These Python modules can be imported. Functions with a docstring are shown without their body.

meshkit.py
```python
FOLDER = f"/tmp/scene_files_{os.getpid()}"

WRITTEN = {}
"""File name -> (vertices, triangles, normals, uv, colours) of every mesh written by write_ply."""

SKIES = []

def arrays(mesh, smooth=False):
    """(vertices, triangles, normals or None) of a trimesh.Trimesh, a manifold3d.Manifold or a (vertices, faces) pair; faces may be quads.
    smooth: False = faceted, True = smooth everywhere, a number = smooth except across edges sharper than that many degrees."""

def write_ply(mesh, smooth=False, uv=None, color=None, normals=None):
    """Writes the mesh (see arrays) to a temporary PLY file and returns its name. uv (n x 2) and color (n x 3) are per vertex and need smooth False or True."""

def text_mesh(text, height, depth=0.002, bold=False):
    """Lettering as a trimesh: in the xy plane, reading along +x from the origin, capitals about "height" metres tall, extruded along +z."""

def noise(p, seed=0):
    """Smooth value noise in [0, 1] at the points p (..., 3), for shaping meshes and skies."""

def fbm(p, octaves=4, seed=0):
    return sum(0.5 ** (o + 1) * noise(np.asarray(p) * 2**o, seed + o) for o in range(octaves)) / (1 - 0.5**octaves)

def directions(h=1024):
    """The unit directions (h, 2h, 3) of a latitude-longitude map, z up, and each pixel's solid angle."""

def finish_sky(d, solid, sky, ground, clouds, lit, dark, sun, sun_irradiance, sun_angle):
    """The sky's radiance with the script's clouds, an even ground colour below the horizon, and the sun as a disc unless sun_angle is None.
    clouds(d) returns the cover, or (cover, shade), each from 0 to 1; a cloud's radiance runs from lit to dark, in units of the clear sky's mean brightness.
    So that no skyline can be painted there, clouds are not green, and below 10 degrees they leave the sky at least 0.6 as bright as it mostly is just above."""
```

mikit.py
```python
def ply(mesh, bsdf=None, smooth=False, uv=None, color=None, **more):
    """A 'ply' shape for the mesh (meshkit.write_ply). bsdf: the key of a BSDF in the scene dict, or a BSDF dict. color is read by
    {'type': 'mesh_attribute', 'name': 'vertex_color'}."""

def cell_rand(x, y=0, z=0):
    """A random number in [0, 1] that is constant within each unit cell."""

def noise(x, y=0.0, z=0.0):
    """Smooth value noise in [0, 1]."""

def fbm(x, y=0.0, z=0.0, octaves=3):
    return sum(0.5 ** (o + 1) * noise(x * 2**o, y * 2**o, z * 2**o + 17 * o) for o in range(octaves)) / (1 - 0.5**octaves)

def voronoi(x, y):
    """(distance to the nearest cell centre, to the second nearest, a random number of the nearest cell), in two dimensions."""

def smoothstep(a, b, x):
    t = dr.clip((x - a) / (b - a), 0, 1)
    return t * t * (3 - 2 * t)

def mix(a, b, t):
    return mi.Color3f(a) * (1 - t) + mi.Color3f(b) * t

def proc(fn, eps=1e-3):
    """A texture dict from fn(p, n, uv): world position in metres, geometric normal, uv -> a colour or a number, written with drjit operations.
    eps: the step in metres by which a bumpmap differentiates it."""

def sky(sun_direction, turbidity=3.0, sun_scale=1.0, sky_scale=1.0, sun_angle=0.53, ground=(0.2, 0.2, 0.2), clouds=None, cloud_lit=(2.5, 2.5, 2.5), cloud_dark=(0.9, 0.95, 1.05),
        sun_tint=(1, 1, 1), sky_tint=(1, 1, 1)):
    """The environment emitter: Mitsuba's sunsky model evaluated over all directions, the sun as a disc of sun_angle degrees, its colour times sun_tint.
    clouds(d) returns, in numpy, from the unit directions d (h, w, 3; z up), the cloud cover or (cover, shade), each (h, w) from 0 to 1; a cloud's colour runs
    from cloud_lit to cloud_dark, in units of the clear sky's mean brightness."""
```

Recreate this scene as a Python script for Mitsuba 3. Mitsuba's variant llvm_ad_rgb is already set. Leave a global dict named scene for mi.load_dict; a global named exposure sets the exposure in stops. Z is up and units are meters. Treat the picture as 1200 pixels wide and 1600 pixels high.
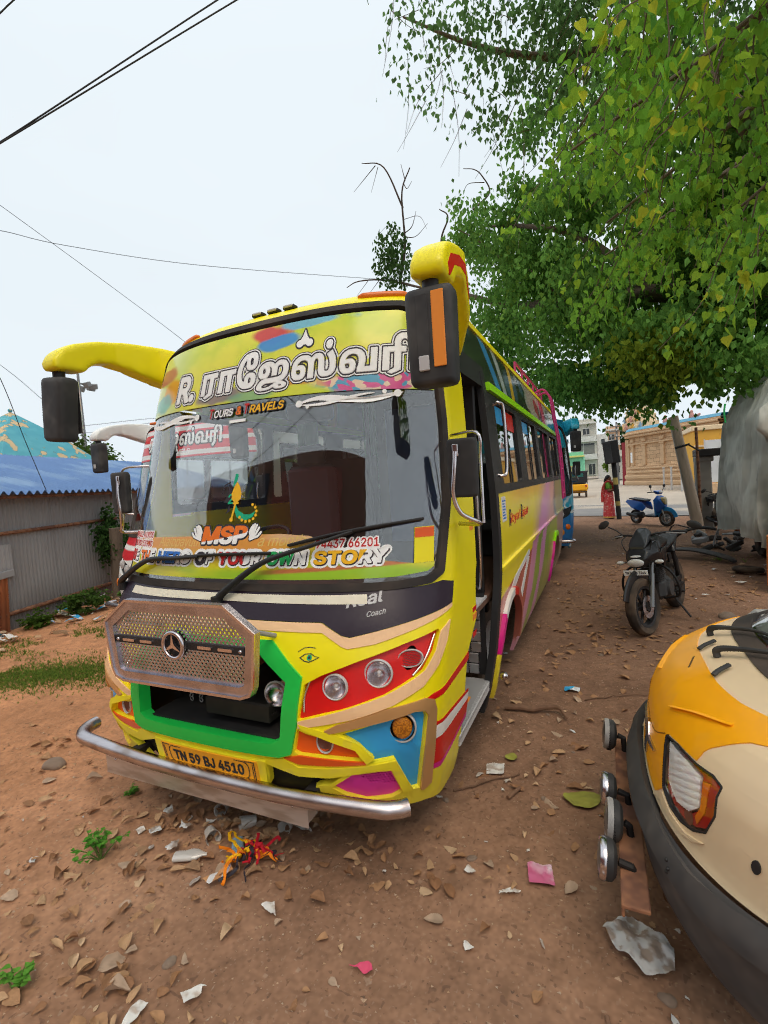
import math, random, glob
import numpy as np, trimesh, drjit as dr, mitsuba as mi
import manifold3d as m3
from scipy.spatial import cKDTree
from shapely import affinity
from shapely.geometry import Polygon, LineString, Point, MultiPolygon, box as sbox
from shapely.ops import unary_union, transform as shp_transform
import meshkit, mikit
from mikit import noise, fbm, voronoi, cell_rand, smoothstep, mix, proc

T = mi.ScalarTransform4f
scene, labels = {}, {}
rng = np.random.default_rng(11)

# ------------------------------------------------------------------ camera, sky, exposure
# world: x to the right across the bus front, y back along the bus, z up; metres
F_PX, VPX, VPY, HSL, EYE = 755.0, 343.0, -67.0, -0.0644, np.array([0, 0, 1.8])
_y = np.array([VPX, VPY, F_PX]); _y /= np.linalg.norm(_y)
_z = np.cross(_y, [1, HSL, 0]); _z /= np.linalg.norm(_z); _z = -_z if _z[1] > 0 else _z
_x = np.cross(_y, _z); _x /= np.linalg.norm(_x)
CAM = np.stack([_x, _y, _z])
scene['camera'] = {'type': 'perspective', 'fov_axis': 'x', 'fov': math.degrees(2 * math.atan(600 / F_PX)), 'near_clip': 0.05, 'far_clip': 3000.0,
                   'to_world': T().look_at(origin=EYE.tolist(), target=(EYE + CAM @ [0, 0, 1]).tolist(), up=(CAM @ [0, -1, 0]).tolist())}


def overcast(d):
    n = meshkit.fbm(d * [2.2, 2.2, 5.0] + 3.1, 4)
    return np.ones(d.shape[:2]), np.clip(0.25 + 0.5 * (n - 0.5) + 0.12 * (0.55 - d[..., 2]), 0, 1)


scene['sky'] = mikit.sky((0.25, -0.45, 0.86), turbidity=4, sun_scale=0.30, sun_angle=32, ground=(0.25, 0.19, 0.14), clouds=overcast, cloud_lit=(2.40, 2.62, 2.76), cloud_dark=(2.00, 2.22, 2.36))
exposure = 1.74

# ------------------------------------------------------------------ keys, labels, meshes


def nk(key):
    if key not in scene and key not in labels:
        return key
    i = 1
    while f'{key}_{i:03d}' in scene or f'{key}_{i:03d}' in labels:
        i += 1
    return f'{key}_{i:03d}'


def L(key, label=None, cat=None, group=None, kind=None):
    labels[key] = {a: b for a, b in (('label', label), ('category', cat), ('group', group), ('kind', kind)) if b}


def E(key, mesh, mat, smooth=30, label=None, cat=None, group=None, kind=None, **kw):
    key = nk(key)
    scene[key] = mikit.ply(mesh, mat, smooth, **kw)
    if label or kind or cat:
        L(key, label, cat, group, kind)
    return key


def thing(key, label, cat, group=None):
    key = nk(key)
    L(key, label, cat, group)
    return key


def cat(*ms):
    ms = [m for m in ms if m is not None and len(m.faces)]
    return trimesh.util.concatenate(ms)


def box(c, s, b=0.0, rot=None):
    h = np.array(s, float) / 2
    b = min(b, h.min() * 0.9)
    pts = []
    for sx in (-1, 1):
        for sy in (-1, 1):
            for sz in (-1, 1):
                g = np.array([sx, sy, sz])
                if b > 0:
                    for k in range(3):
                        o = h - b
                        o[k] = h[k]
                        pts.append(g * o)
                else:
                    pts.append(g * h)
    m = trimesh.convex.convex_hull(np.array(pts))
    if rot is not None:
        m.apply_transform(rotm(*rot))
    m.apply_translation(c)
    return m


def rotm(axis, deg):
    return trimesh.transformations.rotation_matrix(math.radians(deg), axis)


def mv(m, t=(0, 0, 0), rz=0, rx=0, ry=0, s=1.0):
    m = m.copy()
    if np.any(np.array(s) != 1):
        m.apply_scale(s)
    for ax, a in (([1, 0, 0], rx), ([0, 1, 0], ry), ([0, 0, 1], rz)):
        if a:
            m.apply_transform(rotm(ax, a))
    m.apply_translation(t)
    return m


def spline(pts, n=8):
    p = np.asarray(pts, float)
    if len(p) < 3:
        return p
    q = np.vstack([2 * p[0] - p[1], p, 2 * p[-1] - p[-2]])
    out = []
    for i in range(1, len(q) - 2):
        a, b, c, d = q[i - 1:i + 3]
        for t in np.arange(n) / n:
            out.append(0.5 * (2 * b + (c - a) * t + (2 * a - 5 * b + 4 * c - d) * t * t + (3 * b - a - 3 * c + d) * t ** 3))
    return np.vstack([out, p[-1]])


def sweep(pts, rx, ry=None, sides=10, up=(0, 0, 1), power=2.0, caps=True):
    """superellipse section swept along a path; rx, ry may vary along it"""
    p = np.asarray(pts, float)
    rx = np.broadcast_to(np.asarray(rx, float), (len(p),))
    ry = rx if ry is None else np.broadcast_to(np.asarray(ry, float), (len(p),))
    t = np.gradient(p, axis=0)
    t /= np.linalg.norm(t, axis=1, keepdims=True) + 1e-12
    a = np.cross(np.array(up, float), t[0])
    if np.linalg.norm(a) < 1e-3:
        a = np.cross([1, 0.2, 0], t[0])
    a /= np.linalg.norm(a)
    ang = (np.arange(sides) + 0.5) * 2 * np.pi / sides
    cs, sn = np.cos(ang), np.sin(ang)
    cs, sn = np.sign(cs) * np.abs(cs) ** (2 / power), np.sign(sn) * np.abs(sn) ** (2 / power)
    V = []
    for i in range(len(p)):
        a = a - t[i] * (a @ t[i])
        a /= np.linalg.norm(a) + 1e-12
        b = np.cross(t[i], a)
        V.append(p[i] + rx[i] * cs[:, None] * a + ry[i] * sn[:, None] * b)
    n = len(p)
    V = np.vstack(V)
    Fc = []
    for i in range(n - 1):
        for j in range(sides):
            k = (j + 1) % sides
            A, B, C, Dd = i * sides + j, i * sides + k, (i + 1) * sides + k, (i + 1) * sides + j
            Fc += [[A, B, C], [A, C, Dd]]
    if caps:
        V = np.vstack([V, p[0], p[-1]])
        for j in range(sides):
            k = (j + 1) % sides
            Fc += [[n * sides, k, j], [n * sides + 1, (n - 1) * sides + j, (n - 1) * sides + k]]
    return trimesh.Trimesh(V, np.array(Fc), process=False)


def tube(pts, r, sides=8, sm=0, caps=True):
    p = spline(pts, sm) if sm else np.asarray(pts, float)
    if not np.isscalar(r) and len(r) != len(p):
        r = np.interp(np.linspace(0, 1, len(p)), np.linspace(0, 1, len(r)), r)
    return sweep(p, r, sides=sides, caps=caps)


def lathe(prof, n=24, c=(0, 0, 0), axis=(0, 0, 1)):
    prof = np.asarray(prof, float)
    ang = np.arange(n) * 2 * np.pi / n
    V = np.vstack([np.c_[r * np.cos(ang), r * np.sin(ang), np.full(n, h)] for r, h in prof])
    Fc = []
    for i in range(len(prof) - 1):
        for j in range(n):
            k = (j + 1) % n
            Fc += [[i * n + j, i * n + k, (i + 1) * n + k], [i * n + j, (i + 1) * n + k, (i + 1) * n + j]]
    m = trimesh.Trimesh(V, np.array(Fc), process=False)
    m.apply_transform(trimesh.geometry.align_vectors([0, 0, 1], np.array(axis, float) / np.linalg.norm(axis)))
    m.apply_translation(c)
    return m


def geoms(g):
    return [x for x in getattr(g, 'geoms', [g]) if x.geom_type == 'Polygon' and x.area > 1e-8]


def xsec(g):
    cs = []
    for q in geoms(g):
        q = q.simplify(1e-4)
        cs.append(np.array(q.exterior.coords)[:-1])
        cs += [np.array(r.coords)[:-1] for r in q.interiors]
    return m3.CrossSection(cs, m3.FillRule.EvenOdd)


def extr(g, h, Lr=None):
    """flat polygon (x, y) pushed up z from 0 to h"""
    m = m3.Manifold.extrude(xsec(g), h)
    if Lr:
        m = m.refine_to_length(Lr)
    a = m.to_mesh()
    return trimesh.Trimesh(np.array(a.vert_properties[:, :3], float), np.array(a.tri_verts), process=False)


def extr_yz(g, x0, x1):
    """polygon given in (y, z), pushed along x"""
    m = extr(g, x1 - x0)
    v = m.vertices
    m.vertices = np.c_[v[:, 2] + x0, v[:, 0], v[:, 1]]
    return m


def extr_xz(g, y0, y1):
    """polygon given in (x, z), pushed along y"""
    m = extr(g, y1 - y0)
    v = m.vertices
    return trimesh.Trimesh(np.c_[v[:, 0], y1 - v[:, 2], v[:, 1]], m.faces, process=False)


def P(*pts):
    return Polygon(pts).buffer(0)


def mir(g):
    return affinity.scale(g, -1, 1, origin=(0, 0))


def both(g):
    return unary_union([g, mir(g)])


def rrect(x0, y0, x1, y1, r):
    return sbox(x0 + r, y0 + r, x1 - r, y1 - r).buffer(r, 6)


def mtx(m):
    return T(np.asarray(m, float).tolist())


# ------------------------------------------------------------------ curved vehicle fronts: (s along the plan profile, z, d outwards) -> world
class Shell:
    def __init__(self, ZK, YK, ZH, HW, D, p, half, org, lat, back):
        self.k = [np.array(a, float) for a in (ZK, YK, ZH, HW)]
        t = 1 - (1 - np.linspace(0, 1, 3001)) ** 2.2
        px, py = half * t, D * (1 - np.sqrt(np.maximum(0, 1 - t ** p)))
        px, py = np.r_[px, half], np.r_[py, D + 20]
        self.px, self.py, self.half, self.D = px, py, half, D
        self.s = np.r_[0, np.cumsum(np.hypot(np.diff(px), np.diff(py)))]
        self.sc = self.s[-2]
        self.org, self.lat, self.back = np.array(org, float), np.array(lat, float), np.array(back, float)

    def yc(self, z):
        return np.interp(z, self.k[0], self.k[1])

    def hw(self, z):
        return np.interp(z, self.k[2], self.k[3])

    def raw(self, s, z):
        a = np.abs(s)
        x = np.interp(a, self.s, self.px) * np.sign(s) * self.hw(z) / self.half
        y = np.interp(a, self.s, self.py) + self.yc(z)
        return self.org + x[:, None] * self.lat + y[:, None] * self.back + z[:, None] * np.array([0, 0, 1.0])

    def nrm(self, s, z):
        e = 0.012
        n = np.cross(self.raw(s + e, z) - self.raw(s - e, z), self.raw(s, z + e) - self.raw(s, z - e))
        return n / (np.linalg.norm(n, axis=1, keepdims=True) + 1e-12)

    def map(self, v):
        v = np.asarray(v, float)
        return self.raw(v[:, 0], v[:, 1]) + self.nrm(v[:, 0], v[:, 1]) * v[:, 2:3]

    def s_of_y(self, y, z):
        return self.sc + y - self.yc(z) - self.D


def slab(sh, g, d0, d1, Lr=0.06, sheet=False):
    m = m3.Manifold.extrude(xsec(g), d1 - d0).translate((0, 0, d0))
    if Lr:
        m = m.refine_to_length(Lr)
    a = m.to_mesh()
    v, f = np.array(a.vert_properties[:, :3], float), np.array(a.tri_verts)
    if sheet:
        f = f[(v[f][:, :, 2] > d1 - 1e-6).all(1)]
    m = trimesh.Trimesh(sh.map(v), f, process=False)
    if sheet:
        m.remove_unreferenced_vertices()
    return m


class Side:
    """a bus flank: (y, z, d outwards)"""
    def __init__(self, sh, sign):
        self.sh, self.sign = sh, sign

    def map(self, v):
        v = np.asarray(v, float)
        return np.c_[self.sh.org[0] + self.sign * (self.sh.hw(v[:, 1]) + v[:, 2]), v[:, 0] + self.sh.org[1], v[:, 1]]


def sslab(sd, g, d0, d1, Lr=0.25, sheet=False):
    m = slab(sd, g, d0, d1, Lr, sheet)
    if sd.sign < 0:
        m.faces = m.faces[:, ::-1]
    return m


_FONT = glob.glob('/opt/blender-*/*/datafiles/fonts/Inter.woff2')[0]


def text_poly(text, height, bold=2, shear=0.0, width=None):
    """capitals as polygons, x from 0, baseline y = 0 (the lettering of meshkit.text_mesh, as outlines)"""
    from PIL import Image, ImageDraw, ImageFont
    font = ImageFont.truetype(_FONT, 96)
    x0, y0, x1, y1 = font.getbbox(text, anchor='ls', stroke_width=bold)
    im = Image.new('L', (x1 - x0 + 8, y1 - y0 + 8))
    ImageDraw.Draw(im).text((4 - x0, 4 - y0), text, 255, font, anchor='ls', stroke_width=bold)
    on = np.pad(np.asarray(im) > 127, ((0, 0), (1, 1))).astype(np.int8)
    rows, st = np.nonzero(np.diff(on, axis=1) == 1)
    en = np.nonzero(np.diff(on, axis=1) == -1)[1]
    g = unary_union([sbox(a, -r - 1, b, -r) for a, b, r in zip(st, en, rows)]).buffer(0.6).buffer(-0.6).simplify(0.8)
    k = height / 70.0
    g = affinity.affine_transform(g, [k, k * shear, 0, k, -4 * k - shear * k * 0, (4 - y0) * k])
    if width:
        b = g.bounds
        g = affinity.scale(affinity.translate(g, -b[0], 0), width / (b[2] - b[0]), 1, origin=(0, 0))
    return g


def tr(g, x, y, rot=0):
    if rot:
        g = affinity.rotate(g, rot, origin=(0, 0))
    return affinity.translate(g, x, y)


# ------------------------------------------------------------------ materials
def rgb(*c):
    return {'type': 'rgb', 'value': list(c)}


def paint(name, c, rough=0.32, coat=0.28, metal=0.0, spec=0.3):
    scene[name] = {'type': 'twosided', 'b': {'type': 'principled', 'base_color': rgb(*c) if not isinstance(c, dict) else c, 'roughness': rough, 'metallic': metal, 'specular': spec, 'clearcoat': coat, 'clearcoat_gloss': 0.85}}
    return name


def matte(name, c, rough=0.8, bump=None, spec=0.25):
    b = {'type': 'principled', 'base_color': rgb(*c) if not isinstance(c, dict) else c, 'roughness': rough, 'specular': spec}
    if bump:
        b = {'type': 'bumpmap', 'arbitrary': bump, 'scale': 1.0, 'bsdf': b}
    scene[name] = {'type': 'twosided', 'b': b}
    return name


def dusty(c, k=0.16, f=3.0, dust=(0.36, 0.26, 0.18), low=0.0):
    """a paint colour with faint uneven dust, thicker low down on the vehicle (real dirt, splashed up from the ground)"""
    def fn(p, n, uv):
        w = fbm(p.x * f, p.y * f, p.z * f, 3)
        w2 = fbm(p.x * 22, p.y * 22, p.z * 9, 2)
        a = k * smoothstep(0.35, 0.8, w) + 0.35 * k * w2
        if low:
            a += low * smoothstep(0.85, 0.2, p.z + 0.25 * (w - 0.5)) * (0.5 + w2) + low * 0.7 * smoothstep(0.66, 0.78, fbm(p.x * 14, p.y * 14, p.z * 14, 2)) * smoothstep(1.1, 0.4, p.z)
        return mix(c, dust, dr.clip(a, 0, 0.8))
    return proc(fn)


Y = (0.84, 0.74, 0.002)
paint('m_yellow', dusty(Y, 0.05, 3, low=0.22))
paint('m_cream', dusty((0.84, 0.54, 0.30), 0.08))
paint('m_purple', (0.022, 0.012, 0.024), 0.35, 0.25, 0.0, 0.25)
paint('m_red', dusty((0.62, 0.006, 0.006), 0.04))
paint('m_orange', dusty((0.76, 0.10, 0.006), 0.04))
paint('m_blue', dusty((0.03, 0.32, 0.68), 0.04))
paint('m_green', dusty((0.012, 0.52, 0.07), 0.04))
paint('m_pink', dusty((0.72, 0.035, 0.36), 0.05))
paint('m_magenta', (0.62, 0.01, 0.22))
paint('m_gold', (0.62, 0.36, 0.15), 0.35, 0.4, 0.5)
paint('m_white', dusty((0.75, 0.74, 0.72), 0.12))
paint('m_whitestrip', dusty((0.72, 0.68, 0.55), 0.3, 9, (0.45, 0.38, 0.26)))
paint('m_lime', (0.30, 0.72, 0.01))
paint('m_amber', (0.72, 0.16, 0.01), 0.25, 0.8)
paint('m_mirror_orange', (0.80, 0.27, 0.04), 0.5, 0.1)
matte('m_black', (0.018, 0.018, 0.020), 0.5, spec=0.4)
matte('m_blackfit', dusty((0.016, 0.016, 0.018), 0.12, 6, (0.16, 0.12, 0.09)), 0.6)
matte('m_rubber', dusty((0.022, 0.022, 0.024), 0.25, 4, (0.20, 0.14, 0.10)), 0.75)
matte('m_tyre', dusty((0.020, 0.020, 0.021), 0.55, 5, (0.22, 0.15, 0.10)), 0.9)
matte('m_mirrorcase', dusty((0.028, 0.029, 0.032), 0.18, 8, (0.25, 0.24, 0.22)), 0.55)
scene['m_chrome'] = {'type': 'twosided', 'b': {'type': 'roughconductor', 'material': 'Cr', 'alpha': 0.07, 'specular_reflectance': rgb(1.0, 0.98, 0.96)}}
scene['m_steel'] = {'type': 'twosided', 'b': {'type': 'roughconductor', 'material': 'Cr', 'alpha': 0.16, 'specular_reflectance': proc(lambda p, n, uv: mix((0.95, 0.93, 0.9), (0.55, 0.47, 0.40), 0.9 * smoothstep(0.45, 0.8, fbm(p.x * 9, p.y * 9, p.z * 20, 3))))}}
scene['m_foil'] = {'type': 'twosided', 'b': {'type': 'roughconductor', 'material': 'Al', 'alpha': 0.22, 'specular_reflectance': rgb(0.85, 0.87, 0.9)}}
scene['m_mirrorglass'] = {'type': 'twosided', 'b': {'type': 'conductor', 'material': 'Ag'}}
scene['m_glass'] = {'type': 'thindielectric', 'int_ior': 1.95}
scene['m_windowglass'] = {'type': 'thindielectric', 'int_ior': 1.7, 'specular_transmittance': rgb(0.42, 0.46, 0.44)}
scene['m_lens'] = {'type': 'thindielectric', 'int_ior': 1.5}
paint('m_grey', (0.30, 0.30, 0.30), 0.5, 0.2)
matte('m_seat', (0.10, 0.105, 0.12), 0.85)
matte('m_seatblue', (0.04, 0.07, 0.16), 0.85)
matte('m_interior', (0.12, 0.115, 0.11), 0.8)
matte('m_dash', (0.06, 0.05, 0.05), 0.6)
matte('m_floor', (0.13, 0.07, 0.05), 0.7)
matte('m_curtain', (0.25, 0.50, 0.30), 0.9)
matte('m_textdark', (0.035, 0.030, 0.040), 0.5)
matte('m_textwhite', (0.84, 0.86, 0.86), 0.5)
matte('m_textred', (0.52, 0.02, 0.02), 0.5)
matte('m_textorange', (0.76, 0.17, 0.02), 0.5)
matte('m_textyellow', (0.80, 0.45, 0.02), 0.5)
matte('m_textgreen', (0.02, 0.36, 0.10), 0.5)
matte('m_textblue', (0.03, 0.16, 0.55), 0.5)
matte('m_silver', (0.50, 0.50, 0.51), 0.4)
matte('m_teal', (0.01, 0.38, 0.20), 0.5)

# ------------------------------------------------------------------ ground
def gh(x, y):
    """height of the dirt"""
    p = np.stack([np.asarray(x, float), np.asarray(y, float), np.zeros_like(np.asarray(x, float))], -1)
    r = np.hypot(p[..., 0] + 1, p[..., 1] - 2)
    k = np.clip(1.25 - r / 16, 0, 1)
    k2 = np.clip(1.3 - r / 7, 0, 1)
    h = 0.06 * (meshkit.fbm(p * 0.55, 3, 5) - 0.5) + 0.035 * (meshkit.fbm(p * 2.3, 3, 9) - 0.5)
    f = 0.022 * (meshkit.fbm(p * 9, 3, 2) - 0.5) + 0.010 * (meshkit.noise(p * 38, 7) - 0.5)
    return k * h + k2 * f - 0.015


def axis_grid(a, b, st, lo, hi, gr=1.07):
    c = list(np.arange(a, b + st / 2, st))
    d, v = st, c[-1]
    while v < hi:
        d *= gr
        v += d
        c.append(v)
    d, v = st, c[0]
    while v > lo:
        d *= gr
        v -= d
        c.insert(0, v)
    return np.array(c)


gx, gy = axis_grid(-4.6, 2.3, 0.027, -900, 900), axis_grid(0.7, 6.0, 0.027, -500, 1600)
GX, GY = np.meshgrid(gx, gy, indexing='ij')
gv = np.c_[GX.ravel(), GY.ravel(), gh(GX, GY).ravel()]
gi = np.arange(len(gx) * len(gy)).reshape(len(gx), len(gy))
gf = np.stack([gi[:-1, :-1], gi[1:, :-1], gi[1:, 1:], gi[:-1, 1:]], -1).reshape(-1, 4)


def dirt(p, n, uv):
    a = fbm(p.x * 0.35 + 7, p.y * 0.35, 1.3, 3)
    b = fbm(p.x * 2.1, p.y * 2.1, 4.1, 4)
    c = fbm(p.x * 13, p.y * 13, 8.0, 3)
    d = noise(p.x * 70, p.y * 70, 3.0)
    e = noise(p.x * 31, p.y * 31, 9.0)
    col = mix((0.235, 0.132, 0.083), (0.345, 0.20, 0.126), smoothstep(0.3, 0.7, a))
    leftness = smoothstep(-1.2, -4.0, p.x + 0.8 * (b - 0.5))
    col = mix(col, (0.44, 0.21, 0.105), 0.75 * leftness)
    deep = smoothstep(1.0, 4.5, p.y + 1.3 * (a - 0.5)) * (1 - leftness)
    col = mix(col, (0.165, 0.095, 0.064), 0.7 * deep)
    col = col * (0.72 + 0.56 * b) * (0.80 + 0.40 * c) * (0.86 + 0.28 * d)
    col = mix(col, (0.42, 0.32, 0.24), 0.5 * smoothstep(0.82, 0.94, noise(p.x * 95, p.y * 95, 4.0)) * e)
    col = mix(col, (0.12, 0.07, 0.05), 0.5 * smoothstep(0.18, 0.08, noise(p.x * 60, p.y * 60, 7.0)))
    return mix(col, (0.34, 0.29, 0.23), smoothstep(18, 26, p.y) * 0.7)


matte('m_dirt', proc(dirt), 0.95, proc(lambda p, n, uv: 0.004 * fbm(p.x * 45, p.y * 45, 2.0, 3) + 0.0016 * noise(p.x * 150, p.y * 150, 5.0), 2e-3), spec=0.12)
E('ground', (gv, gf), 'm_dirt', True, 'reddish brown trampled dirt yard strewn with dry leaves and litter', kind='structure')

# ------------------------------------------------------------------ the buses
ZK = [.2, .42, .6, .8, 1.0, 1.15, 1.29, 1.7, 2.03, 2.3, 2.55, 2.72, 2.82, 2.88, 2.92]
YK = [1.80, 1.735, 1.70, 1.715, 1.775, 1.85, 1.94, 2.055, 2.135, 2.20, 2.26, 2.32, 2.41, 2.50, 2.62]
ZH = [.2, .3, .6, 1.0, 1.3, 1.7, 2.4, 2.75, 2.92]
HW = [1.02, 1.05, 1.10, 1.125, 1.13, 1.12, 1.065, 1.02, .98]
REAR = 9.45


def make_shell(xc, dy):
    return Shell(ZK, YK, ZH, HW, 0.42, 2.6, 1.1, (xc, dy, 0), (1, 0, 0), (0, 1, 0))


# right halves of the front's painted pieces: (along the profile, height)
opening = both(P((0, .645), (.40, .645), (.45, .668), (.464, .915), (.30, 1.03), (0, 1.03)))
green_o = both(P((0, .588), (.44, .588), (.503, .607), (.53, .735), (.538, .94), (.36, 1.085), (0, 1.085)))
red_h = P((.549, .909), (.621, .947), (.789, 1.008), (.99, 1.065), (1.156, 1.101), (1.168, 1.086), (1.15, 1.01), (1.099, .94), (1.048, .914), (.918, .86), (.735, .808), (.532, .755), (.541, .812)).buffer(-.008).buffer(.008)
trim = P((1.240, 1.122), (1.228, 1.037), (1.176, .945), (1.098, .872), (.96, .815), (.784, .768), (.535, .722), (.532, .752), (.735, .805), (.918, .857), (1.048, .911), (1.101, .938), (1.153, 1.01), (1.171, 1.088))
orange_h = P((.53, .715), (.578, .697), (.70, .672), (.804, .628), (.845, .572), (.687, .588), (.54, .60), (.515, .615))
orange_lip = P((.46, .582), (.54, .601), (.687, .589), (.846, .573), (.845, .562), (.684, .556), (.53, .556))
ystrip = P((.535, .742), (.708, .702), (.818, .660), (.884, .592), (.85, .566), (.799, .633), (.669, .678), (.553, .718))
gold = P((.659, .718), (.717, .746), (.924, .803), (1.113, .821), (1.166, .802), (1.182, .754), (1.176, .564), (1.162, .389), (1.116, .366), (1.100, .372), (1.12, .587), (1.134, .74), (1.115, .766), (1.061, .775), (.784, .728), (.683, .706))
blue_h = P((.736, .702), (.925, .752), (1.061, .772), (1.115, .762), (1.130, .732), (1.115, .577), (1.098, .377), (1.064, .38), (.975, .572), (.855, .560), (.879, .592), (.813, .656))
yl = P((0, .553), (.30, .553), (.459, .578), (.529, .540), (.684, .545), (.85, .556), (.979, .568), (1.064, .385), (1.013, .380), (.964, .519), (.848, .525), (.679, .493), (.523, .492), (.373, .536), (.30, .545), (0, .545))
pink_h = P((.68, .436), (.779, .504), (.955, .520), (1.011, .383), (.96, .362), (.839, .360), (.741, .395))
intake = both(P((.365, .536), (.577, .499), (.73, .496), (.676, .45), (.612, .44), (.52, .36), (0, .36), (0, .425), (.36, .42)))
dark_p = both(P((0, 1.292), (.85, 1.292), (1.058, 1.298), (1.142, 1.309), (1.225, 1.292), (1.238, 1.197), (.979, 1.149), (.733, 1.102), (.692, 1.111), (.59, 1.164), (0, 1.168)))
cream_b = both(P((0, 1.166), (.588, 1.162), (.692, 1.109), (.733, 1.100), (.979, 1.147), (1.240, 1.195), (1.246, 1.176), (.99, 1.108), (.854, 1.072), (.731, 1.056), (.70, 1.066), (.60, 1.122), (0, 1.128)))
strip_w = both(P((0, 1.276), (.776, 1.276), (.786, 1.236), (0, 1.242)))
ws_out = both(P((0, 1.287), (.9, 1.290), (1.08, 1.305), (1.15, 1.345), (1.195, 1.70), (1.20, 2.1), (1.17, 2.5), (1.10, 2.70), (1.03, 2.765), (.95, 2.787), (.5, 2.792), (0, 2.792))).buffer(-.03).buffer(.03)
glass_p = ws_out.buffer(-.040)
bottom_z = [(0, .335), (.50, .335), (.55, .318), (.70, .315), (.87, .325), (1.02, .30), (1.14, .285), (1.28, .235), (1.42, .205), (1.9, .2)]
post_yz = [(2.93, 2.56), (2.92, 2.4), (2.84, 1.9), (2.765, 1.25), (2.74, .98), (2.55, .84), (2.49, .40), (2.47, .19)]


def front_outline(sh, zt):
    right = [(sh.s_of_y(y, z), z) for y, z in post_yz]
    pts = [(0, zt), (1.3, zt), (sh.s_of_y(2.94, zt), zt)] + right[:-1] + [(right[-1][0], .205)] + bottom_z[-2::-1]
    return both(P(*pts))


def decal(key, sh, g, mat, d0, d1, label=None, Lr=None):
    return E(key, slab(sh, g, d0, d1, Lr), mat, 30, **({'label': label} if label else {}))


def seat_mesh(x, y, w, face=1):
    """one bench row: cushion, back with headrests; the seat faces -y"""
    c = [box((x, y, 1.28), (w, .42, .10), .03), box((x, y + .24, 1.62), (w, .10, .66), .04, None), box((x, y, 1.1), (w * .8, .05, .28), .01)]
    return cat(*c)


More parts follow.
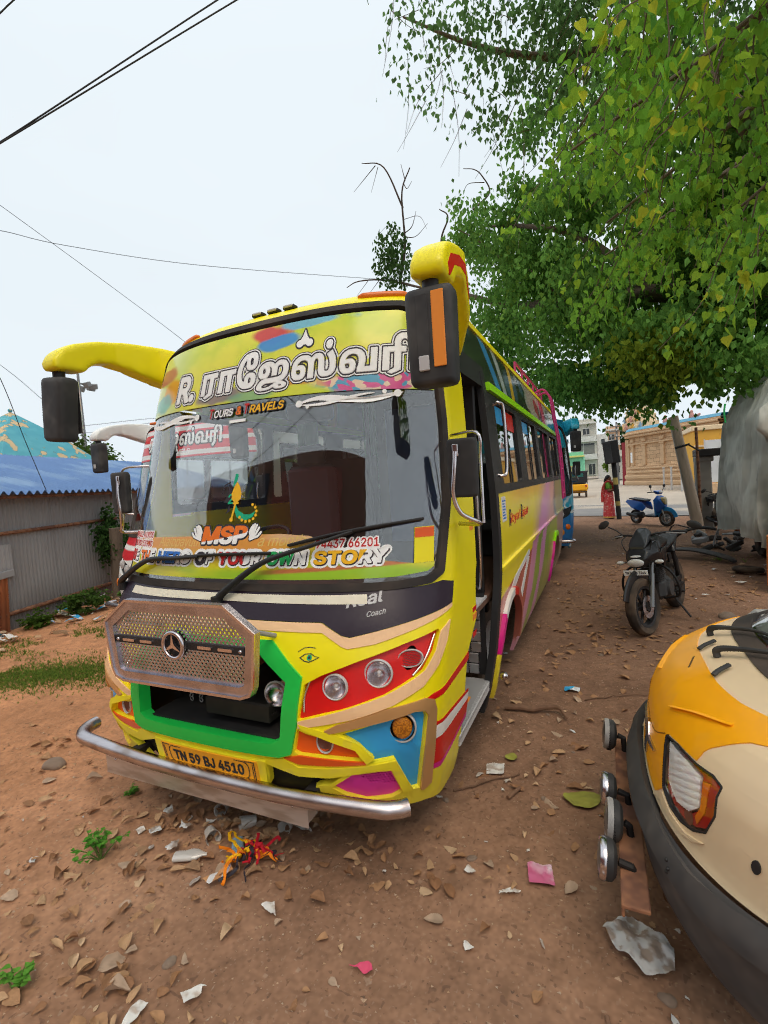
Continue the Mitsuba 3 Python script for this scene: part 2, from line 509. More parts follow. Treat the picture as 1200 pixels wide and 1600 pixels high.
def wheel(key, x, y, sign, r=.40, w=.22):
    t = E(key, lathe([(r * .56, -w * .42), (r * .80, -w * .5), (r * .95, -w * .46), (r, -w * .34), (r * .985, -w * .12), (r, -w * .1), (r, w * .1), (r * .985, w * .12), (r, w * .34), (r * .95, w * .46), (r * .80, w * .5), (r * .56, w * .42), (r * .56, -w * .42)], 40, (x, y, r - .02), (1, 0, 0)), 'm_tyre', 35)
    E(t + '__rim', lathe([(.02, w * .2), (r * .22, w * .22), (r * .26, w * .05), (r * .48, w * .02), (r * .56, w * .36), (r * .58, w * .30), (r * .57, -w * .4), (.02, -w * .4)], 32, (x, y, r - .02), (sign, 0, 0)), 'm_grey', 35)
    return t


ARM = P((1.865, 2.58), (1.862, 2.635), (1.90, 2.695), (1.99, 2.755), (2.14, 2.805), (2.34, 2.840), (2.56, 2.850), (2.80, 2.825), (3.02, 2.78), (3.02, 2.49), (2.75, 2.54), (2.54, 2.60), (2.36, 2.655), (2.24, 2.680), (2.14, 2.660), (2.08, 2.62), (2.06, 2.59))


def arm_x(y):
    return np.interp(y, [1.9, 2.3, 2.6, 3.0], [1.212, 1.205, 1.14, .96])


def mirror_arm(sh, sign, dxo, hero_k=1.0):
    m = m3.Manifold.extrude(xsec(ARM), .136).translate((0, 0, -.068)).refine_to_length(.014).to_mesh()
    t = trimesh.Trimesh(np.array(m.vert_properties[:, :3], float), np.array(m.tri_verts), process=True)
    trimesh.smoothing.filter_laplacian(t, iterations=9)
    v = t.vertices
    dx = arm_x(v[:, 0]) + v[:, 2] * np.interp(v[:, 0], [1.9, 2.4, 3.0], [1.08, 1.0, 1.25])
    w = np.c_[sh.org[0] + sign * dx, sh.org[1] + v[:, 0], v[:, 1]]
    return trimesh.Trimesh(w, t.faces if sign > 0 else t.faces[:, ::-1], process=False)


def mirror_case(c, w, d, h):
    """upright case, a little narrower at the foot"""
    rings = []
    for z, kx, ky in ((-.5, .72, .6), (-.485, .86, .8), (-.44, .94, .95), (0, .98, 1), (.40, 1, 1), (.46, .98, .95), (.49, .92, .8), (.5, .8, .6)):
        rings.append((z * h, kx * w / 2, ky * d / 2))
    pts = np.array([(c[0], c[1], c[2] + z) for z, _, _ in rings])
    return sweep(pts, [r[2] for r in rings], [r[1] for r in rings], 28, (1, 0, 0), 5.0)


def bus_common(key, sh, cols, hero, win_glass='m_windowglass'):
    """flanks, roof, floor, seats, wheels and the plain upper front; the parts every bus here has"""
    body_r, body_l, roofm = cols['side'], cols['side'], cols['roof']
    xc, dy = sh.org[0], sh.org[1]
    zt = 2.92
    wheels_y = (3.93, 7.95)
    arch = [Point(y, .33).buffer(.50, 12).intersection(sbox(y - 1, .0, y + 1, 1)) for y in wheels_y]
    wins = [(3.83, 4.80), (5.20, 6.24), (6.50, 7.72), (7.98, 9.05)]
    for sign in (1, -1):
        sd = Side(sh, sign)
        jamb = [(3.56, 2.53), (3.50, 1.4), (3.47, 1.1), (3.40, .85), (3.24, .19)] if (hero and sign > 0) else None
        if jamb is None:
            y0 = [(2.93, 2.43), (2.84, 1.9), (2.765, 1.25), (2.74, .98), (2.55, .84), (2.49, .40), (2.47, .19)]
        else:
            y0 = jamb
        body = Polygon(y0 + [(9.1, .24), (REAR, .30), (REAR, 1.68), (y0[0][0], 1.68)] if False else [p for p in y0 if p[1] < 1.6] + [(9.0, .22), (REAR, .30), (REAR, 1.67), (np.interp(1.67, [p[1] for p in y0[::-1]], [p[0] for p in y0[::-1]]), 1.67)]).buffer(0)
        body = body.difference(unary_union(arch))
        E(key + '__side_panel', sslab(sd, body, -.03, 0), body_r, 30)
        if hero and sign < 0:
            y0 = [(2.60, 2.43), (2.60, 1.9), (2.60, 1.67)] + [p for p in y0 if p[1] < 1.6]
        band = Polygon([p for p in y0 if p[1] >= 1.67] + [(np.interp(1.67, [p[1] for p in y0[::-1]], [p[0] for p in y0[::-1]]), 1.67), (REAR, 1.67), (REAR, 2.43), (y0[0][0] - .0, 2.43)]).buffer(0)
        ww = wins if (hero and sign > 0) else [(2.66 if hero else 2.98, 3.70)] + wins
        holes = unary_union([rrect(a, 1.735, b, 2.375, .04) for a, b in ww])
        E(key + '__window_band', sslab(sd, band.difference(holes).buffer(0), -.03, .004), 'm_black', 30)
        for a, b in ww:
            w = E(key + '__window', sslab(sd, rrect(a - .015, 1.72, b + .015, 2.39, .04), -.022, -.018, .4, True), 'm_lens' if a < 2.8 else win_glass, True)
            if b - a > .7 and a > 2.8:
                E(w + '__divider', sslab(sd, sbox((a + b) / 2 - .006, 1.735, (a + b) / 2 + .006, 2.375), -.016, -.002), 'm_black')
        if hero:
            rail = [(3.50, 1.12), (REAR, 1.135)]
        y_top = 2.93 if (not hero or sign < 0) else 3.05
        E(key + '__upper_panel', sslab(sd, sbox(y_top, 2.495, REAR, 2.865), -.03, 0), cols['upper'], 30)
        E(key + '__drip_rail', sslab(sd, sbox(y_top + (.55 if hero and sign > 0 else .0), 2.432, REAR, 2.492), -.03, .035), cols['gutter'], 30)
        E(key + '__roof_edge', sslab(sd, sbox(2.90, 2.866, REAR, 2.92), -.03, .012), roofm, 30)
    # rear wall
    prof = np.array([(-sh.hw(z), z) for z in np.linspace(.3, 2.92, 24)] + [(sh.hw(z), z) for z in np.linspace(2.92, .3, 24)])
    back = Polygon(np.c_[prof[:, 0] + xc, prof[:, 1]]).difference(rrect(xc - .8, 1.7, xc + .8, 2.5, .1))
    E(key + '__rear_panel', extr_xz(back, dy + REAR - .03, dy + REAR), cols['side'])
    E(key + '__rear_window', extr_xz(rrect(xc - .81, 1.69, xc + .81, 2.51, .1), dy + REAR - .02, dy + REAR - .014), win_glass)
    # roof: a cambered sheet over the plan outline
    s = np.r_[np.linspace(-1.25, 1.25, 60)]
    rim = sh.raw(s, np.full(len(s), zt))[:, :2]
    rim = np.vstack([[xc - sh.hw(zt), dy + REAR], [xc - sh.hw(zt), dy + 3.2], rim, [xc + sh.hw(zt), dy + 3.2], [xc + sh.hw(zt), dy + REAR]])
    pl = Polygon(rim).buffer(0)
    m = m3.Manifold.extrude(xsec(pl), .02).refine_to_length(.12).to_mesh()
    v, f = np.array(m.vert_properties[:, :3], float), np.array(m.tri_verts)
    dist = np.array([pl.exterior.distance(Point(a)) for a in v[:, :2]])
    kk = 1 - np.clip(dist / .55, 0, 1)
    v[:, 2] += zt - .02 + .10 * (1 - kk ** 2.4)
    E(key + '__roof', trimesh.Trimesh(v, f, process=False), roofm, 40)
    # inside
    E(key + '__floor', box((xc, dy + 6.2, .93), (2.1, 6.4, .04)), 'm_floor')
    E(key + '__ceiling', box((xc, dy + 6.1, 2.80), (1.96, 6.5, .02)), 'm_interior')
    E(key + '__underside', cat(box((xc - .38, dy + 5.6, .5), (.09, 7.4, .16), .01), box((xc + .38, dy + 5.6, .5), (.09, 7.4, .16), .01), box((xc, dy + 7.95, .40), (1.5, .14, .14), .04), box((xc, dy + 3.93, .36), (1.5, .12, .12), .04), *[box((xc, dy + y, .84), (2.0, .07, .12)) for y in np.arange(2.8, 9.4, .8)], box((xc, dy + 6.4, .9), (2.05, 6.0, .02))), 'm_blackfit')
    for y in wheels_y:
        for sign in (1, -1):
            if hero or sign > 0 or y < 5:
                wheel(key + '__wheel', xc + sign * .83, dy + y, sign)
    for r in range(6):
        for side_ in (-1, 1):
            if r == 0 and side_ > 0:
                continue
            E(key + '__seat', seat_mesh(xc + side_ * .56, dy + 4.3 + r * .82, .82), 'm_seat' if hero else 'm_seatblue', 40)


# ---- the painted bus in the foreground
def side_paint(p, n, uv):
    y, z = p.y, p.z
    w = fbm(y * 1.6, z * 2.2, 3.0, 3) - 0.5
    w2 = fbm(y * 5 + 9, z * 1.4, 6.0, 3) - 0.5
    col = mix((0.80, 0.66, 0.006), (0.80, 0.42, 0.02), 0.8 * smoothstep(1.50, 1.66, z) * smoothstep(3.6, 4.6, y))
    up = smoothstep(5.0, 5.9, y - 1.5 * (z - 1.1) + 0.5 * w)
    col = mix(col, (0.62, 0.34, 0.30), up)
    col = mix(col, (0.62, 0.25, 0.48), smoothstep(5.6, 6.0, y - 1.2 * (z - 1.1) + w) * smoothstep(7.0, 6.2, y - 1.2 * (z - 1.1) + w))
    col = mix(col, (0.12, 0.16, 0.17), smoothstep(6.9, 7.2, y - .6 * z + w) * smoothstep(8.1, 7.3, y - .6 * z + w))
    col = mix(col, (0.32, 0.33, 0.12), smoothstep(7.9, 8.4, y + w))
    # below the rub rail
    k = y - 1.05 * (z - 0.7)
    low = mix((0.80, 0.66, 0.006), (0.40, 0.075, 0.055), smoothstep(0.0, 0.03, (1.05 - z) + 0.075 * (y - 5.25) + 0.03 * w))
    low = mix(low, (0.60, 0.22, 0.36), smoothstep(4.82, 4.9, k + 0.08 * w2))
    low = mix(low, (0.22, 0.34, 0.03), smoothstep(5.25, 5.4, k + 0.25 * w2))
    low = mix(low, (0.62, 0.25, 0.45), smoothstep(5.75, 5.9, k + 0.35 * w2) * smoothstep(6.35, 6.2, k + 0.35 * w2))
    low = mix(low, (0.30, 0.40, 0.03), smoothstep(6.6, 6.9, k + w2))
    low = mix(low, (0.33, 0.22, 0.17), smoothstep(7.9, 8.4, y + 0.5 * w))
    col = mix(col, low, smoothstep(1.135, 1.125, z))
    d = smoothstep(0.75, 0.2, z + 0.3 * w)
    return mix(col, (0.32, 0.22, 0.15), 0.35 * d + 0.10 * smoothstep(0.4, 0.8, fbm(y * 3, z * 3, 1.0, 3)))


def upper_paint(p, n, uv):
    v1, v2, r = voronoi(p.y * 2.4 + 0.6 * p.z, p.z * 3.5)
    col = mix((0.020, 0.028, 0.022), (0.05, 0.10, 0.14), smoothstep(0.5, 0.6, r) * smoothstep(0.55, 0.2, v1))
    col = mix(col, (0.04, 0.22, 0.45), smoothstep(3.85, 3.9, p.y + 1.2 * (p.z - 2.7)) * smoothstep(4.12, 4.07, p.y + 1.2 * (p.z - 2.7)))
    col = mix(col, (0.34, 0.40, 0.40), smoothstep(4.25, 4.3, p.y + .8 * (p.z - 2.7)) * smoothstep(4.5, 4.42, p.y + .8 * (p.z - 2.7)))
    col = mix(col, (0.55, 0.36, 0.03), smoothstep(4.82, 4.86, p.y) * smoothstep(5.05, 5.0, p.y))
    col = mix(col, (0.30, 0.05, 0.06), smoothstep(5.9, 6.2, p.y) * smoothstep(.45, .62, fbm(p.y * 3, p.z * 5, 1.0, 2)))
    return mix(col, (0.40, 0.42, 0.36), 0.7 * smoothstep(5.2, 5.5, p.y) * smoothstep(0.55, 0.62, fbm(p.y * 2.5 + 4, p.z * 6, 1.0, 2)))


paint('m_sidepaint', proc(side_paint), 0.22, 0.7)
paint('m_upperpaint', proc(upper_paint), 0.12, 0.9)
paint('m_roof', dusty(Y, 0.15, 2))

KEY = thing('painted_bus', 'yellow painted tour bus with its front grille raised and door open', 'bus')
SH = make_shell(-1.83, 0.0)
bus_common(KEY, SH, {'side': 'm_sidepaint', 'upper': 'm_upperpaint', 'roof': 'm_roof', 'gutter': 'm_lime'}, True)
K = KEY + '__'
outline = front_outline(SH, 2.92).difference(P((-SH.s_of_y(2.605, 1.65), 1.65), (-SH.s_of_y(2.605, 2.05), 2.05), (-SH.s_of_y(2.605, 2.45), 2.45), (-4, 2.45), (-4, 1.65)))
holes = unary_union([opening, ws_out.buffer(-.02), intake] + [both(g) for g in (red_h, orange_h, blue_h, pink_h)])
E(K + 'front_panel', slab(SH, outline.difference(unary_union([holes, opening.buffer(.006)])), -.035, 0, .05), 'm_yellow', 35)
# painted bands and recesses
E(K + 'cowl_panel', slab(SH, dark_p, -.002, .0062, .05), 'm_purple', 35)
E(K + 'cream_band', slab(SH, cream_b, -.002, .005, .05), 'm_cream', 35)
E(K + 'white_strip', slab(SH, strip_w, .004, .009, .05), 'm_whitestrip', 35)
E(K + 'grille_frame', slab(SH, green_o.difference(opening), -.05, .015, .05), 'm_green', 30)
for sgn in (1, -1):
    q = (lambda g: g) if sgn > 0 else mir
    lamp_hole = unary_union([affinity.scale(Point(a, b).buffer(1, 16), rx * .98, ry * .98) for a, b, rx, ry in ((.690, .900, .052, .054), (.885, .950, .056, .058), (1.030, 1.000, .036, .054))])
    hs = E(K + 'headlamp_panel', slab(SH, q(red_h.buffer(.004).difference(lamp_hole)), -.036, -.026, .05), 'm_red', 35)
    E(hs + '__backing', slab(SH, q(red_h), -.085, -.080, .08), 'm_black')
    E(K + 'headlamp_trim', slab(SH, q(trim), -.004, .007, .05), 'm_cream', 35)
    E(K + 'fog_lamp_panel', slab(SH, q(orange_h.buffer(.004).difference(affinity.scale(Point(.655, .655).buffer(1, 16), .043, .035))), -.036, -.026, .05), 'm_orange', 35)
    E(K + 'orange_lip', slab(SH, q(orange_lip), -.002, .006, .05), 'm_orange', 35)
    E(K + 'corner_panel', slab(SH, q(blue_h.buffer(.004).difference(affinity.scale(Point(1.016, .702).buffer(1, 16), .060, .055))), -.036, -.024, .05), 'm_blue', 35)
    E(K + 'corner_trim', slab(SH, q(gold), -.008, .011, .05), 'm_gold', 35)
    E(K + 'yellow_bar', slab(SH, q(ystrip), -.010, .0095, .05), 'm_yellow', 35)
    mesh_area = P((.80, .497), (.952, .515), (.992, .42), (.86, .44)).buffer(-.003)
    pts = [(x, z) for i, z in enumerate(np.arange(.42, .52, .014)) for x in np.arange(.78 + (i % 2) * .008, 1.0, .016)]
    dots = unary_union([Point(a).buffer(.0058, 3) for a in pts if mesh_area.contains(Point(a))])
    E(K + 'vent_panel', slab(SH, q(pink_h.buffer(.004).difference(dots)), -.030, -.020, .06), 'm_pink', 30)
    E(K + 'vent_backing', slab(SH, q(mesh_area.buffer(.01)), -.045, -.040, .06), 'm_black')
    # raised ribs that edge the red panel
    for a, b in (((.568, .925), (.556, .79)), ((1.150, 1.080), (1.05, .922))):
        mid = ((a[0] + b[0]) / 2 + (.008 if a[0] > 1 else -.012), (a[1] + b[1]) / 2 - (.018 if a[0] > 1 else 0))
        c = spline([a, mid, b], 6)
        p = SH.map(np.c_[c[:, 0] * sgn, c[:, 1], np.full(len(c), -.020)])
        E(K + 'lamp_strip', tube(p, .006, 8), 'm_chrome', 60)
E(K + 'lower_band', slab(SH, both(yl), -.012, .0075, .05), 'm_yellow', 35)
E(K + 'intake_backing', slab(SH, intake.buffer(.01), -.06, -.05, .06), 'm_black')


def round_lamp(key, s, z, r, ry, depth, face='clear', d=-.026):
    c = SH.map([[s, z, d]])[0]
    n = SH.nrm(np.array([s]), np.array([z]))[0]
    n = n * .55 + np.array([0, -1, 0]) * .45
    n /= np.linalg.norm(n)

    def lt(prof, nn=32):
        m = lathe(prof, nn)
        m.apply_scale([1, ry / r, 1])
        m.apply_transform(trimesh.geometry.align_vectors([0, 0, 1], n))
        m.apply_translation(c)
        return m
    k = E(key, lt([(r * 1.14, -.004), (r * 1.14, .008), (r * 1.06, .013), (r, .010), (r, .002)]), 'm_silver', 40)
    if face == 'clear':
        E(k + '__reflector', lt([(r * 1.0, .004), (r * .9, -.012), (r * .6, -.035), (.012, -.045), (.001, -.046)]), 'm_chrome', 60)
        E(k + '__lens', lt([(r, .006), (r * .8, .013), (r * .45, .018), (.001, .020)]), 'm_lens', True)
        E(k + '__bulb', mv(trimesh.creation.icosphere(2, .011), c + n * -.012), 'm_silver', True)
    elif face == 'amber':
        E(k + '__lens', mv(lt([(r * .80, .012), (r * .76, .026), (r * .5, .031), (.001, .033)]), (0, 0, .006)), 'm_amberlens', 40)
        E(k + '__cup', lt([(r * 1.0, .004), (r * .95, -.03), (.001, -.035)]), 'm_black', 40)
    elif face == 'dim':
        E(k + '__lens', lt([(r * .98, .002), (r * .6, -.006), (.001, -.009)]), 'm_dimlens', 40)
    else:
        E(k + '__reflector', lt([(r, .003), (r * .5, -.012), (.001, -.014)]), 'm_silver', 40)
        for i in range(-4, 5):
            x = i * r * .2
            hh = ry * math.sqrt(max(0, 1 - (x / r) ** 2)) * .9
            b = box((x, 0, .006), (.0035, 2 * hh, .006))
            b.apply_transform(trimesh.geometry.align_vectors([0, 0, 1], n))
            b.apply_translation(c)
            E(k + '__grid_bar', b, 'm_red')
    return k


matte('m_amberlens', proc(lambda p, n, uv: mix((0.55, 0.20, 0.01), (0.30, 0.09, 0.005), smoothstep(0.35, 0.65, noise(p.x * 160, p.y * 160, p.z * 160)))), 0.3, spec=0.6)
matte('m_dimlens', (0.16, 0.05, 0.03), 0.3, spec=0.6)
for sgn in (1, -1):
    round_lamp(K + 'headlamp', sgn * .690, .900, .052, .054, .05)
    round_lamp(K + 'headlamp', sgn * .885, .950, .056, .058, .05)
    round_lamp(K + 'indicator_lamp', sgn * 1.030, 1.000, .036, .054, .05, 'grid')
    round_lamp(K + 'corner_lamp', sgn * 1.016, .702, .062, .056, .05, 'amber')
    round_lamp(K + 'fog_lamp', sgn * .655, .655, .044, .036, .05, 'dim')
# dark engine bay behind the raised grille
eb = [box((-1.83, 2.12, .62), (1.10, .05, .05)), box((-1.83, 1.92, .64), (.86, .34, .02)), box((-2.30, 2.0, .86), (.05, .05, .5)), box((-1.36, 2.0, .86), (.05, .05, .5)), box((-1.95, 2.08, .83), (.05, .05, .44)), box((-2.10, 2.05, .80), (.04, .04, .46), 0, ([0, 1, 0], 35)), box((-1.86, 2.05, .80), (.04, .04, .46), 0, ([0, 1, 0], -35)),
      box((-1.70, 1.95, .70), (.40, .30, .03)), box((-1.70, 1.81, .735), (.40, .02, .06)), box((-1.52, 1.95, .735), (.02, .30, .06)), box((-1.89, 1.95, .735), (.02, .30, .06)), box((-1.83, 2.1, 1.02), (1.05, .2, .04)), box((-2.18, 1.98, .94), (.22, .05, .2))]
E(K + 'engine_bay', cat(*eb), 'm_blackfit')
for dx in (-.24, -.31):
    E(K + 'chain', cat(*[lathe([(.011 + .003 * math.cos(a), .003 * math.sin(a)) for a in np.linspace(0, 2 * math.pi, 7)], 10, (-1.83 + dx, 1.93, .92 - i * .021), (1, 0, 0) if i % 2 else (0, 1, .0)) for i in range(13)]), 'm_grey', 40)
k = E(K + 'horn_lamp', lathe([(.060, 0), (.063, .012), (.056, .016)], 28, (-1.83 + .34, 1.86, .81), (.15, -1, 0.1)), 'm_silver', 40)
E(k + '__reflector', lathe([(.058, .01), (.05, -.01), (.02, -.03), (.001, -.032)], 28, (-1.83 + .34, 1.86, .81), (.15, -1, .1)), 'm_chrome', 60)
# number plate
holder = P((-.355, .556), (.365, .556), (.358, .424), (-.365, .424))
E(K + 'plate_holder', slab(SH, holder, -.04, .016, .08), 'm_yellow', 30)
np_ = E(K + 'number_plate', slab(SH, sbox(-.300, .440, .320, .550), .016, .021, .1), 'm_plate', 30)
paint('m_plate', (0.78, 0.36, 0.015), 0.4, 0.3)
frame = unary_union([rrect(-.245, .452, .268, .540, .03).buffer(.0035).difference(rrect(-.245, .452, .268, .540, .03).buffer(-.0005)), sbox(-.290, .445, -.286, .545), sbox(-.280, .455, -.277, .535), sbox(.300, .445, .304, .545), sbox(.291, .455, .294, .535), sbox(-.290, .4445, -.20, .4475), sbox(.22, .4445, .304, .4475), sbox(-.290, .543, -.24, .546), sbox(.25, .543, .304, .546)])
E(np_ + '__border', slab(SH, frame, .0205, .0225, None), 'm_black')
tx = text_poly('TN 59 BJ 4510', .052, 3, 0, .455)
tx = tr(tx, .012 - (tx.bounds[0] + tx.bounds[2]) / 2, .470)
E(np_ + '__lettering', slab(SH, tx, .0205, .0235, None), 'm_black')
# bumper
bp = spline([(-2.94, 1.90, .425), (-2.925, 1.83, .425), (-2.87, 1.765, .425), (-2.75, 1.735, .424), (-2.3, 1.70, .422), (-1.83, 1.69, .42), (-1.36, 1.70, .42), (-.95, 1.745, .42), (-.85, 1.775, .42), (-.805, 1.81, .42)], 6)
b = E(K + 'bumper', sweep(bp, .036, sides=20), 'm_steel', 60)
E(b + '__sheet', cat(box((-1.95, 1.735, .325), (1.36, .006, .130), .002), box((-1.275, 1.775, .335), (.006, .08, .11), .002)), 'm_sheetsteel', 30)
for x in np.linspace(-2.55, -1.35, 5):
    E(b + '__rivet', mv(trimesh.creation.icosphere(2, .007), (x, 1.732, .35)), 'm_chrome', True)
E(b + '__bracket', cat(box((-2.4, 1.85, .40), (.06, .26, .06)), box((-1.26, 1.85, .40), (.06, .26, .06)), box((-1.83, 2.0, .33), (1.3, .05, .05))), 'm_blackfit')
scene['m_sheetsteel'] = {'type': 'twosided', 'b': {'type': 'principled', 'metallic': 0.75, 'roughness': 0.33, 'base_color': proc(lambda p, n, uv: mix((0.66, 0.66, 0.67), (0.46, 0.43, 0.40), smoothstep(0.4, 0.7, fbm(p.x * 7, p.y * 7, p.z * 25, 4))))}}
# raised grille
GYP = 1.60
go = P((-.31, 1.318), (.31, 1.318), (.475, 1.203), (.445, .965), (.425, .925), (.37, .905), (-.37, .905), (-.425, .925), (-.445, .965), (-.475, 1.203))
gin = go.buffer(-.052, join_style=2)
gr_k = E(K + 'raised_grille', extr_xz(tr(go.difference(gin), -1.83, 0), GYP - .02, GYP + .012), 'm_bronze', 30)
E(gr_k + '__edge_trim', extr_xz(tr(go.difference(go.buffer(-.012, join_style=2)), -1.83, 0), GYP - .027, GYP - .019), 'm_chrome')
scene['m_bronze'] = {'type': 'twosided', 'b': {'type': 'roughconductor', 'material': 'Cr', 'alpha': 0.20, 'specular_reflectance': proc(lambda p, n, uv: mix((0.92, 0.94, 0.97), (0.74, 0.74, 0.75), smoothstep(0.4, 0.75, fbm(p.x * 14, p.y * 14, p.z * 14, 4))))}}
px = .0245
hol = [Point(x, z).buffer(.0072, 2) for i, z in enumerate(np.arange(.90, 1.32, px * .62)) for x in np.arange(-.48 + (i % 2) * px / 2, .48, px) if gin.buffer(-.008).contains(Point(x, z)) and not (1.098 < z < 1.140)]
E(gr_k + '__mesh', extr_xz(tr(gin.buffer(.004).difference(unary_union(hol)), -1.83, 0), GYP - .006, GYP), 'm_bronze', False)
E(gr_k + '__bar', extr_xz(tr(sbox(-.405, 1.100, .405, 1.134), -1.83, 0), GYP - .016, GYP - .006), 'm_black')
for x in (-.31, -.19, .18, .30):
    E(gr_k + '__badge_bar', extr_xz(tr(rrect(x - .04, 1.110, x + .04, 1.124, .006), -1.83, 0), GYP - .022, GYP - .016), 'm_chrome')
for x in (-.385, .385):
    E(gr_k + '__bolt', mv(trimesh.creation.icosphere(2, .009), (-1.83 + x, GYP - .017, 1.117)), 'm_chrome', True)
st = [lathe([(.060 + .010 * math.cos(a), .010 * math.sin(a)) for a in np.linspace(0, 2 * math.pi, 13)], 36, (-1.83, GYP - .03, 1.118), (0, 1, 0))]
star = []
for i in range(3):
    a = math.pi / 2 + i * 2 * math.pi / 3
    for r_, da in ((.058, 0), (.011, math.pi / 3)):
        star.append((r_ * math.cos(a + da), r_ * math.sin(a + da)))
st.append(extr_xz(tr(Polygon(star), -1.83, 1.118), GYP - .036, GYP - .024))
E(gr_k + '__star_badge', cat(*st), 'm_chrome', 50)
E(gr_k + '__disc', lathe([(.06, 0), (.001, .001)], 24, (-1.83, GYP - .014, 1.118), (0, -1, 0)), 'm_black')
E(gr_k + '__strut', cat(tube([(-2.2, 1.62, 1.2), (-2.2, 1.95, 1.06)], .012), tube([(-1.46, 1.62, 1.2), (-1.46, 1.95, 1.06)], .012)), 'm_grey', 40)
# windscreen
ws = E(K + 'windscreen', slab(SH, glass_p.buffer(.012), -.016, -.006, .05, True), 'm_glass', True)
E(ws + '__gasket', slab(SH, ws_out.difference(glass_p), -.03, .012, .05), 'm_rubber', 40)
inner = glass_p.buffer(-.02)


def banner(p, n, uv):
    s, z = p.x + 1.83, p.z
    w = fbm(s * 3.1 + 5, z * 4.0, 2.0, 4) - 0.5
    w2 = fbm(s * 6 + 1, z * 7.0, 8.0, 3) - 0.5
    col = mix((0.50, 0.62, 0.02), (0.72, 0.70, 0.05), smoothstep(-0.15, 0.2, w))
    col = mix(col, (0.62, 0.70, 0.28), 0.7 * smoothstep(-.35, -.75, s))

    def blob(cx, cz, rx, rz, k=0.9):
        return smoothstep(1.25, 0.75, dr.sqrt(dr.square((s - cx) / rx) + dr.square((z - cz) / rz)) + k * w2 * 1.6 + 0.6 * w)
    col = mix(col, (0.72, 0.30, 0.02), 0.85 * blob(-.62, 2.47, .16, .07))
    col = mix(col, (0.10, 0.42, 0.40), 0.8 * blob(-.80, 2.40, .12, .06))
    col = mix(col, (0.45, 0.06, 0.10), 0.8 * blob(-.78, 2.58, .14, .05))
    col = mix(col, (0.55, 0.03, 0.05), 0.95 * blob(.12, 2.69, .13, .06))
    col = mix(col, (0.03, 0.25, 0.60), 0.95 * blob(.20, 2.625, .16, .035))
    col = mix(col, (0.12, 0.42, 0.62), 0.9 * blob(.38, 2.72, .20, .030))
    col = mix(col, (0.16, 0.10, 0.18), 0.85 * blob(-.22, 2.36, .22, .055))
    col = mix(col, (0.60, 0.20, 0.03), 0.8 * blob(.22, 2.38, .22, .030))
    col = mix(col, (0.13, 0.35, 0.22), 0.7 * blob(.02, 2.335, .20, .035))
    pk = blob(.80, 2.34, .32, .05)
    v1, v2, r = voronoi(s * 34 + 12 * w, z * 40)
    sp = mix((0.62, 0.04, 0.30), (0.05, 0.30, 0.55), smoothstep(.4, .45, r))
    sp = mix(sp, (0.75, 0.55, 0.45), smoothstep(.72, .75, r))
    return mix(col, sp, 0.9 * pk)


paint('m_banner', proc(banner), 0.18, 0.9)
E(ws + '__sun_strip', slab(SH, inner.intersection(P((-1.4, 2.33), (-.6, 2.325), (0, 2.315), (.55, 2.297), (1.4, 2.262), (1.4, 3), (-1.4, 3))), -.001, .001, .06), 'm_banner', True)


def low_decal(p, n, uv):
    s, z = p.x + 1.83, p.z
    w = fbm(s * 2.2 + 2, z * 9.0, 5.0, 3) - 0.5
    k = z + 0.10 * w + 0.04 * s
    col = mix((0.62, 0.60, 0.02), (0.30, 0.52, 0.03), smoothstep(0.40, 0.62, fbm(s * 1.4, z * 11, 2.0, 3)))
    col = mix(col, (0.68, 0.30, 0.06), smoothstep(1.41, 1.50, k) * smoothstep(.75, .2, s))
    col = mix(col, (0.52, 0.08, 0.07), 0.8 * smoothstep(0.016, 0.006, dr.abs(z - 1.392 - 0.05 * (s - 0.4))) * smoothstep(0.1, 0.35, s))
    col = mix(col, (0.66, 0.42, 0.26), 0.8 * smoothstep(.55, .68, fbm(s * 1.7 + 8, z * 8, 1.0, 2)) * smoothstep(1.44, 1.5, z))
    return col


paint('m_lowdecal', proc(low_decal), 0.18, 0.9)
E(ws + '__lower_strip', slab(SH, inner.intersection(P((-1.05, 1.2), (-.93, 1.45), (-.85, 1.56), (-.3, 1.57), (.30, 1.575), (.47, 1.56), (.56, 1.52), (.70, 1.452), (1.0, 1.405), (1.4, 1.40), (1.4, 1.2))), -.001, .001, .06), 'm_lowdecal', True)
E(ws + '__permit_sticker', slab(SH, sbox(.99, 1.405, 1.092, 1.575), .0015, .003, None), 'm_yellow')
E(ws + '__permit_stripe', slab(SH, sbox(.992, 1.525, 1.09, 1.572), .0032, .0042, None), 'm_orange')
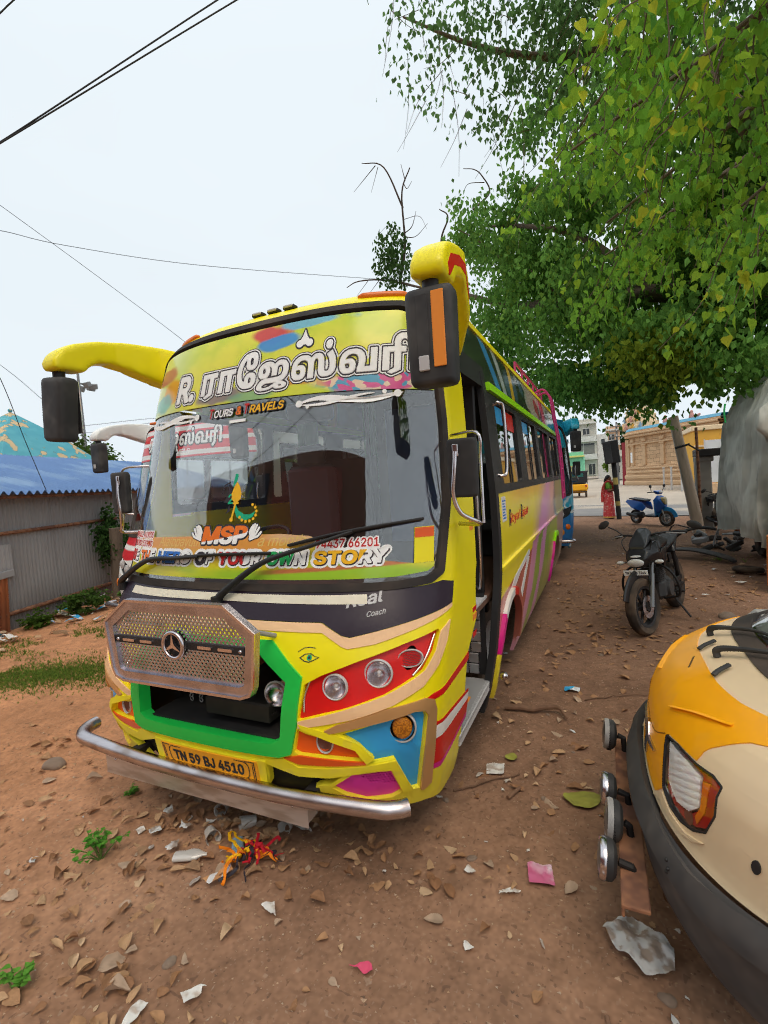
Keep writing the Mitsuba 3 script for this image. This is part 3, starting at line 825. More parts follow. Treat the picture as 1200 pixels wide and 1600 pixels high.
# lettering on the glass
_TAM = [[[(767,68),(806,68),(805,81),(809,91),(814,96),(825,101),(847,102),(862,96),(871,86),(875,75),(876,68),(876,0),(856,0),(856,60),(854,75),(852,81),(847,86),(841,88),(834,88),(826,84),(824,79),(824,72),(826,68),(842,68),(842,54),(825,53),(825,0),(807,-18),(805,-18),(799,-25),(797,-25),(786,-15),(786,-13),(805,5),(805,53),(787,53),(787,0),(767,0)]],[[(620,23),(621,42),(624,50),(630,58),(638,64),(651,69),(674,70),(686,67),(694,63),(702,55),(707,41),(707,28),(704,15),(726,15),(726,69),(746,69),(746,1),(682,1),(682,13),(686,22),(687,29),(686,40),(681,50),(675,54),(666,56),(661,56),(650,53),(643,47),(640,41),(642,40),(647,42),(659,42),(665,40),(672,34),(675,26),(675,16),(672,8),(667,3),(656,-1),(643,-1),(635,1),(625,9)],[(638,26),(640,17),(647,13),(653,14),(656,19),(655,26),(650,29),(641,28)]],[[(442,23),(443,41),(449,54),(457,62),(461,63),(462,65),(469,68),(479,70),(498,69),(508,65),(515,59),(524,67),(532,70),(544,70),(553,67),(560,60),(563,52),(565,19),(568,15),(574,13),(582,15),(586,25),(586,36),(584,45),(578,59),(574,63),(575,66),(591,74),(602,56),(606,42),(606,23),(602,12),(593,3),(581,-1),(567,-1),(559,1),(555,3),(548,10),(544,21),(543,50),(537,56),(531,55),(527,47),(527,0),(507,0),(506,41),(503,49),(493,55),(483,56),(474,54),(465,47),(462,41),(464,40),(469,42),(481,42),(487,40),(494,34),(497,26),(497,16),(494,8),(489,3),(478,-1),(465,-1),(457,1),(447,9)],[(460,25),(462,17),(469,13),(475,14),(478,19),(477,26),(472,29),(467,29),(461,27)]],[[(568,86),(568,93),(570,97),(575,100),(582,100),(586,98),(589,93),(588,84),(586,81),(582,79),(573,80)]],[[(302,-16),(302,-5),(305,3),(311,10),(320,15),(333,18),(390,19),(401,23),(405,27),(408,36),(408,41),(405,50),(400,54),(392,55),(386,53),(382,47),(381,25),(361,25),(361,37),(360,43),(357,50),(352,54),(346,55),(345,53),(348,51),(351,44),(351,35),(348,28),(344,24),(338,21),(333,20),(316,21),(310,24),(305,29),(302,37),(303,51),(305,55),(315,64),(331,69),(347,69),(359,66),(370,58),(373,62),(381,67),(388,69),(402,69),(414,65),(425,54),(428,44),(428,32),(425,22),(413,10),(397,5),(398,4),(405,4),(412,2),(419,-2),(424,-8),(426,-14),(425,-27),(422,-32),(417,-36),(408,-39),(390,-38),(384,-35),(380,-31),(376,-21),(362,-33),(350,-38),(344,-39),(322,-38),(313,-34),(306,-27)],[(394,-21),(398,-25),(404,-25),(408,-22),(409,-15),(405,-10),(396,-9),(393,-15)],[(322,-9),(324,-19),(330,-24),(335,-25),(344,-24),(357,-17),(373,-2),(381,2),(385,2),(385,3),(338,4),(334,3),(328,1),(324,-3)],[(320,38),(323,33),(330,33),(334,38),(334,43),(332,48),(327,51),(323,51),(319,44)]],[[(203,43),(203,59),(207,74),(212,83),(225,95),(233,99),(244,102),(266,103),(275,101),(283,97),(289,90),(291,84),(290,70),(286,63),(279,58),(272,56),(259,56),(248,60),(241,69),(240,84),(235,82),(230,77),(224,66),(222,57),(222,44),(225,32),(229,25),(238,18),(239,19),(240,33),(247,42),(258,46),(270,46),(281,42),(287,36),(289,32),(290,19),(287,11),(280,4),(274,1),(265,-1),(248,-1),(238,1),(224,7),(210,21),(205,33)],[(257,82),(258,72),(260,70),(268,69),(272,75),(271,84),(267,88),(260,89)],[(256,20),(258,13),(266,14),(271,21),(270,30),(265,33),(259,32),(256,27)]],[[(118,68),(193,68),(193,54),(176,53),(176,0),(156,0),(155,54),(138,53),(138,0),(118,0)]],[[(29,68),(104,68),(104,54),(87,53),(87,0),(61,-25),(59,-25),(56,-21),(54,-21),(48,-15),(48,-13),(67,5),(67,53),(49,53),(49,0),(29,0)]]]


def tamil_poly(width, height):
    """the bus's name in its own script, letters as outlines"""
    g = unary_union([Polygon(c[0], c[1:]).buffer(0) for c in _TAM])
    b = g.bounds
    return affinity.affine_transform(g, [width / (b[2] - b[0]), 0, 0, height / 70.0, -b[0] * width / (b[2] - b[0]), 0])



def letters(name, g, fill, d=.0012, out=.010, outm='m_textdark', mid=None):
    if out:
        E(ws + '__' + name + '_outline', slab(SH, g.buffer(out), d, d + .0010, None), outm)
        d += .0012
    if mid:
        E(ws + '__' + name + '_rim', slab(SH, g.buffer(mid[0]), d, d + .0010, None), mid[1])
        d += .0012
    return E(ws + '__' + name, slab(SH, g, d, d + .0012, None), fill)


tam = tamil_poly(1.38, .130)
tam = shp_transform(lambda x, y: (x + .10 * y, np.where(y < 0, y * .42, np.where(y > .13, .13 + (y - .13) * 1.25, y))), tam)
tam = tr(tam, -.36, 2.385)
rr = tr(text_poly('R.', .150, 4, 0.12), -.60, 2.378)
full = unary_union([tam, rr]).intersection(inner.buffer(-.03))
letters('title_lettering', full, 'm_textwhite', .0012, .022, 'm_textdark', (.017, 'm_textwhite'))
E(ws + '__title_shadow_line', slab(SH, full.buffer(.010).difference(full.buffer(.003)), .0037, .0045, None), 'm_textdark')
finial = unary_union([Point(.395, 2.605).buffer(.026), Point(.365, 2.588).buffer(.022), Point(.425, 2.588).buffer(.022), P((.377, 2.62), (.395, 2.668), (.413, 2.62))])
letters('title_finial', finial, 'm_textwhite', .0014, .009)
x0 = -.262
for t, mt, w_, h_ in (('T', 'm_textred', .034, .052), ('OURS', 'm_textwhite', .148, .040), ('&', 'm_textorange', .040, .044), ('T', 'm_textred', .036, .054), ('RAVELS', 'm_textyellow', .235, .042)):
    g = text_poly(t, h_, 3, .2, w_)
    letters('subtitle_lettering', tr(g, x0, 2.240), mt, .0014, 0 if t == 'T' else .005)
    x0 += w_ + (.020 if t in ('OURS', '&') else .004)
E(ws + '__small_label', slab(SH, sbox(-.10, 2.195, .02, 2.212), .001, .002, None), 'm_textwhite')


def flourish(x0, x1, z):
    w_ = x1 - x0
    out = []
    for ph, amp, th, a, b in ((0, .020, .027, 0, 1), (.6, .016, .017, .12, .92), (math.pi, .014, .014, .05, .75)):
        t = np.linspace(a, b, 40)
        cx, cz = x0 + w_ * t, z + amp * np.sin(2 * math.pi * t * 1.05 + ph) + .012 * (t - .5)
        hw_ = th * np.sin(math.pi * (t - a) / (b - a)) ** .7 * .5 + .0012
        out.append(Polygon(np.r_[np.c_[cx, cz + hw_], np.c_[cx, cz - hw_][::-1]]).buffer(0))
    out += [Point(x0 + .022, z - .002).buffer(.019), Point(x1 - .03, z + .008).buffer(.020), Point(x0 + .075, z - .022).buffer(.011), Point(x1 - .10, z + .020).buffer(.012)]
    return unary_union(out)


fl = flourish(.35, .95, 2.252)
E(ws + '__flourish', slab(SH, fl, .001, .0022, None), 'm_textwhite')
E(ws + '__flourish', slab(SH, mir(flourish(.35, .97, 2.262)), .001, .0022, None), 'm_textwhite')
# MSP with wings
mspt = text_poly('MSP', .082, 6, .12, .315)
mspt = tr(mspt, -.215, 1.533)
letters('badge_lettering', mspt, 'm_textwhite', .0014, .009)
cut = mspt.intersection(P((-.3, 1.64), (.14, 1.64), (.09, 1.585), (-.02, 1.565), (-.15, 1.545), (-.3, 1.53)))
E(ws + '__badge_orange', slab(SH, cut, .0038, .0046, None), 'm_textorange')
for sg, cx in ((-1, -.225), (1, .118)):
    wing = []
    for i in range(6):
        a = math.radians(20 + i * 17)
        ln = .105 - i * .012
        base = (0.0, -.035 + .004 * i)
        wing.append(LineString([base, (base[0] + .5 * ln * math.cos(a) , base[1] + .45 * ln * math.sin(a)), (base[0] + .55 * ln * math.cos(a) + .012, base[1] + ln * math.sin(a) * .98)]).buffer(.0062 if i < 4 else .005))
    g = tr(affinity.scale(unary_union(wing), sg, 1, origin=(0, 0)), cx, 1.585)
    letters('wing', g, 'm_textwhite', .0014, .005)
# slogan
x0 = -.955
for t, mt, w_ in (('BE', 'm_textred', .135), ('THE', 'm_textorange', .170), ('HERO', 'm_textblue', .290), ('OF', 'm_textdark', .130), ('YOUR', 'm_textred', .275), ('OWN', 'm_textgreen', .225), ('STORY', 'm_textyellow', .370)):
    g = tr(text_poly(t, .058, 5, .08, w_), x0, 1.424)
    E(ws + '__slogan_backing', slab(SH, g.buffer(.016), .001, .0020, None), 'm_textwhite')
    E(ws + '__slogan_outline', slab(SH, tr(g, .003, -.003).buffer(.003), .0022, .003, None), 'm_textdark')
    E(ws + '__slogan_lettering', slab(SH, g, .0032, .0042, None), 'm_textwhite')
    up = g.intersection(P((x0 - .1, 1.6), (x0 + w_ * .95, 1.6), (x0 + w_ * .55, 1.40), (x0 - .1, 1.40)))
    E(ws + '__slogan_colour', slab(SH, up, .0043, .0049, None), mt)
    x0 += w_ + .038
for t, x, z, h_, w_ in (('94437 66201', .505, 1.500, .040, .315), ('98431 41935', -.93, 1.560, .034, .27), ('88702 53930', -.93, 1.508, .034, .27)):
    g = tr(text_poly(t, h_, 2, .08 if x < 0 else 0, w_), x, z)
    E(ws + '__phone_backing', slab(SH, g.buffer(.007), .001, .0019, None), 'm_textwhite')
    E(ws + '__phone_lettering', slab(SH, g, .002, .003, None), 'm_textred')
# script words, gold
for t, x, w_ in (('Alaippayuth', -.58, .36), ('a month', .17, .28)):
    E(ws + '__script_lettering', slab(SH, tr(text_poly(t, .055, 0, .35, w_), x, 1.515), .001, .0018, None), 'm_goldtext')
matte('m_goldtext', (0.70, 0.50, 0.16), 0.5)
# spear-and-peacock emblem
leaf = P((0, 1.86), (.018, 1.835), (.034, 1.795), (.030, 1.765), (.010, 1.748), (-.010, 1.748), (-.030, 1.765), (-.034, 1.795), (-.018, 1.835))
staff = LineString([(0, 1.75), (-.012, 1.70), (-.022, 1.652)]).buffer(.006)
E(ws + '__emblem_spear', slab(SH, tr(unary_union([leaf, staff, Point(-.022, 1.655).buffer(.012), sbox(-.02, 1.738, .02, 1.748)]), 0, 0), .0014, .0028, None), 'm_textyellow')
tail = P((.0, 1.735), (.020, 1.705), (.06, 1.682), (.10, 1.680), (.135, 1.695), (.12, 1.666), (.08, 1.650), (.04, 1.652), (.012, 1.67), (-.004, 1.70))
eyes = unary_union([Point(.085 + .058 * math.cos(a), 1.690 + .047 * math.sin(a)).buffer(.0085, 4) for a in np.radians(np.linspace(-150, 60, 9))])
E(ws + '__emblem_tail', slab(SH, tail, .001, .002, None), 'm_teal')
E(ws + '__emblem_feather', slab(SH, eyes, .0022, .003, None), 'm_textyellow')
crest = unary_union([LineString([(-.10, 1.80), (-.085, 1.845), (-.05, 1.858)]).buffer(.004), P((-.085, 1.75), (-.05, 1.80), (-.06, 1.84), (-.038, 1.83), (-.034, 1.78), (-.055, 1.745)), P((-.060, 1.69), (-.045, 1.735), (-.036, 1.70))])
E(ws + '__emblem_crest', slab(SH, crest, .001, .002, None), 'm_textdark')
E(ws + '__emblem_crown', slab(SH, P((-.03, 1.83), (-.016, 1.905), (.004, 1.90), (-.002, 1.865)), .001, .002, None), 'm_teal')
g = text_poly('2', .05, 3)
E(ws + '__emblem_numeral', slab(SH, tr(g, -.062, 1.742), .0012, .0022, None), 'm_teal')
# Real Coach
E(K + 'maker_lettering', slab(SH, tr(text_poly('Real', .050, 3, .1, .165), .690, 1.222, 8), .007, .0080, None), 'm_silver')
E(K + 'maker_lettering', slab(SH, tr(text_poly('Coach', .022, 1, .2, .085), .795, 1.182, 8), .007, .0090, None), 'm_silver')
# the painted eye on the right of the front
eye_o = P((-.045, .0), (-.02, .017), (.008, .020), (.03, .008), (.052, .004), (.03, -.008), (.005, -.018), (-.02, -.014))
ec = (.555, 1.020)
E(K + 'painted_eye', slab(SH, tr(eye_o.difference(affinity.scale(eye_o, .86, .80)), *ec), .0, .0016, None), 'm_textdark')
E(K + 'painted_eye__iris', slab(SH, tr(Point(.004, .002).buffer(.012), *ec), .0, .0018, None), 'm_teal')
E(K + 'painted_eye__pupil', slab(SH, tr(Point(.004, .002).buffer(.006), *ec), .0018, .0024, None), 'm_textdark')
E(K + 'painted_eye__brow', slab(SH, tr(LineString([(-.055, .024), (-.03, .040), (.0, .044), (.025, .040)]).buffer(.0016), *ec), .0, .0014, None), 'm_textdark')
# stripes round the corner and on the door post
for sgn in (1, -1):
    q = (lambda g: g) if sgn > 0 else mir
    e1 = lambda z: SH.s_of_y(2.56, z)
    E(K + 'corner_stripe', slab(SH, q(P((1.125, .815), (1.16, .826), (e1(.84), .842), (e1(.80), .800), (1.18, .798))), .0, .0025, .06), 'm_red', True)
    E(K + 'corner_stripe', slab(SH, q(P((1.189, .688), (1.35, .672), (e1(.63), .632), (e1(.615), .617), (1.35, .656), (1.187, .672))), .0, .0025, .06), 'm_red', True)
    E(K + 'corner_stripe', slab(SH, q(P((1.187, .670), (1.35, .654), (e1(.613), .615), (e1(.575), .575), (1.35, .600), (1.181, .612))), .0, .0025, .06), 'm_white', True)
    E(K + 'corner_stripe', slab(SH, q(P((1.181, .610), (1.35, .598), (e1(.573), .573), (e1(.50), .50), (1.45, .468), (1.25, .462), (1.178, .480))), .0, .0025, .06), 'm_red', True)
    E(K + 'corner_stripe', slab(SH, q(P((1.178, .478), (1.25, .460), (1.45, .466), (e1(.498), .498), (e1(.47), .47), (1.42, .440), (1.24, .434), (1.176, .452))), .0, .0024, .06), 'm_magenta', True)
sR = Side(SH, 1)
for (z0, z1), mt in zip(((1.035, 1.06), (.985, 1.02), (.885, .915)), ('m_red', 'm_mirror_orange', 'm_red')):
    E(K + 'post_stripe', sslab(sR, P((2.66, z0), (2.735, z0), (2.745, z1), (2.66, z1)), .0, .0025), mt)
E(K + 'post_stripe', sslab(sR, P((2.69, 1.50), (2.765, 1.50), (2.77, 1.56), (2.69, 1.56)), .0, .0025), 'm_mirror_orange')
# door opening: black rear jamb, grab rails, steps
jam = P((3.47, 2.55), (3.58, 2.55), (3.52, 1.4), (3.49, 1.1), (3.42, .85), (3.26, .19), (3.17, .19), (3.33, .85), (3.41, 1.1), (3.43, 1.4))
E(K + 'door_frame', sslab(sR, jam, -.035, .012, .15), 'm_black', 30)
E(K + 'door_head', cat(sslab(sR, P((2.90, 2.44), (3.60, 2.44), (3.60, 2.60), (2.90, 2.60)), -.10, .006, .15), sslab(sR, P((2.86, 1.3), (2.92, 2.44), (2.99, 2.44), (2.90, 1.3)), -.12, -.03, .15)), 'm_black')
dp = E(K + 'door_panel', cat(box((-1.20, 3.42, 1.70), (.78, .035, 1.5), .01)), 'm_black')
E(dp + '__pane', box((-1.20, 3.400, 1.85), (.60, .006, 1.0), .002), 'm_seatblue')
E(K + 'grab_rail', tube([(-.735, 3.66, 2.33), (-.69, 3.66, 2.34), (-.665, 3.70, 2.28), (-.66, 3.70, 1.86), (-.685, 3.66, 1.80), (-.73, 3.66, 1.81)], .013, 10, 5), 'm_chrome', 60)
E(K + 'grab_rail', tube([(-.86, 3.36, 1.95), (-.81, 3.30, 2.0), (-.80, 3.28, 1.85), (-.80, 3.28, 1.1), (-.85, 3.34, 1.03)], .012, 10, 5), 'm_chrome', 60)
st_ = E(K + 'entrance_step', cat(box((-1.05, 2.85, .385), (.58, .80, .03), .005), box((-1.10, 2.95, .66), (.40, .70, .03), .005)), 'm_grey', 30)
E(st_ + '__tread', cat(box((-.93, 2.68, .4015), (.22, .10, .004)), box((-.93, 2.90, .4015), (.22, .08, .004))), 'm_mirror_orange')
E(st_ + '__edge', cat(box((-.775, 2.83, .37), (.03, .74, .06), .004)), 'm_silver')
sp = E(K + 'step_wall', cat(box((-1.10, 3.30, .70), (.62, .02, .58)), box((-1.38, 2.9, .68), (.02, .85, .56))), 'm_black')
for i in range(5):
    for j in range(7):
        zc = .45 + j * .078
        E(sp + '__tile', box((-.86 - i * .078 - .02 * (j < 2), 3.286 - .010 * 0, zc), (.072, .010, .072), .004), 'm_foil')
for i in range(8):
    E(sp + '__tile', box((-1.366, 2.62 + i * .09, .88), (.010, .082, .10), .004), 'm_foil')
E(K + 'floor_edge', box((-1.10, 3.10, .955), (.64, .5, .02)), 'm_silver')
# cab: dash, wheel, driver seat, curtain
E(K + 'dashboard', cat(box((-1.95, 2.50, 1.16), (1.85, .34, .22), .05), box((-2.4, 2.68, 1.22), (.6, .2, .16), .04)), 'm_dash', 40)
E(K + 'steering_wheel', lathe([(.21 + .016 * math.cos(a), .016 * math.sin(a)) for a in np.linspace(0, 2 * math.pi, 11)], 30, (-2.36, 2.92, 1.42), (0, -.45, .9)), 'm_black', 50)
E(K + 'driver_seat', cat(box((-2.36, 3.4, 1.28), (.5, .5, .14), .05), box((-2.36, 3.66, 1.65), (.5, .12, .7), .05), box((-2.36, 3.67, 2.08), (.28, .1, .2), .04)), 'm_seat', 40)
E(K + 'cab_partition', cat(box((-2.3, 3.95, 1.5), (.9, .04, 1.1), .01), tube([(-1.9, 3.9, .95), (-1.9, 3.9, 2.75)], .02), tube([(-1.35, 3.9, .95), (-1.35, 3.9, 2.75)], .02)), 'm_dash', 40)
cu = []
for x in (-2.72, -2.0, -1.62):
    t = np.linspace(0, 1, 24)
    g = Polygon(np.r_[np.c_[x + .22 * t, 4.02 + .025 * np.sin(t * 34)], np.c_[x + .22 * t, 4.03 + .025 * np.sin(t * 34)][::-1]])
    cu.append(mv(extr(g.buffer(0), .9), (0, 0, 1.75)))
E(K + 'curtain', cat(*cu), 'm_curtain', 40)
E(K + 'cab_mirror', box((-1.75, 2.75, 2.30), (.36, .04, .14), .02), 'm_black')
E(K + 'engine_cover', box((-1.75, 3.1, 1.10), (.6, .9, .34), .08), 'm_dash', 40)
E(K + 'luggage', cat(box((-1.05, 3.62, 1.15), (.3, .25, .34), .08)), 'm_textblue', 40)
# marker lamps
for sgn in (1, -1):
    c = np.linspace(.665, .985, 12)
    E(K + 'amber_marker', sweep(SH.map(np.c_[c * sgn, np.interp(c, [.66, .99], [2.855, 2.848]), np.full(12, .006)]), np.interp(np.linspace(0, 1, 12), [0, .1, .9, 1], [.006, .018, .018, .006]), np.interp(np.linspace(0, 1, 12), [0, .1, .9, 1], [.006, .019, .019, .006]), 12), 'm_amber', 60)
for s_ in (-.10, .03, .16):
    b0 = SH.map([[s_, 2.885, .006]])[0]
    lam = E(K + 'clear_marker', box(b0, (.085, .05, .026), .008), 'm_black', 40)
    E(lam + '__lens', box(b0 + [0, -.018, .004], (.066, .028, .016), .005), 'm_silver', 40)
# mirrors
for sgn in (1, -1):
    a = E(K + 'mirror_arm', mirror_arm(SH, sgn, 0), 'm_yellow', 50)
    cx = -1.83 + sgn * (1.205 if sgn > 0 else 1.235)
    mc_ = mirror_case((cx, 1.965, 2.385), .205, .13, .395)
    if sgn < 0:
        mc_.apply_transform(trimesh.transformations.rotation_matrix(math.radians(6), (0, 1, 0), (cx, 1.965, 2.56)))
    mc = E(K + 'mirror', mc_, 'm_mirrorcase', 40)
    E(mc + '__glass', box((cx, 2.032, 2.40), (.165, .006, .32), .002), 'm_mirrorglass')
    E(mc + '__neck', tube([(cx, 1.965, 2.56), (cx, 1.968, 2.66)], .035, 14), 'm_black', 40)
    if sgn > 0:
        E(mc + '__reflector_strip', box((cx + .045, 1.900, 2.405), (.052, .006, .30), .002), 'm_mirror_orange')
        E(mc + '__lamp', box((cx - .022, 1.898, 2.275), (.046, .010, .062), .004), 'm_silver')
        E(mc + '__rib', cat(box((cx - .022, 1.899, 2.40), (.050, .006, .30), .002)), 'm_mirrorcase')
    lm_c = np.array([-1.83 + sgn * 1.212, 2.30, 1.85])
    lm = E(K + 'low_mirror', mirror_case(lm_c, .148, .055, .285), 'm_mirrorcase', 40)
    E(lm + '__glass', box(lm_c + [0, .030, 0], (.125, .006, .25), .002), 'm_mirrorglass')
    o = np.array([-1.83, 0, 0])
    k_ = np.array([sgn, 1, 1])
    E(lm + '__bracket', cat(tube([o + k_ * p for p in ((1.187, 2.262, 1.93), (1.182, 2.250, 1.84), (1.172, 2.25, 1.72), (1.20, 2.27, 1.63), (1.275, 2.33, 1.575), (1.14, 2.44, 1.565))], .011, 10, 5), tube([o + k_ * p for p in ((1.29, 2.34, 1.575), (1.285, 2.36, 1.75), (1.28, 2.38, 1.9), (1.27, 2.38, 2.02), (1.10, 2.50, 2.03))], .008, 10, 5), box(o + k_ * [1.187, 2.262, 1.935], (.03, .012, .06), .004)), 'm_chrome', 60)
# red swoosh on the outer face of the arms
sw = P((1.985, 2.63), (1.965, 2.675), (2.02, 2.735), (2.18, 2.79), (2.42, 2.80), (2.66, 2.765), (2.76, 2.71), (2.76, 2.625), (2.71, 2.64), (2.66, 2.69), (2.40, 2.745), (2.20, 2.745), (2.08, 2.71), (2.03, 2.665)).buffer(-.008).buffer(.008)
m = m3.Manifold.extrude(xsec(sw), .008).refine_to_length(.03).to_mesh()
v = np.array(m.vert_properties[:, :3], float)
dx = arm_x(v[:, 0]) + .0625 * np.interp(v[:, 0], [1.9, 2.4, 3.0], [1.08, 1.0, 1.25]) + v[:, 2]
E(K + 'arm_swoosh', trimesh.Trimesh(np.c_[-1.83 + dx, v[:, 0], v[:, 1]], np.array(m.tri_verts), process=False), 'm_red', 40)
# wipers
for (pv, mid, b0, b1) in (((-.02, 1.232), (.24, 1.425), (.36, 1.515), (1.03, 1.612)), ((-.99, 1.245), (-.60, 1.425), (-.66, 1.425), (.26, 1.478))):
    e = ((b0[0] + b1[0]) / 2, (b0[1] + b1[1]) / 2 + .006)
    pa = SH.map([[*pv, .02], [pv[0] + .05, pv[1] + .04, .045], [*mid, .05], [mid[0] * .4 + e[0] * .6, mid[1] * .4 + e[1] * .6, .04], [*e, .028]])
    w_ = E(K + 'wiper', cat(tube(pa, [.024, .020, .014, .010, .009], 10, 6), mv(trimesh.creation.cylinder(.03, .05), pa[0])), 'm_black', 40)
    c = np.linspace(0, 1, 14)
    bl = SH.map(np.c_[b0[0] + (b1[0] - b0[0]) * c, b0[1] + (b1[1] - b0[1]) * c + .012 * np.sin(c * math.pi), np.full(14, .010)])
    bl2 = SH.map(np.c_[b0[0] + (b1[0] - b0[0]) * c, b0[1] + (b1[1] - b0[1]) * c + .012 * np.sin(c * math.pi), .016 + .014 * np.sin(c * math.pi)])
    E(w_ + '__blade', cat(sweep(bl, .006, .009, 8), sweep(bl2, .007, .007, 8)), 'm_black', 40)
# side details
E(K + 'rub_rail', sslab(sR, P((3.50, 1.105), (REAR, 1.125), (REAR, 1.155), (3.50, 1.135)), -.002, .022, .3), 'm_sidepaint', 30)
for yc_ in (3.93, 7.95):
    ring = Point(yc_, .33).buffer(.56, 16).difference(Point(yc_, .33).buffer(.495, 16)).intersection(sbox(yc_ - 1, .2, yc_ + .60, 1))
    for a0, a1, mt in ((0, 66, 'm_sidepaint'), (66, 88, 'm_red' if yc_ < 5 else 'm_lime'), (88, 128, 'm_white' if yc_ < 5 else 'm_lime'), (128, 160, 'm_magenta'), (160, 215, 'm_yellow' if yc_ < 5 else 'm_pink')):
        wed = Polygon([(yc_, .33)] + [(yc_ + math.cos(math.radians(a)) * 1.2, .33 + math.sin(math.radians(a)) * 1.2) for a in np.linspace(a0, a1, 6)])
        E(K + 'arch_lip', sslab(sR, ring.intersection(wed), -.03, .03, .12), mt, 30)
for g in (P((3.86, .86), (4.10, .95), (4.95, 1.055), (5.02, 1.01), (4.40, .93), (4.02, .83)), P((4.30, .66), (4.86, 1.0), (4.97, .98), (4.42, .60))):
    E(K + 'white_flash', sslab(sR, g.buffer(-.012).buffer(.012), 0, .003), 'm_white')
E(K + 'script_lettering', sslab(sR, tr(text_poly('Royal Rajah', .075, 0, .45, 1.05), 3.95, 1.41), 0, .003, None), 'm_textred')
E(K + 'script_lettering', sslab(sR, tr(text_poly('R', .135, 0, .45, .10), 3.92, 1.39), 0.003, .005, None), 'm_textdark')
E(K + 'script_lettering', sslab(sR, tr(text_poly('R', .135, 0, .45, .10), 4.52, 1.39), 0.003, .005, None), 'm_textdark')
nt = E(K + 'notice', sslab(sR, sbox(3.66, 1.45, 3.82, 1.64), .001, .004, None), 'm_white')
E(nt + '__lines', sslab(sR, unary_union([sbox(3.68, 1.47 + i * .022, 3.80 - .02 * (i % 3), 1.480 + i * .022) for i in range(7)]), .0045, .0055, None), 'm_textblue')
for x0_, x1_, z0_, z1_, mt in ((3.9, 4.2, 2.22, 2.36, 'm_blue'), (4.25, 4.75, 2.2, 2.36, 'm_red'), (5.25, 5.7, 2.24, 2.36, 'm_blue')):
    E(K + 'window_sticker', sslab(sR, sbox(x0_, z0_, x1_, z1_), -.016, -.014, None), mt)
E(K + 'side_lamp', mv(trimesh.creation.icosphere(2, .03), (-.70, 3.42, .36)), 'm_chrome', True)
# ladder and roof carrier
paint('m_ladder', (0.50, 0.035, 0.18), 0.4, 0.4)
lad = []
for y in (8.42, 8.80):
    lad.append(tube([(-.99, y, 3.12), (-.86, y, 3.16), (-.76, y, 3.02), (-.72, y, 2.7), (-.66, y, 2.3), (-.63, y, 1.8), (-.62, y, 1.36)], .018, 8, 4))
ladk = E(K + 'ladder', cat(*lad), 'm_ladder', 40)
for i in range(8):
    z = 1.45 + i * .2
    xx = np.interp(z, [1.36, 1.8, 2.3, 2.7, 3.0], [-.62, -.63, -.66, -.72, -.76])
    E(ladk + '__rung', tube([(xx, 8.40, z), (xx, 8.82, z)], .013, 8), 'm_ladder', 40)
rk = []
for x in (-2.7, -.98):
    for z in (3.1, 3.22):
        rk.append(tube([(x, 6.4, z), (x, 9.3, z)], .016, 8))
    for y in np.arange(6.4, 9.35, .58):
        rk.append(tube([(x, y, 2.98), (x, y, 3.23)], .014, 8))
for y in np.arange(6.4, 9.35, .58):
    rk.append(tube([(-2.7, y, 3.05), (-.98, y, 3.05)], .014, 8))
E(K + 'roof_carrier', cat(*rk), 'm_ladder', 40)
E(K + 'fan_housing', mv(cat(lathe([(.12, 0), (.13, .02), (.10, .04), (.001, .05)], 20), box((0, 0, -.08), (.1, .1, .12), .02)), (-2.36, 3.2, 2.62)), 'm_black', 40)
E(K + 'exhaust_pipe', tube([(-1.2, 6.0, .35), (-1.2, 9.0, .33)], .04, 10), 'm_blackfit', 40)
for c_, s_ in (((-2.66, 2.22, .75), (.4, .02, .9)), ((-1.06, 2.22, .75), (.34, .02, .9)), ((-2.86, 2.7, .9), (.02, .9, 1.0))):
    E(K + 'skirt_plate', box(c_, s_), 'm_blackfit')

# ------------------------------------------------------------------ the two buses parked beside and behind
def red_stripes(p, n, uv):
    w = 0.05 * dr.sin(p.y * 1.1) + 0.10 * (fbm(p.x * 2, p.y * .8, p.z * 2, 2) - .5)
    k = p.z + w + 0.10 * p.x
    r = smoothstep(.02, .0, dr.abs(dr.abs(k - 0.75) - .13) - .045)
    r2 = smoothstep(.02, .0, dr.abs(k - 0.45) - .05)
    col = mix((0.74, 0.74, 0.73), (0.55, 0.02, 0.03), dr.maximum(r, r2))
    return mix(col, (0.03, 0.03, 0.03), smoothstep(.02, .0, dr.abs(k - 0.98) - .018))


def blue_swirls(p, n, uv):
    w = fbm(p.x * 2.4 + 3, p.y * 1.2, p.z * 1.8, 3)
    w2 = fbm(p.x * 5, p.y * 2.5, p.z * 3.4, 2)
    col = mix((0.02, 0.16, 0.42), (0.02, 0.34, 0.50), smoothstep(0.4, 0.6, w))
    ln = smoothstep(.035, .012, dr.abs(w - .52)) * smoothstep(1.5, 1.1, p.z)
    col = mix(col, (0.62, 0.68, 0.70), ln)
    return mix(col, (0.60, 0.22, 0.03), smoothstep(.70, .74, w2) * smoothstep(1.2, .9, p.z))


paint('m_redstripe', proc(red_stripes), 0.25, 0.7)
paint('m_blueswirl', proc(blue_swirls), 0.3, 0.6)
paint('m_cyan', (0.03, 0.40, 0.55), 0.3, 0.6)
paint('m_whitepaint', (0.74, 0.74, 0.72), 0.3, 0.6)


def redbanner(p, n, uv):
    a = dr.abs(p.z - 2.52)
    return mix(mix((0.70, 0.70, 0.70), (0.60, 0.03, 0.04), smoothstep(.02, .03, a) * smoothstep(.14, .13, a)), (0.60, 0.03, 0.04), smoothstep(.19, .20, a))


paint('m_redbanner', proc(redbanner), 0.2, 0.8)


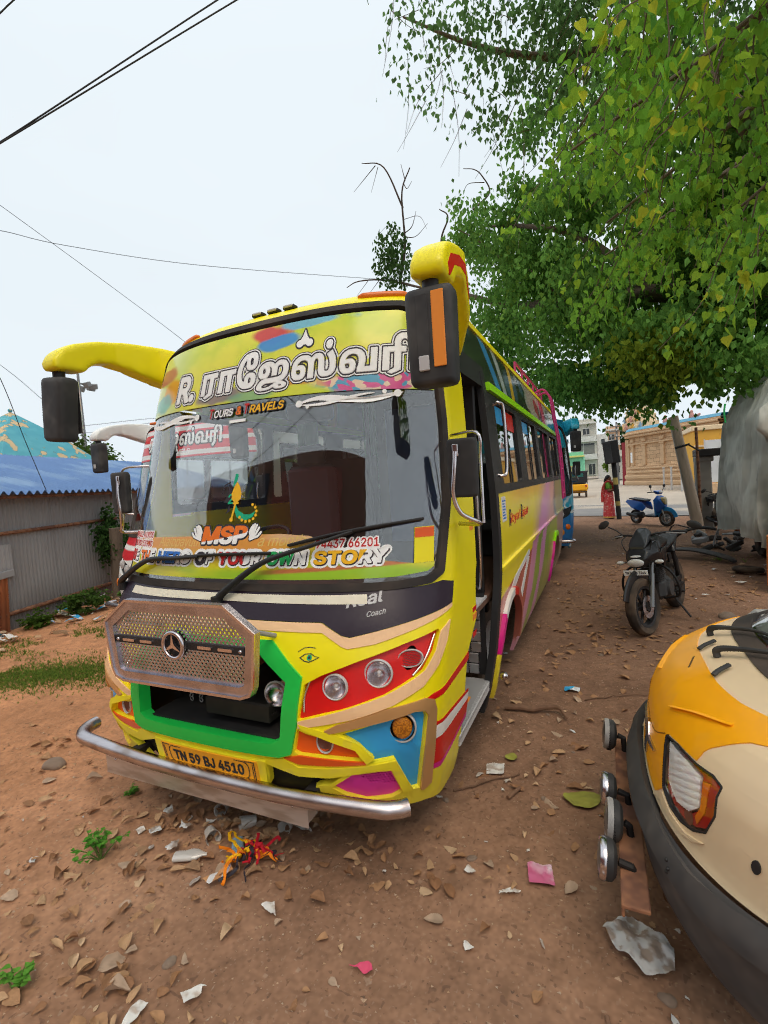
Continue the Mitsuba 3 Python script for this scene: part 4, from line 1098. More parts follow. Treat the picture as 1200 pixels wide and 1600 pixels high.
def other_bus(label, xc, dy, body, arm, roofm, stripm, txt):
    key = thing('parked_bus', label, 'bus', None)
    sh = make_shell(xc, dy)
    bus_common(key, sh, {'side': body, 'upper': body, 'roof': roofm, 'gutter': roofm}, False, 'm_windowglass')
    k = key + '__'
    E(k + 'front_panel', slab(sh, front_outline(sh, 2.92).difference(unary_union([ws_out.buffer(-.02), opening, both(red_h)])), -.035, 0, .08), body, 35)
    w = E(k + 'windscreen', slab(sh, glass_p.buffer(.012), -.016, -.006, .08, True), 'm_glass', True)
    E(w + '__gasket', slab(sh, ws_out.difference(glass_p), -.03, .012, .08), 'm_rubber', 40)
    E(w + '__sun_strip', slab(sh, glass_p.buffer(-.02).intersection(sbox(-1.4, 2.30, 1.4, 3)), -.001, .001, .08), stripm, True)
    if txt:
        t = tr(affinity.scale(tamil_poly(1.35, .13), 1, 1.2, origin=(0, 0)), -.68, 2.46)
        E(w + '__title_outline', slab(sh, t.buffer(.016), .0015, .003, None), 'm_textdark')
        E(w + '__title_lettering', slab(sh, t, .0032, .005, None), 'm_textwhite')
        E(w + '__subtitle_lettering', slab(sh, tr(text_poly('TRAVELS', .065, 3, .15, .42), -.24, 2.345), .0015, .003, None), 'm_textwhite')
        for r_ in range(6):
            a = math.radians(30 + r_ * 24)
            E(w + '__sun_ray', slab(sh, P((.08 * math.cos(a - .1), 2.6 + .08 * math.sin(a - .1)), (.15 * math.cos(a), 2.6 + .13 * math.sin(a)), (.08 * math.cos(a + .1), 2.6 + .08 * math.sin(a + .1))), .0015, .003, None), 'm_textwhite')
    g = E(k + 'grille', slab(sh, opening.buffer(.02), -.03, -.01, .08), 'm_blackfit', 30)
    for i in range(6):
        E(g + '__bar', slab(sh, sbox(-.44, .68 + i * .058, .44, .70 + i * .058), -.012, .004, .12), 'm_chrome', 30)
    for s_ in (1, -1):
        q = (lambda z: z) if s_ > 0 else mir
        E(k + 'headlamp_panel', slab(sh, q(red_h.buffer(.004)), -.036, -.026, .08), 'm_black', 35)
        for ss, zz in ((.69, .90), (.885, .95)):
            c = sh.map([[s_ * ss, zz, -.02]])[0]
            E(k + 'headlamp', lathe([(.058, -.02), (.058, .012), (.045, .02), (.001, .026)], 20, c, (s_ * .2, -1, .05)), 'm_silver', 50)
        c = sh.map([[s_ * 1.03, .70, .0]])[0]
        E(k + 'corner_lamp', lathe([(.055, -.02), (.055, .012), (.04, .025), (.001, .03)], 20, c, (s_ * .5, -.8, .05)), 'm_amber', 50)
        E(k + 'mirror_arm', mirror_arm(sh, s_, 0), arm, 50)
        cx = xc + s_ * 1.205
        mc = E(k + 'mirror', mirror_case((cx, dy + 1.965, 2.385), .205, .13, .395), 'm_mirrorcase', 40)
        E(mc + '__neck', tube([(cx, dy + 1.965, 2.56), (cx, dy + 1.968, 2.66)], .035, 12), 'm_black', 40)
        E(mc + '__lamp', box((cx - .02, dy + 1.899, 2.275), (.04, .01, .055), .003), 'm_silver')
        lc = np.array([xc + s_ * 1.212, dy + 2.30, 1.85])
        lm = E(k + 'low_mirror', mirror_case(lc, .148, .055, .285), 'm_mirrorcase', 40)
        E(lm + '__bracket', tube([lc + [-s_ * .02, -.04, .06], lc + [-s_ * .03, -.05, -.12], lc + [s_ * .02, .0, -.24], lc + [-s_ * .1, .12, -.27]], .012, 8, 5), 'm_chrome', 60)
        E(k + 'amber_marker', box(sh.map([[s_ * .8, 2.85, .006]])[0], (.28, .08, .035), .012), 'm_amber', 50)
    bp_ = spline([(xc - 1.08, dy + 1.90, .425), (xc - 1.0, dy + 1.76, .425), (xc, dy + 1.69, .42), (xc + 1.0, dy + 1.76, .425), (xc + 1.08, dy + 1.90, .425)], 6)
    E(k + 'bumper', sweep(bp_, .036, sides=16), 'm_steel', 60)
    E(k + 'wiper', tube(sh.map([[-.02, 1.25, .02], [.3, 1.42, .04], [.95, 1.60, .02]]), .010, 8, 4), 'm_black', 40)
    E(k + 'dashboard', box((xc, dy + 2.5, 1.16), (1.85, .34, .22), .05), 'm_dash', 40)
    return key


other_bus('white bus with red stripes parked between the painted bus and shed', -5.0, 2.45, 'm_redstripe', 'm_whitepaint', 'm_whitepaint', 'm_redbanner', True)
kb_ = other_bus('blue bus with painted swirls parked directly behind the painted yellow bus', -1.70, 8.35, 'm_blueswirl', 'm_cyan', 'm_cyan', 'm_cyan', False)
turn = trimesh.transformations.rotation_matrix(math.radians(4.5), (0, 0, 1), (-.62, 10.5, 0))   # parked a little askew
for k_ in list(scene):
    if k_.startswith(kb_ + '__'):
        scene[k_]['to_world'] = mtx(turn)


# ------------------------------------------------------------------ yellow and cream van at the right edge
VZ = [.18, .30, .45, .52, .555, .57, .62, .70, .80, .88, .94, 1.0, 1.05, 1.085]
VX = [.16, .10, .075, .080, .10, .125, .135, .143, .158, .20, .25, .345, .47, .585]
VH = [.18, .55, .56, .70, .85, .95, 1.09, 1.8]
VW = [.80, .87, .85, .85, .83, .79, .73, .66]
VS = Shell(VZ + [1.75, 1.85], VX + [1.12, 1.30], VH, VW, .50, 2.5, .86, (0, 2.25, 0), (0, -1, 0), (1, 0, 0))
VK = thing('delivery_van', 'yellow and cream van with a bare black bumper, parked nose-on at the right edge', 'van')
V = VK + '__'
YO = (0.86, 0.37, 0.003)


def hood_paint(p, n, uv):
    w = fbm(p.x * 9, p.y * 9, p.z * 9, 3)
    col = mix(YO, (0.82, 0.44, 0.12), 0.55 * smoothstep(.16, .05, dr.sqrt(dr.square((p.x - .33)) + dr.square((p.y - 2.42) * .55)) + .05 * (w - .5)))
    col = mix(col, (0.05, 0.03, 0.02), 0.9 * smoothstep(.006, .003, dr.abs(p.x - .305 - .35 * (p.y - 2.30))) * smoothstep(.045, .04, dr.abs(p.y - 2.30)))
    col = mix(col, (0.05, 0.03, 0.02), 0.8 * smoothstep(.80, .84, noise(p.x * 60, p.y * 30, 1.0)) * smoothstep(.1, .06, dr.abs(p.x - .42)) * smoothstep(.14, .1, dr.abs(p.y - 2.38)))
    return mix(col, (0.42, 0.30, 0.18), 0.10 * smoothstep(0.5, 0.8, w))


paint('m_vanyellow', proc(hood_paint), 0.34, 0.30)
paint('m_vancream', dusty((0.72, 0.56, 0.36), 0.14, 4, low=0.10), 0.36, 0.35)
matte('m_bumper', dusty((0.050, 0.052, 0.056), 0.22, 7, (0.26, 0.22, 0.19)), 0.62, proc(lambda p, n, uv: 0.0012 * noise(p.x * 420, p.y * 420, p.z * 420)))
hl = P((.285, .812), (.322, .635), (.40, .615), (.48, .617), (.545, .635), (.60, .668), (.628, .74), (.624, .828), (.58, .838), (.50, .830), (.38, .826)).buffer(-.006).buffer(.006)
vtop = VS.s_of_y(3.0, np.array(1.0))
vout = both(P((0, .566), (VS.s_of_y(.75, .57), .566), (VS.s_of_y(.75, .57), .66), (VS.s_of_y(.80, .9), .80), (VS.s_of_y(.95, .9), .86), (VS.s_of_y(1.25, .9), .80), (VS.s_of_y(1.36, .9), .60), (VS.s_of_y(1.40, .9), .30), (VS.s_of_y(2.6, .9), .30), (VS.s_of_y(2.6, .9), 1.04), (0, 1.04)))
E(V + 'body_shell', slab(VS, vout.difference(both(hl)), -.03, 0, .035), 'm_vancream', 40)
yel = P((0, .572), (.258, .576), (.318, .628), (.280, .810), (.30, .822), (.38, .832), (.497, .838), (.505, .872), (.520, .892), (.560, .925), (.60, .952), (.68, .972), (.80, .99), (.80, 1.012), (.66, 1.012), (.54, 1.006), (.418, 1.000), (.24, .998), (0, 1.000))
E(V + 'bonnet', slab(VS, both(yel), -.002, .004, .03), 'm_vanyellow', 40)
# pressed crease and the shut line of the bonnet
for sg in (1, -1):
    c = spline([(.20 * sg, .885), (.36 * sg, .935), (.50 * sg, .962)], 8)
    E(V + 'bonnet_crease', sweep(VS.map(np.c_[c, np.full(len(c), .0025)]), .020, .0022, 8), 'm_vanyellow', 60)
    c = spline([(0.0, .735), (.14 * sg, .755), (.25 * sg, .800), (.275 * sg, .812)], 8)
    E(V + 'shut_line', sweep(VS.map(np.c_[c, np.full(len(c), .0035)]), .0022, .0022, 6), 'm_vanseam', 60)
    q = (lambda g: g) if sg > 0 else mir
    hk = E(V + 'headlight', slab(VS, q(hl.buffer(.004)), -.040, -.032, .03), 'm_black', 30)
    clear = P((.302, .802), (.340, .672), (.42, .648), (.50, .668), (.548, .715), (.534, .808), (.45, .812))
    amber = P((.548, .80), (.552, .715), (.53, .672), (.545, .655), (.575, .715), (.578, .812))
    red_ = hl.buffer(-.010).difference(clear.buffer(.008)).difference(amber.buffer(.002))
    rf = slab(VS, q(clear), -.031, -.010, .012)
    nz = meshkit.noise(rf.vertices * [20, 60, 60], 3)
    E(hk + '__reflector', rf, 'm_facets', False)
    E(hk + '__amber_part', slab(VS, q(amber), -.031, -.011, .02), 'm_orangelens', 30)
    E(hk + '__red_part', slab(VS, q(red_), -.031, -.012, .03), 'm_redlens', 30)
    E(hk + '__bulb_hole', slab(VS, q(Point(.50, .652).buffer(.026)), -.0125, -.0105, None), 'm_dimlens')
    E(hk + '__lens', slab(VS, q(hl.buffer(-.002)), -.006, -.002, .03, True), 'm_lens', True)
    E(hk + '__rim', slab(VS, q(hl.buffer(.003).difference(hl.buffer(-.002))), -.03, .003, .03), 'm_black', 30)
    E(V + 'fender_lip', slab(VS, q(P((.255, .570), (.33, .622), (.42, .604), (.52, .606), (.60, .632), (.56, .606), (.50, .590), (.42, .586), (.33, .590), (.27, .566))), -.001, .008, .03), 'm_vancream', 50)
    E(V + 'grommet', slab(VS, q(affinity.scale(Point(.766, .690).buffer(.016), .75, 1.2)), .0, .004, None), 'm_black')
paint('m_vanseam', (0.20, 0.07, 0.003), 0.6, 0.1)
scene['m_facets'] = {'type': 'twosided', 'b': {'type': 'bumpmap', 'arbitrary': proc(lambda p, n, uv: 0.0035 * dr.abs(dr.sin(p.z * 130 + (p.y - 1.8) * 60)), 1e-3), 'scale': 1.0, 'bsdf': {'type': 'principled', 'base_color': rgb(.90, .91, .92), 'metallic': 0.0, 'roughness': 0.3, 'clearcoat': 1.0}}}
paint('m_orangelens', (0.75, 0.19, 0.01), 0.2, 0.9)
paint('m_redlens', (0.40, 0.02, 0.012), 0.15, 0.8)
bout = both(P((0, .555), (VS.s_of_y(.75, .5), .562), (VS.s_of_y(.75, .5), .44), (VS.s_of_y(.68, .4), .24), (1.0, .20), (0, .20)))
E(V + 'bumper', slab(VS, bout, -.03, .004, .05), 'm_bumper', 40)
E(V + 'bumper__upper_lip', slab(VS, both(P((0, .50), (.45, .497), (.70, .470), (.90, .48), (VS.s_of_y(.74, .5), .50), (VS.s_of_y(.74, .5), .563), (.9, .557), (.62, .545), (.35, .560), (0, .566))), -.01, .030, .04), 'm_bumper', 50)
for s_, z in ((.55, .525), (.565, .512), (.56, .50)):
    E(V + 'bumper__hole', mv(trimesh.creation.icosphere(2, .006), VS.map([[s_, z, .030]])[0]), 'm_black', True)
E(V + 'nose_badge', slab(VS, both(P((0, .60), (.03, .60), (.055, .70), (.02, .73), (0, .73)).union(P((.05, .66), (.20, .70), (.20, .71), (.05, .69)))), .004, .012, .05), 'm_chrome', 30)
# windscreen, cab
vw_out = both(P((0, 1.052), (.60, 1.047), (.82, 1.075), (.88, 1.20), (.86, 1.70), (.5, 1.76), (0, 1.77)))
E(V + 'cab_panel', slab(VS, both(P((0, 1.038), (VS.s_of_y(2.6, 1.3), 1.038), (VS.s_of_y(2.6, 1.8), 1.82), (0, 1.82))).difference(vw_out.buffer(-.01)).difference(both(sbox(1.25, 1.15, 2.0, 1.68))), -.03, 0, .08), 'm_vancream', 40)
vg = E(V + 'windscreen', slab(VS, vw_out.buffer(-.015), -.012, -.008, .08, True), 'm_glass', True)
E(vg + '__gasket', slab(VS, vw_out.difference(vw_out.buffer(-.022)), -.02, .006, .05), 'm_rubber', 40)
E(vg + '__screen_sticker', slab(VS, P((-.35, 1.30), (-.20, 1.20), (-.15, 1.22), (-.32, 1.36)), -.006, -.004, .1), 'm_lime')
E(V + 'roof', box((2.35, 2.25, 1.86), (1.9, 1.32, .06), .03), 'm_vancream', 40)
E(V + 'rear_panel', box((3.12, 2.25, 1.1), (.03, 1.5, 1.5), .01), 'm_vancream')
E(V + 'seat', cat(box((1.7, 2.25, .85), (.5, 1.2, .15), .05), box((1.95, 2.25, 1.2), (.12, 1.2, .6), .05)), 'm_seat', 40)
E(V + 'dashboard', box((.86, 2.25, 1.02), (.5, 1.3, .10), .04), 'm_grey', 40)
E(V + 'steering_wheel', lathe([(.18 + .014 * math.cos(a), .014 * math.sin(a)) for a in np.linspace(0, 2 * math.pi, 11)], 28, (1.25, 2.6, 1.18), (-.8, 0, .6)), 'm_black', 50)
E(V + 'floor', box((1.8, 2.25, .42), (2.6, 1.4, .05)), 'm_blackfit')
for yy in (1.50, 3.0):
    for xx in (.98, 2.7):
        t = V + 'wheel'
        t = E(t, lathe([(.15, -.08), (.23, -.09), (.27, -.07), (.28, -.03), (.28, .03), (.27, .07), (.23, .09), (.15, .08), (.15, -.08)], 32, (xx, yy, .275), (0, 1, 0)), 'm_tyre', 35)
        E(t + '__rim', lathe([(.02, .05), (.08, .06), (.12, .02), (.155, .06), (.16, 0), (.02, -.05)], 24, (xx, yy, .275), (0, -1 if yy < 2 else 1, 0)), 'm_grey', 35)
for (s0, s1) in ((-.34, -.10), (-.02, .22)):
    pv = VS.map([[s0, 1.018, .0], [s0, 1.022, .028], [s0 + .05, 1.040, .034], [s0 + .20, 1.075, .030], [s1 + .22, 1.11, .018]])
    w_ = E(V + 'wiper', tube(pv, [.014, .014, .011, .007, .006], 8, 5), 'm_mirrorcase', 40)
    E(w_ + '__blade', tube(VS.map([[s1 - .05, 1.075, .010], [s1 + .22, 1.105, .012], [s1 + .5, 1.12, .010]]), .006, 6, 4), 'm_black', 40)
for s_ in (-.14, .18):
    pv = VS.map([[s_, 1.000, .012], [s_ - .02, 1.010, .016], [s_ - .05, 1.025, .014]])
    E(V + 'washer_jet', sweep(spline(pv, 3), .010, .007, 8), 'm_mirrorcase', 40)
# bar with spot lamps and horns ahead of the bumper
matte('m_rust', proc(lambda p, n, uv: mix((0.16, 0.075, 0.05), (0.32, 0.15, 0.08), smoothstep(.35, .65, fbm(p.x * 18, p.y * 18, p.z * 18, 3)))), 0.85)
bk = E(V + 'lamp_bar', cat(box((.050, 2.22, .345), (.085, 1.08, .016), .004), box((.010, 2.22, .33), (.010, 1.08, .045), .003)), 'm_rust')
for (x, y, z, r, kind) in ((.010, 2.66, .43, .072, 0), (.0, 2.23, .40, .066, 1), (.018, 2.03, .40, .076, 0), (-.008, 1.85, .37, .070, 1)):
    n_ = (-1, -.06, .10)
    k = E(V + 'spot_lamp', lathe([(.02, -.005), (r * .75, .0), (r * .96, .012), (r, .025), (r * 1.0, .045), (r * .93, .050)], 32, (x, y, z), n_), 'm_mirrorcase', 35)
    E(k + '__rim', lathe([(r * 1.02, .035), (r * 1.04, .045), (r * .98, .056), (r * .9, .052)], 32, (x, y, z), n_), 'm_chrome' if kind else 'm_grey', 50)
    E(k + '__lens', lathe([(r * .95, .05), (r * .6, .060), (.001, .063)], 28, (x, y, z), n_), 'm_lampglass', 50)
    E(k + '__stem', tube([(x + .01, y, z), (.045, y, z - .01), (.05, y, .345)], .014, 8), 'm_blackfit')
    if not kind:
        for i in range(14):
            a = -1.0 + i * .155
            b = box((0, 0, 0), (.006, .004, .022))
            c_ = np.array([x, y, z]) + np.array([-.033, -math.cos(a) * r * 1.0, math.sin(a) * r * 1.0])
            E(k + '__fin', mv(b, c_, rx=0, ry=90), 'm_black')
paint('m_lampglass', (0.10, 0.10, 0.10), 0.1, 1.0)
0 and E(V + 'lamp_visor', lathe([(.072, .03), (.078, .04), (.072, .047), (.04, .045)], 28, (-.030, 1.81, .345), (-1, -.25, .35)), 'm_black', 40)


# ------------------------------------------------------------------ two-wheelers; built nose to +x, front axle over the origin, then turned
def limb(pts, rad, ln=.02, it=4):
    """one smooth solid from a chain or tree of joints: [(a, b), ...] with a radius each"""
    out = None
    for a, b in pts:
        pa, pb = np.array(a[:3]), np.array(b[:3])
        sa = trimesh.creation.icosphere(2, a[3]).vertices + pa
        sb = trimesh.creation.icosphere(2, b[3]).vertices + pb
        m = m3.Manifold.hull_points(np.vstack([sa, sb]))
        out = m if out is None else out + m
    m = out.refine_to_length(ln).to_mesh()
    t = trimesh.Trimesh(np.array(m.vert_properties[:, :3], float), np.array(m.tri_verts), process=True)
    trimesh.smoothing.filter_taubin(t, iterations=it)
    return t


def hullpts(pts, sm=0, ln=.03):
    m = m3.Manifold.hull_points(np.array(pts, float))
    if sm:
        m = m.refine_to_length(ln)
        a = m.to_mesh()
        t = trimesh.Trimesh(np.array(a.vert_properties[:, :3], float), np.array(a.tri_verts), process=True)
        trimesh.smoothing.filter_laplacian(t, iterations=sm)
        return t
    a = m.to_mesh()
    return trimesh.Trimesh(np.array(a.vert_properties[:, :3], float), np.array(a.tri_verts), process=False)


def sym(pts):
    return [(x, y, z) for x, y, z in pts] + [(x, -y, z) for x, y, z in pts]


class Bike:
    def __init__(self, key, pos, ang, lean=0, steer=0, pitch=0):
        self.key = key
        m = trimesh.transformations.translation_matrix(pos) @ rotm([0, 0, 1], ang) @ rotm([1, 0, 0], lean) @ rotm([0, 1, 0], pitch)
        self.m = m
        ax = np.array([-.30, 0, .95]) / np.linalg.norm([-.30, 0, .95])
        self.st = trimesh.transformations.rotation_matrix(math.radians(steer), ax, (0.02, 0, .3))

    def put(self, name, mesh, mat, smooth=40, front=False, label=None):
        mesh = mesh.copy()
        if front:
            mesh.apply_transform(self.st)
        mesh.apply_transform(self.m)
        k = nk(name if name.startswith(self.key) else self.key + '__' + name)
        return E(k, mesh, mat, smooth, **({'label': label} if label else {}))

    def wheel(self, x, r, front, rt=.05, rimm='m_black', spokes=6):
        tyre = lathe([(r - .10, -rt * .6), (r - .06, -rt * .95), (r - .025, -rt), (r - .005, -rt * .55), (r, 0), (r - .005, rt * .55), (r - .025, rt), (r - .06, rt * .95), (r - .10, rt * .6), (r - .10, -rt * .6)], 44, (x, 0, r), (0, 1, 0))
        k = self.put('wheel', tyre, 'm_tyre', 40, front)
        rim = [lathe([(r - .115, -.035), (r - .085, -.04), (r - .085, .04), (r - .115, .035), (r - .115, -.035)], 40, (x, 0, r), (0, 1, 0)), lathe([(.001, -.06), (.045, -.06), (.05, 0), (.045, .06), (.001, .06)], 20, (x, 0, r), (0, 1, 0))]
        for i in range(spokes):
            a = i * 2 * math.pi / spokes
            b = box((r * .38, 0, 0), (r * .62, .022, .034), .006)
            rim.append(mv(b, (x, 0, r), ry=math.degrees(a)))
        self.put(k + '__rim', cat(*rim), rimm, 40, front)
        if front:
            self.put(k + '__brake_disc', lathe([(.06, -.002), (.12, -.002), (.12, .002), (.06, .002), (.06, -.002)], 32, (x, .055, r), (0, 1, 0)), 'm_steel', 40, front)
        return k


def motorcycle(key, pos, ang, lean, steer, body='m_bikeblack', wreck=False):
    B = Bike(key, pos, ang, lean, steer)
    B.wheel(0, .305, True)
    B.wheel(-1.33, .305, False, .058)
    for s in (1, -1):
        B.put('fork_leg', cat(tube([(.0, s * .095, .30), (-.13, s * .095, .64)], .023, 12), tube([(-.13, s * .095, .64), (-.265, s * .095, .99)], .016, 12)), 'm_forkgrey', 40, True)
    B.put('fork_clamp', cat(box((-.22, 0, .86), (.08, .24, .035), .01), box((-.265, 0, .99), (.09, .24, .03), .01)), 'm_black', 40, True)
    a = np.radians(np.linspace(20, 150, 16))
    B.put('front_mudguard', cat(sweep(np.c_[.335 * np.cos(a), np.zeros(16), .305 + .335 * np.sin(a)], .065, .012, 12, (0, 1, 0), 3), tube([(0, .09, .32), (-.10, .07, .62)], .008), tube([(0, -.09, .32), (-.10, -.07, .62)], .008)), body, 40, True)
    if not wreck:
        def ell(c, r, ry=0, cut=None):
            m = trimesh.creation.icosphere(3, 1)
            m.apply_scale(r)
            return mv(m, c, ry=ry)
        f = B.put('headlamp_fairing', hullpts(sym([(.0, .045, .715), (-.01, .10, .80), (-.06, .115, .87), (-.20, .175, .86), (-.31, .155, .76), (-.10, .09, .92), (-.22, .10, .72), (-.30, .13, .97)]), 2, .02), body, True, True)
        B.put(f + '__headlight', ell((-.010, 0, .775), (.038, .088, .046), 18), 'm_clearlamp', True, True)
        B.put(f + '__pilot_lamp', ell((-.030, 0, .842), (.020, .060, .012), 20), 'm_clearlamp', True, True)
        B.put(f + '__windscreen', hullpts(sym([(-.085, .082, .895), (-.10, .098, .93), (-.16, .10, .99), (-.27, .050, 1.115), (-.31, .085, 1.06), (-.25, .09, .98), (-.20, .02, 1.07)]), 2, .02), 'm_glossblack', True, True)
        B.put(f + '__instrument', box((-.27, 0, 1.03), (.07, .15, .06), .02), 'm_black', 40, True)
        B.put('cable', cat(tube([(-.30, .2, 1.05), (-.14, .16, 1.0), (-.12, .1, .8), (-.05, .09, .45)], .005, 6, 5), tube([(-.30, -.2, 1.05), (-.12, -.17, .98), (-.2, -.1, .75), (-.4, -.05, .6)], .005, 6, 5)), 'm_black', 40, True)
        pk = B.put('number_plate', box((.03, 0, .675), (.008, .26, .055), .003), 'm_textwhite', 40, True)
        tx_ = extr(tr(text_poly('TN 59 AX 7341', .026, 2, 0, .22), -.11, 0), .002)
        tv = tx_.vertices
        B.put(pk + '__lettering', trimesh.Trimesh(np.c_[.034 + tv[:, 2], -tv[:, 0] * -1, .663 + tv[:, 1]], tx_.faces, process=False), 'm_textdark', False, True)
    B.put('handlebar', cat(tube([(-.42, .36, 1.03), (-.36, .30, 1.05), (-.28, .14, 1.05), (-.27, 0, 1.02), (-.28, -.14, 1.05), (-.36, -.30, 1.05), (-.42, -.36, 1.03)], .012, 10, 4)), 'm_black', 40, True)
    for s in (1, -1):
        B.put('grip', tube([(-.38, s * .31, 1.045), (-.43, s * .39, 1.028)], .019, 12), 'm_black', 40, True)
        B.put('lever', tube([(-.30, s * .24, 1.05), (-.28, s * .30, 1.045), (-.36, s * .40, 1.02)], .007, 8, 3), 'm_grey', 40, True)
        up = .0 if (s > 0 and not wreck) else 1.0
        e = np.array([-.33, s * .46, 1.20]) if up else np.array([-.36, s * .50, 1.10])
        mk = B.put('mirror', tube([(-.34, s * .25, 1.05), (-.33, s * .32, 1.12), e - [0, s * .05, .03]], .007, 8, 3), 'm_black', 40, True)
        mm = trimesh.creation.icosphere(3, 1)
        mm.apply_scale([.022, .075, .042])
        mm = mv(mm, e, rx=-s * 25)
        B.put(mk + '__case', mm, 'm_mirrorcase', True, True)
        ik = B.put('indicator', tube([(-.10, s * .11, .77), (-.10, s * .17, .77)], .008), 'm_black', 40, True)
        ii = trimesh.creation.icosphere(2, 1)
        ii.apply_scale([.03, .045, .022])
        B.put(ik + '__lens', mv(ii, (-.09, s * .21, .77)), 'm_clearlamp', True, True)
    B.put('fuel_tank', hullpts(sym([(-.36, .10, .95), (-.42, .15, .90), (-.70, .15, .92), (-.78, .08, .86), (-.36, .12, .78), (-.75, .09, .78), (-.50, .09, 1.01), (-.65, .06, .98)]), 3, .03), body, True)
    for s in (1, -1):
        B.put('tank_shroud', hullpts([(-.28, s * .16, .86), (-.30, s * .17, .72), (-.42, s * .15, .58), (-.60, s * .13, .70), (-.60, s * .14, .86), (-.40, s * .10, .7), (-.55, s * .10, .8)], 2, .03), body, True)
        B.put('crash_guard', tube([(-.42, s * .06, .70), (-.33, s * .20, .66), (-.33, s * .28, .52), (-.38, s * .27, .36), (-.46, s * .10, .30)], .013, 10, 5), 'm_black', 40)
        B.put('footrest', cat(tube([(-.72, s * .08, .33), (-.72, s * .25, .33)], .012, 8), box((-.72, s * .21, .335), (.03, .08, .02), .006)), 'm_black', 40)
    B.put('engine', cat(box((-.60, 0, .40), (.38, .24, .24), .05), box((-.50, 0, .58), (.20, .18, .20), .02), *[box((-.49, 0, .51 + i * .022), (.24, .22, .008)) for i in range(8)], lathe([(.001, -.15), (.09, -.15), (.10, -.11), (.10, .11), (.09, .15), (.001, .15)], 20, (-.62, 0, .39), (0, 1, 0))), 'm_blackfit' if wreck else 'm_engine', 35)
    B.put('frame', cat(tube([(-.27, 0, .92), (-.40, 0, .72), (-.48, 0, .32), (-.85, 0, .30), (-.88, 0, .75), (-1.30, 0, .85)], .022, 10, 4), tube([(-.27, 0, .92), (-.85, 0, .78)], .022), tube([(-.85, .07, .38), (-1.33, .09, .305)], .022), tube([(-.85, -.07, .38), (-1.33, -.09, .305)], .022), tube([(-1.25, .09, .38), (-1.08, .09, .76)], .025), tube([(-1.25, -.09, .38), (-1.08, -.09, .76)], .025)), 'm_blackfit')
    B.put('seat', hullpts(sym([(-.74, .10, .82), (-.80, .13, .84), (-1.05, .13, .86), (-1.40, .10, .92), (-1.42, .08, .88), (-.76, .09, .77), (-1.3, .08, .83)]), 2, .04), 'm_black', True)
    B.put('tail', hullpts(sym([(-1.05, .12, .82), (-1.50, .06, .90), (-1.45, .05, .80), (-1.0, .13, .72)]), 1, .04), body, True)
    B.put('tail_lamp', box((-1.51, 0, .86), (.03, .10, .05), .01), 'm_redlens')
    B.put('rear_mudguard', sweep(np.c_[-1.33 + .345 * np.cos(np.radians(np.linspace(70, 190, 12))), np.zeros(12), .305 + .345 * np.sin(np.radians(np.linspace(70, 190, 12)))], .07, .01, 10, (0, 1, 0), 3), 'm_black', 40)
    ek = B.put('exhaust', tube([(-.42, -.05, .50), (-.36, -.10, .40), (-.46, -.13, .25), (-.80, -.15, .24)], .022, 10, 5), 'm_chrome', 60)
    B.put(ek + '__silencer', tube([(-.80, -.15, .25), (-.90, -.16, .27), (-1.40, -.19, .38), (-1.45, -.19, .385)], [.025, .05, .058, .04], 16), 'm_mirrorcase', 60)
    B.put('side_stand', tube([(-.75, .10, .30), (-.72, .28, .03)], .011), 'm_black')
    B.put('chain_guard', box((-1.05, .10, .40), (.5, .02, .06), .01), 'm_black')
    return B


paint('m_forkgrey', (0.22, 0.23, 0.24), 0.3, 0.4, 0.5)
paint('m_bikeblack', (0.014, 0.014, 0.016), 0.25, 0.9)
paint('m_glossblack', (0.030, 0.033, 0.038), 0.15, 1.0)
paint('m_clearlamp', (0.62, 0.62, 0.60), 0.12, 1.0)
matte('m_engine', (0.05, 0.05, 0.052), 0.5, spec=0.5)
matte('m_wreck', dusty((0.05, 0.05, 0.05), 0.5, 9, (0.14, 0.11, 0.09)), 0.85)
k = thing('motorcycle', 'black motorcycle parked on the dirt facing the camera beyond the van', 'motorcycle')
motorcycle(k, (.36, 5.78, gh(.36, 5.78) + .0), -109, 5, -10)
k = thing('motorcycle', 'derelict dusty motorcycle stripped of its fairing beside the stone pillar', 'motorcycle')
motorcycle(k, (2.85, 13.55, 0), -120, -12, 25, 'm_wreck', True)
k = thing('motorcycle', 'broken motorcycle wedged upright behind the stone pillar by the grey tarpaulin', 'motorcycle')
motorcycle(k, (3.05, 14.6, 0), -75, 10, -20, 'm_wreck', True)

# blue scooter
paint('m_scooterblue', (0.015, 0.10, 0.42), 0.25, 0.9)
paint('m_scooterlight', (0.03, 0.28, 0.62), 0.25, 0.9)
k = thing('scooter', 'shiny blue scooter with gold visor parked on the dirt by the road', 'scooter')
S = Bike(k, (1.66, 16.30, 0), -52, 3, 12)
S.wheel(0, .235, True, .048, 'm_grey', 5)
S.wheel(-1.22, .235, False, .05, 'm_grey', 5)
a = np.radians(np.linspace(10, 170, 14))
S.put('front_mudguard', sweep(np.c_[.27 * np.cos(a), np.zeros(14), .235 + .27 * np.sin(a)], .075, .02, 12, (0, 1, 0), 3), 'm_scooterlight', 40, True)
S.put('fork', cat(tube([(0, .07, .24), (-.16, .05, .62)], .022), tube([(0, -.07, .24), (-.16, -.05, .62)], .022)), 'm_grey', 40, True)
ap = S.put('front_apron', hullpts(sym([(-.02, .06, .60), (-.10, .19, .80), (-.18, .20, .62), (-.20, .16, .38), (-.14, .05, .45), (-.22, .12, .92), (-.30, .18, .78)]), 2, .03), 'm_scooterblue', True, True)
S.put(ap + '__visor', hullpts(sym([(-.005, .05, .63), (-.075, .14, .80), (-.03, .03, .80), (-.10, .12, .86), (-.08, .10, .70)]), 2, .02), 'm_goldvisor', True, True)
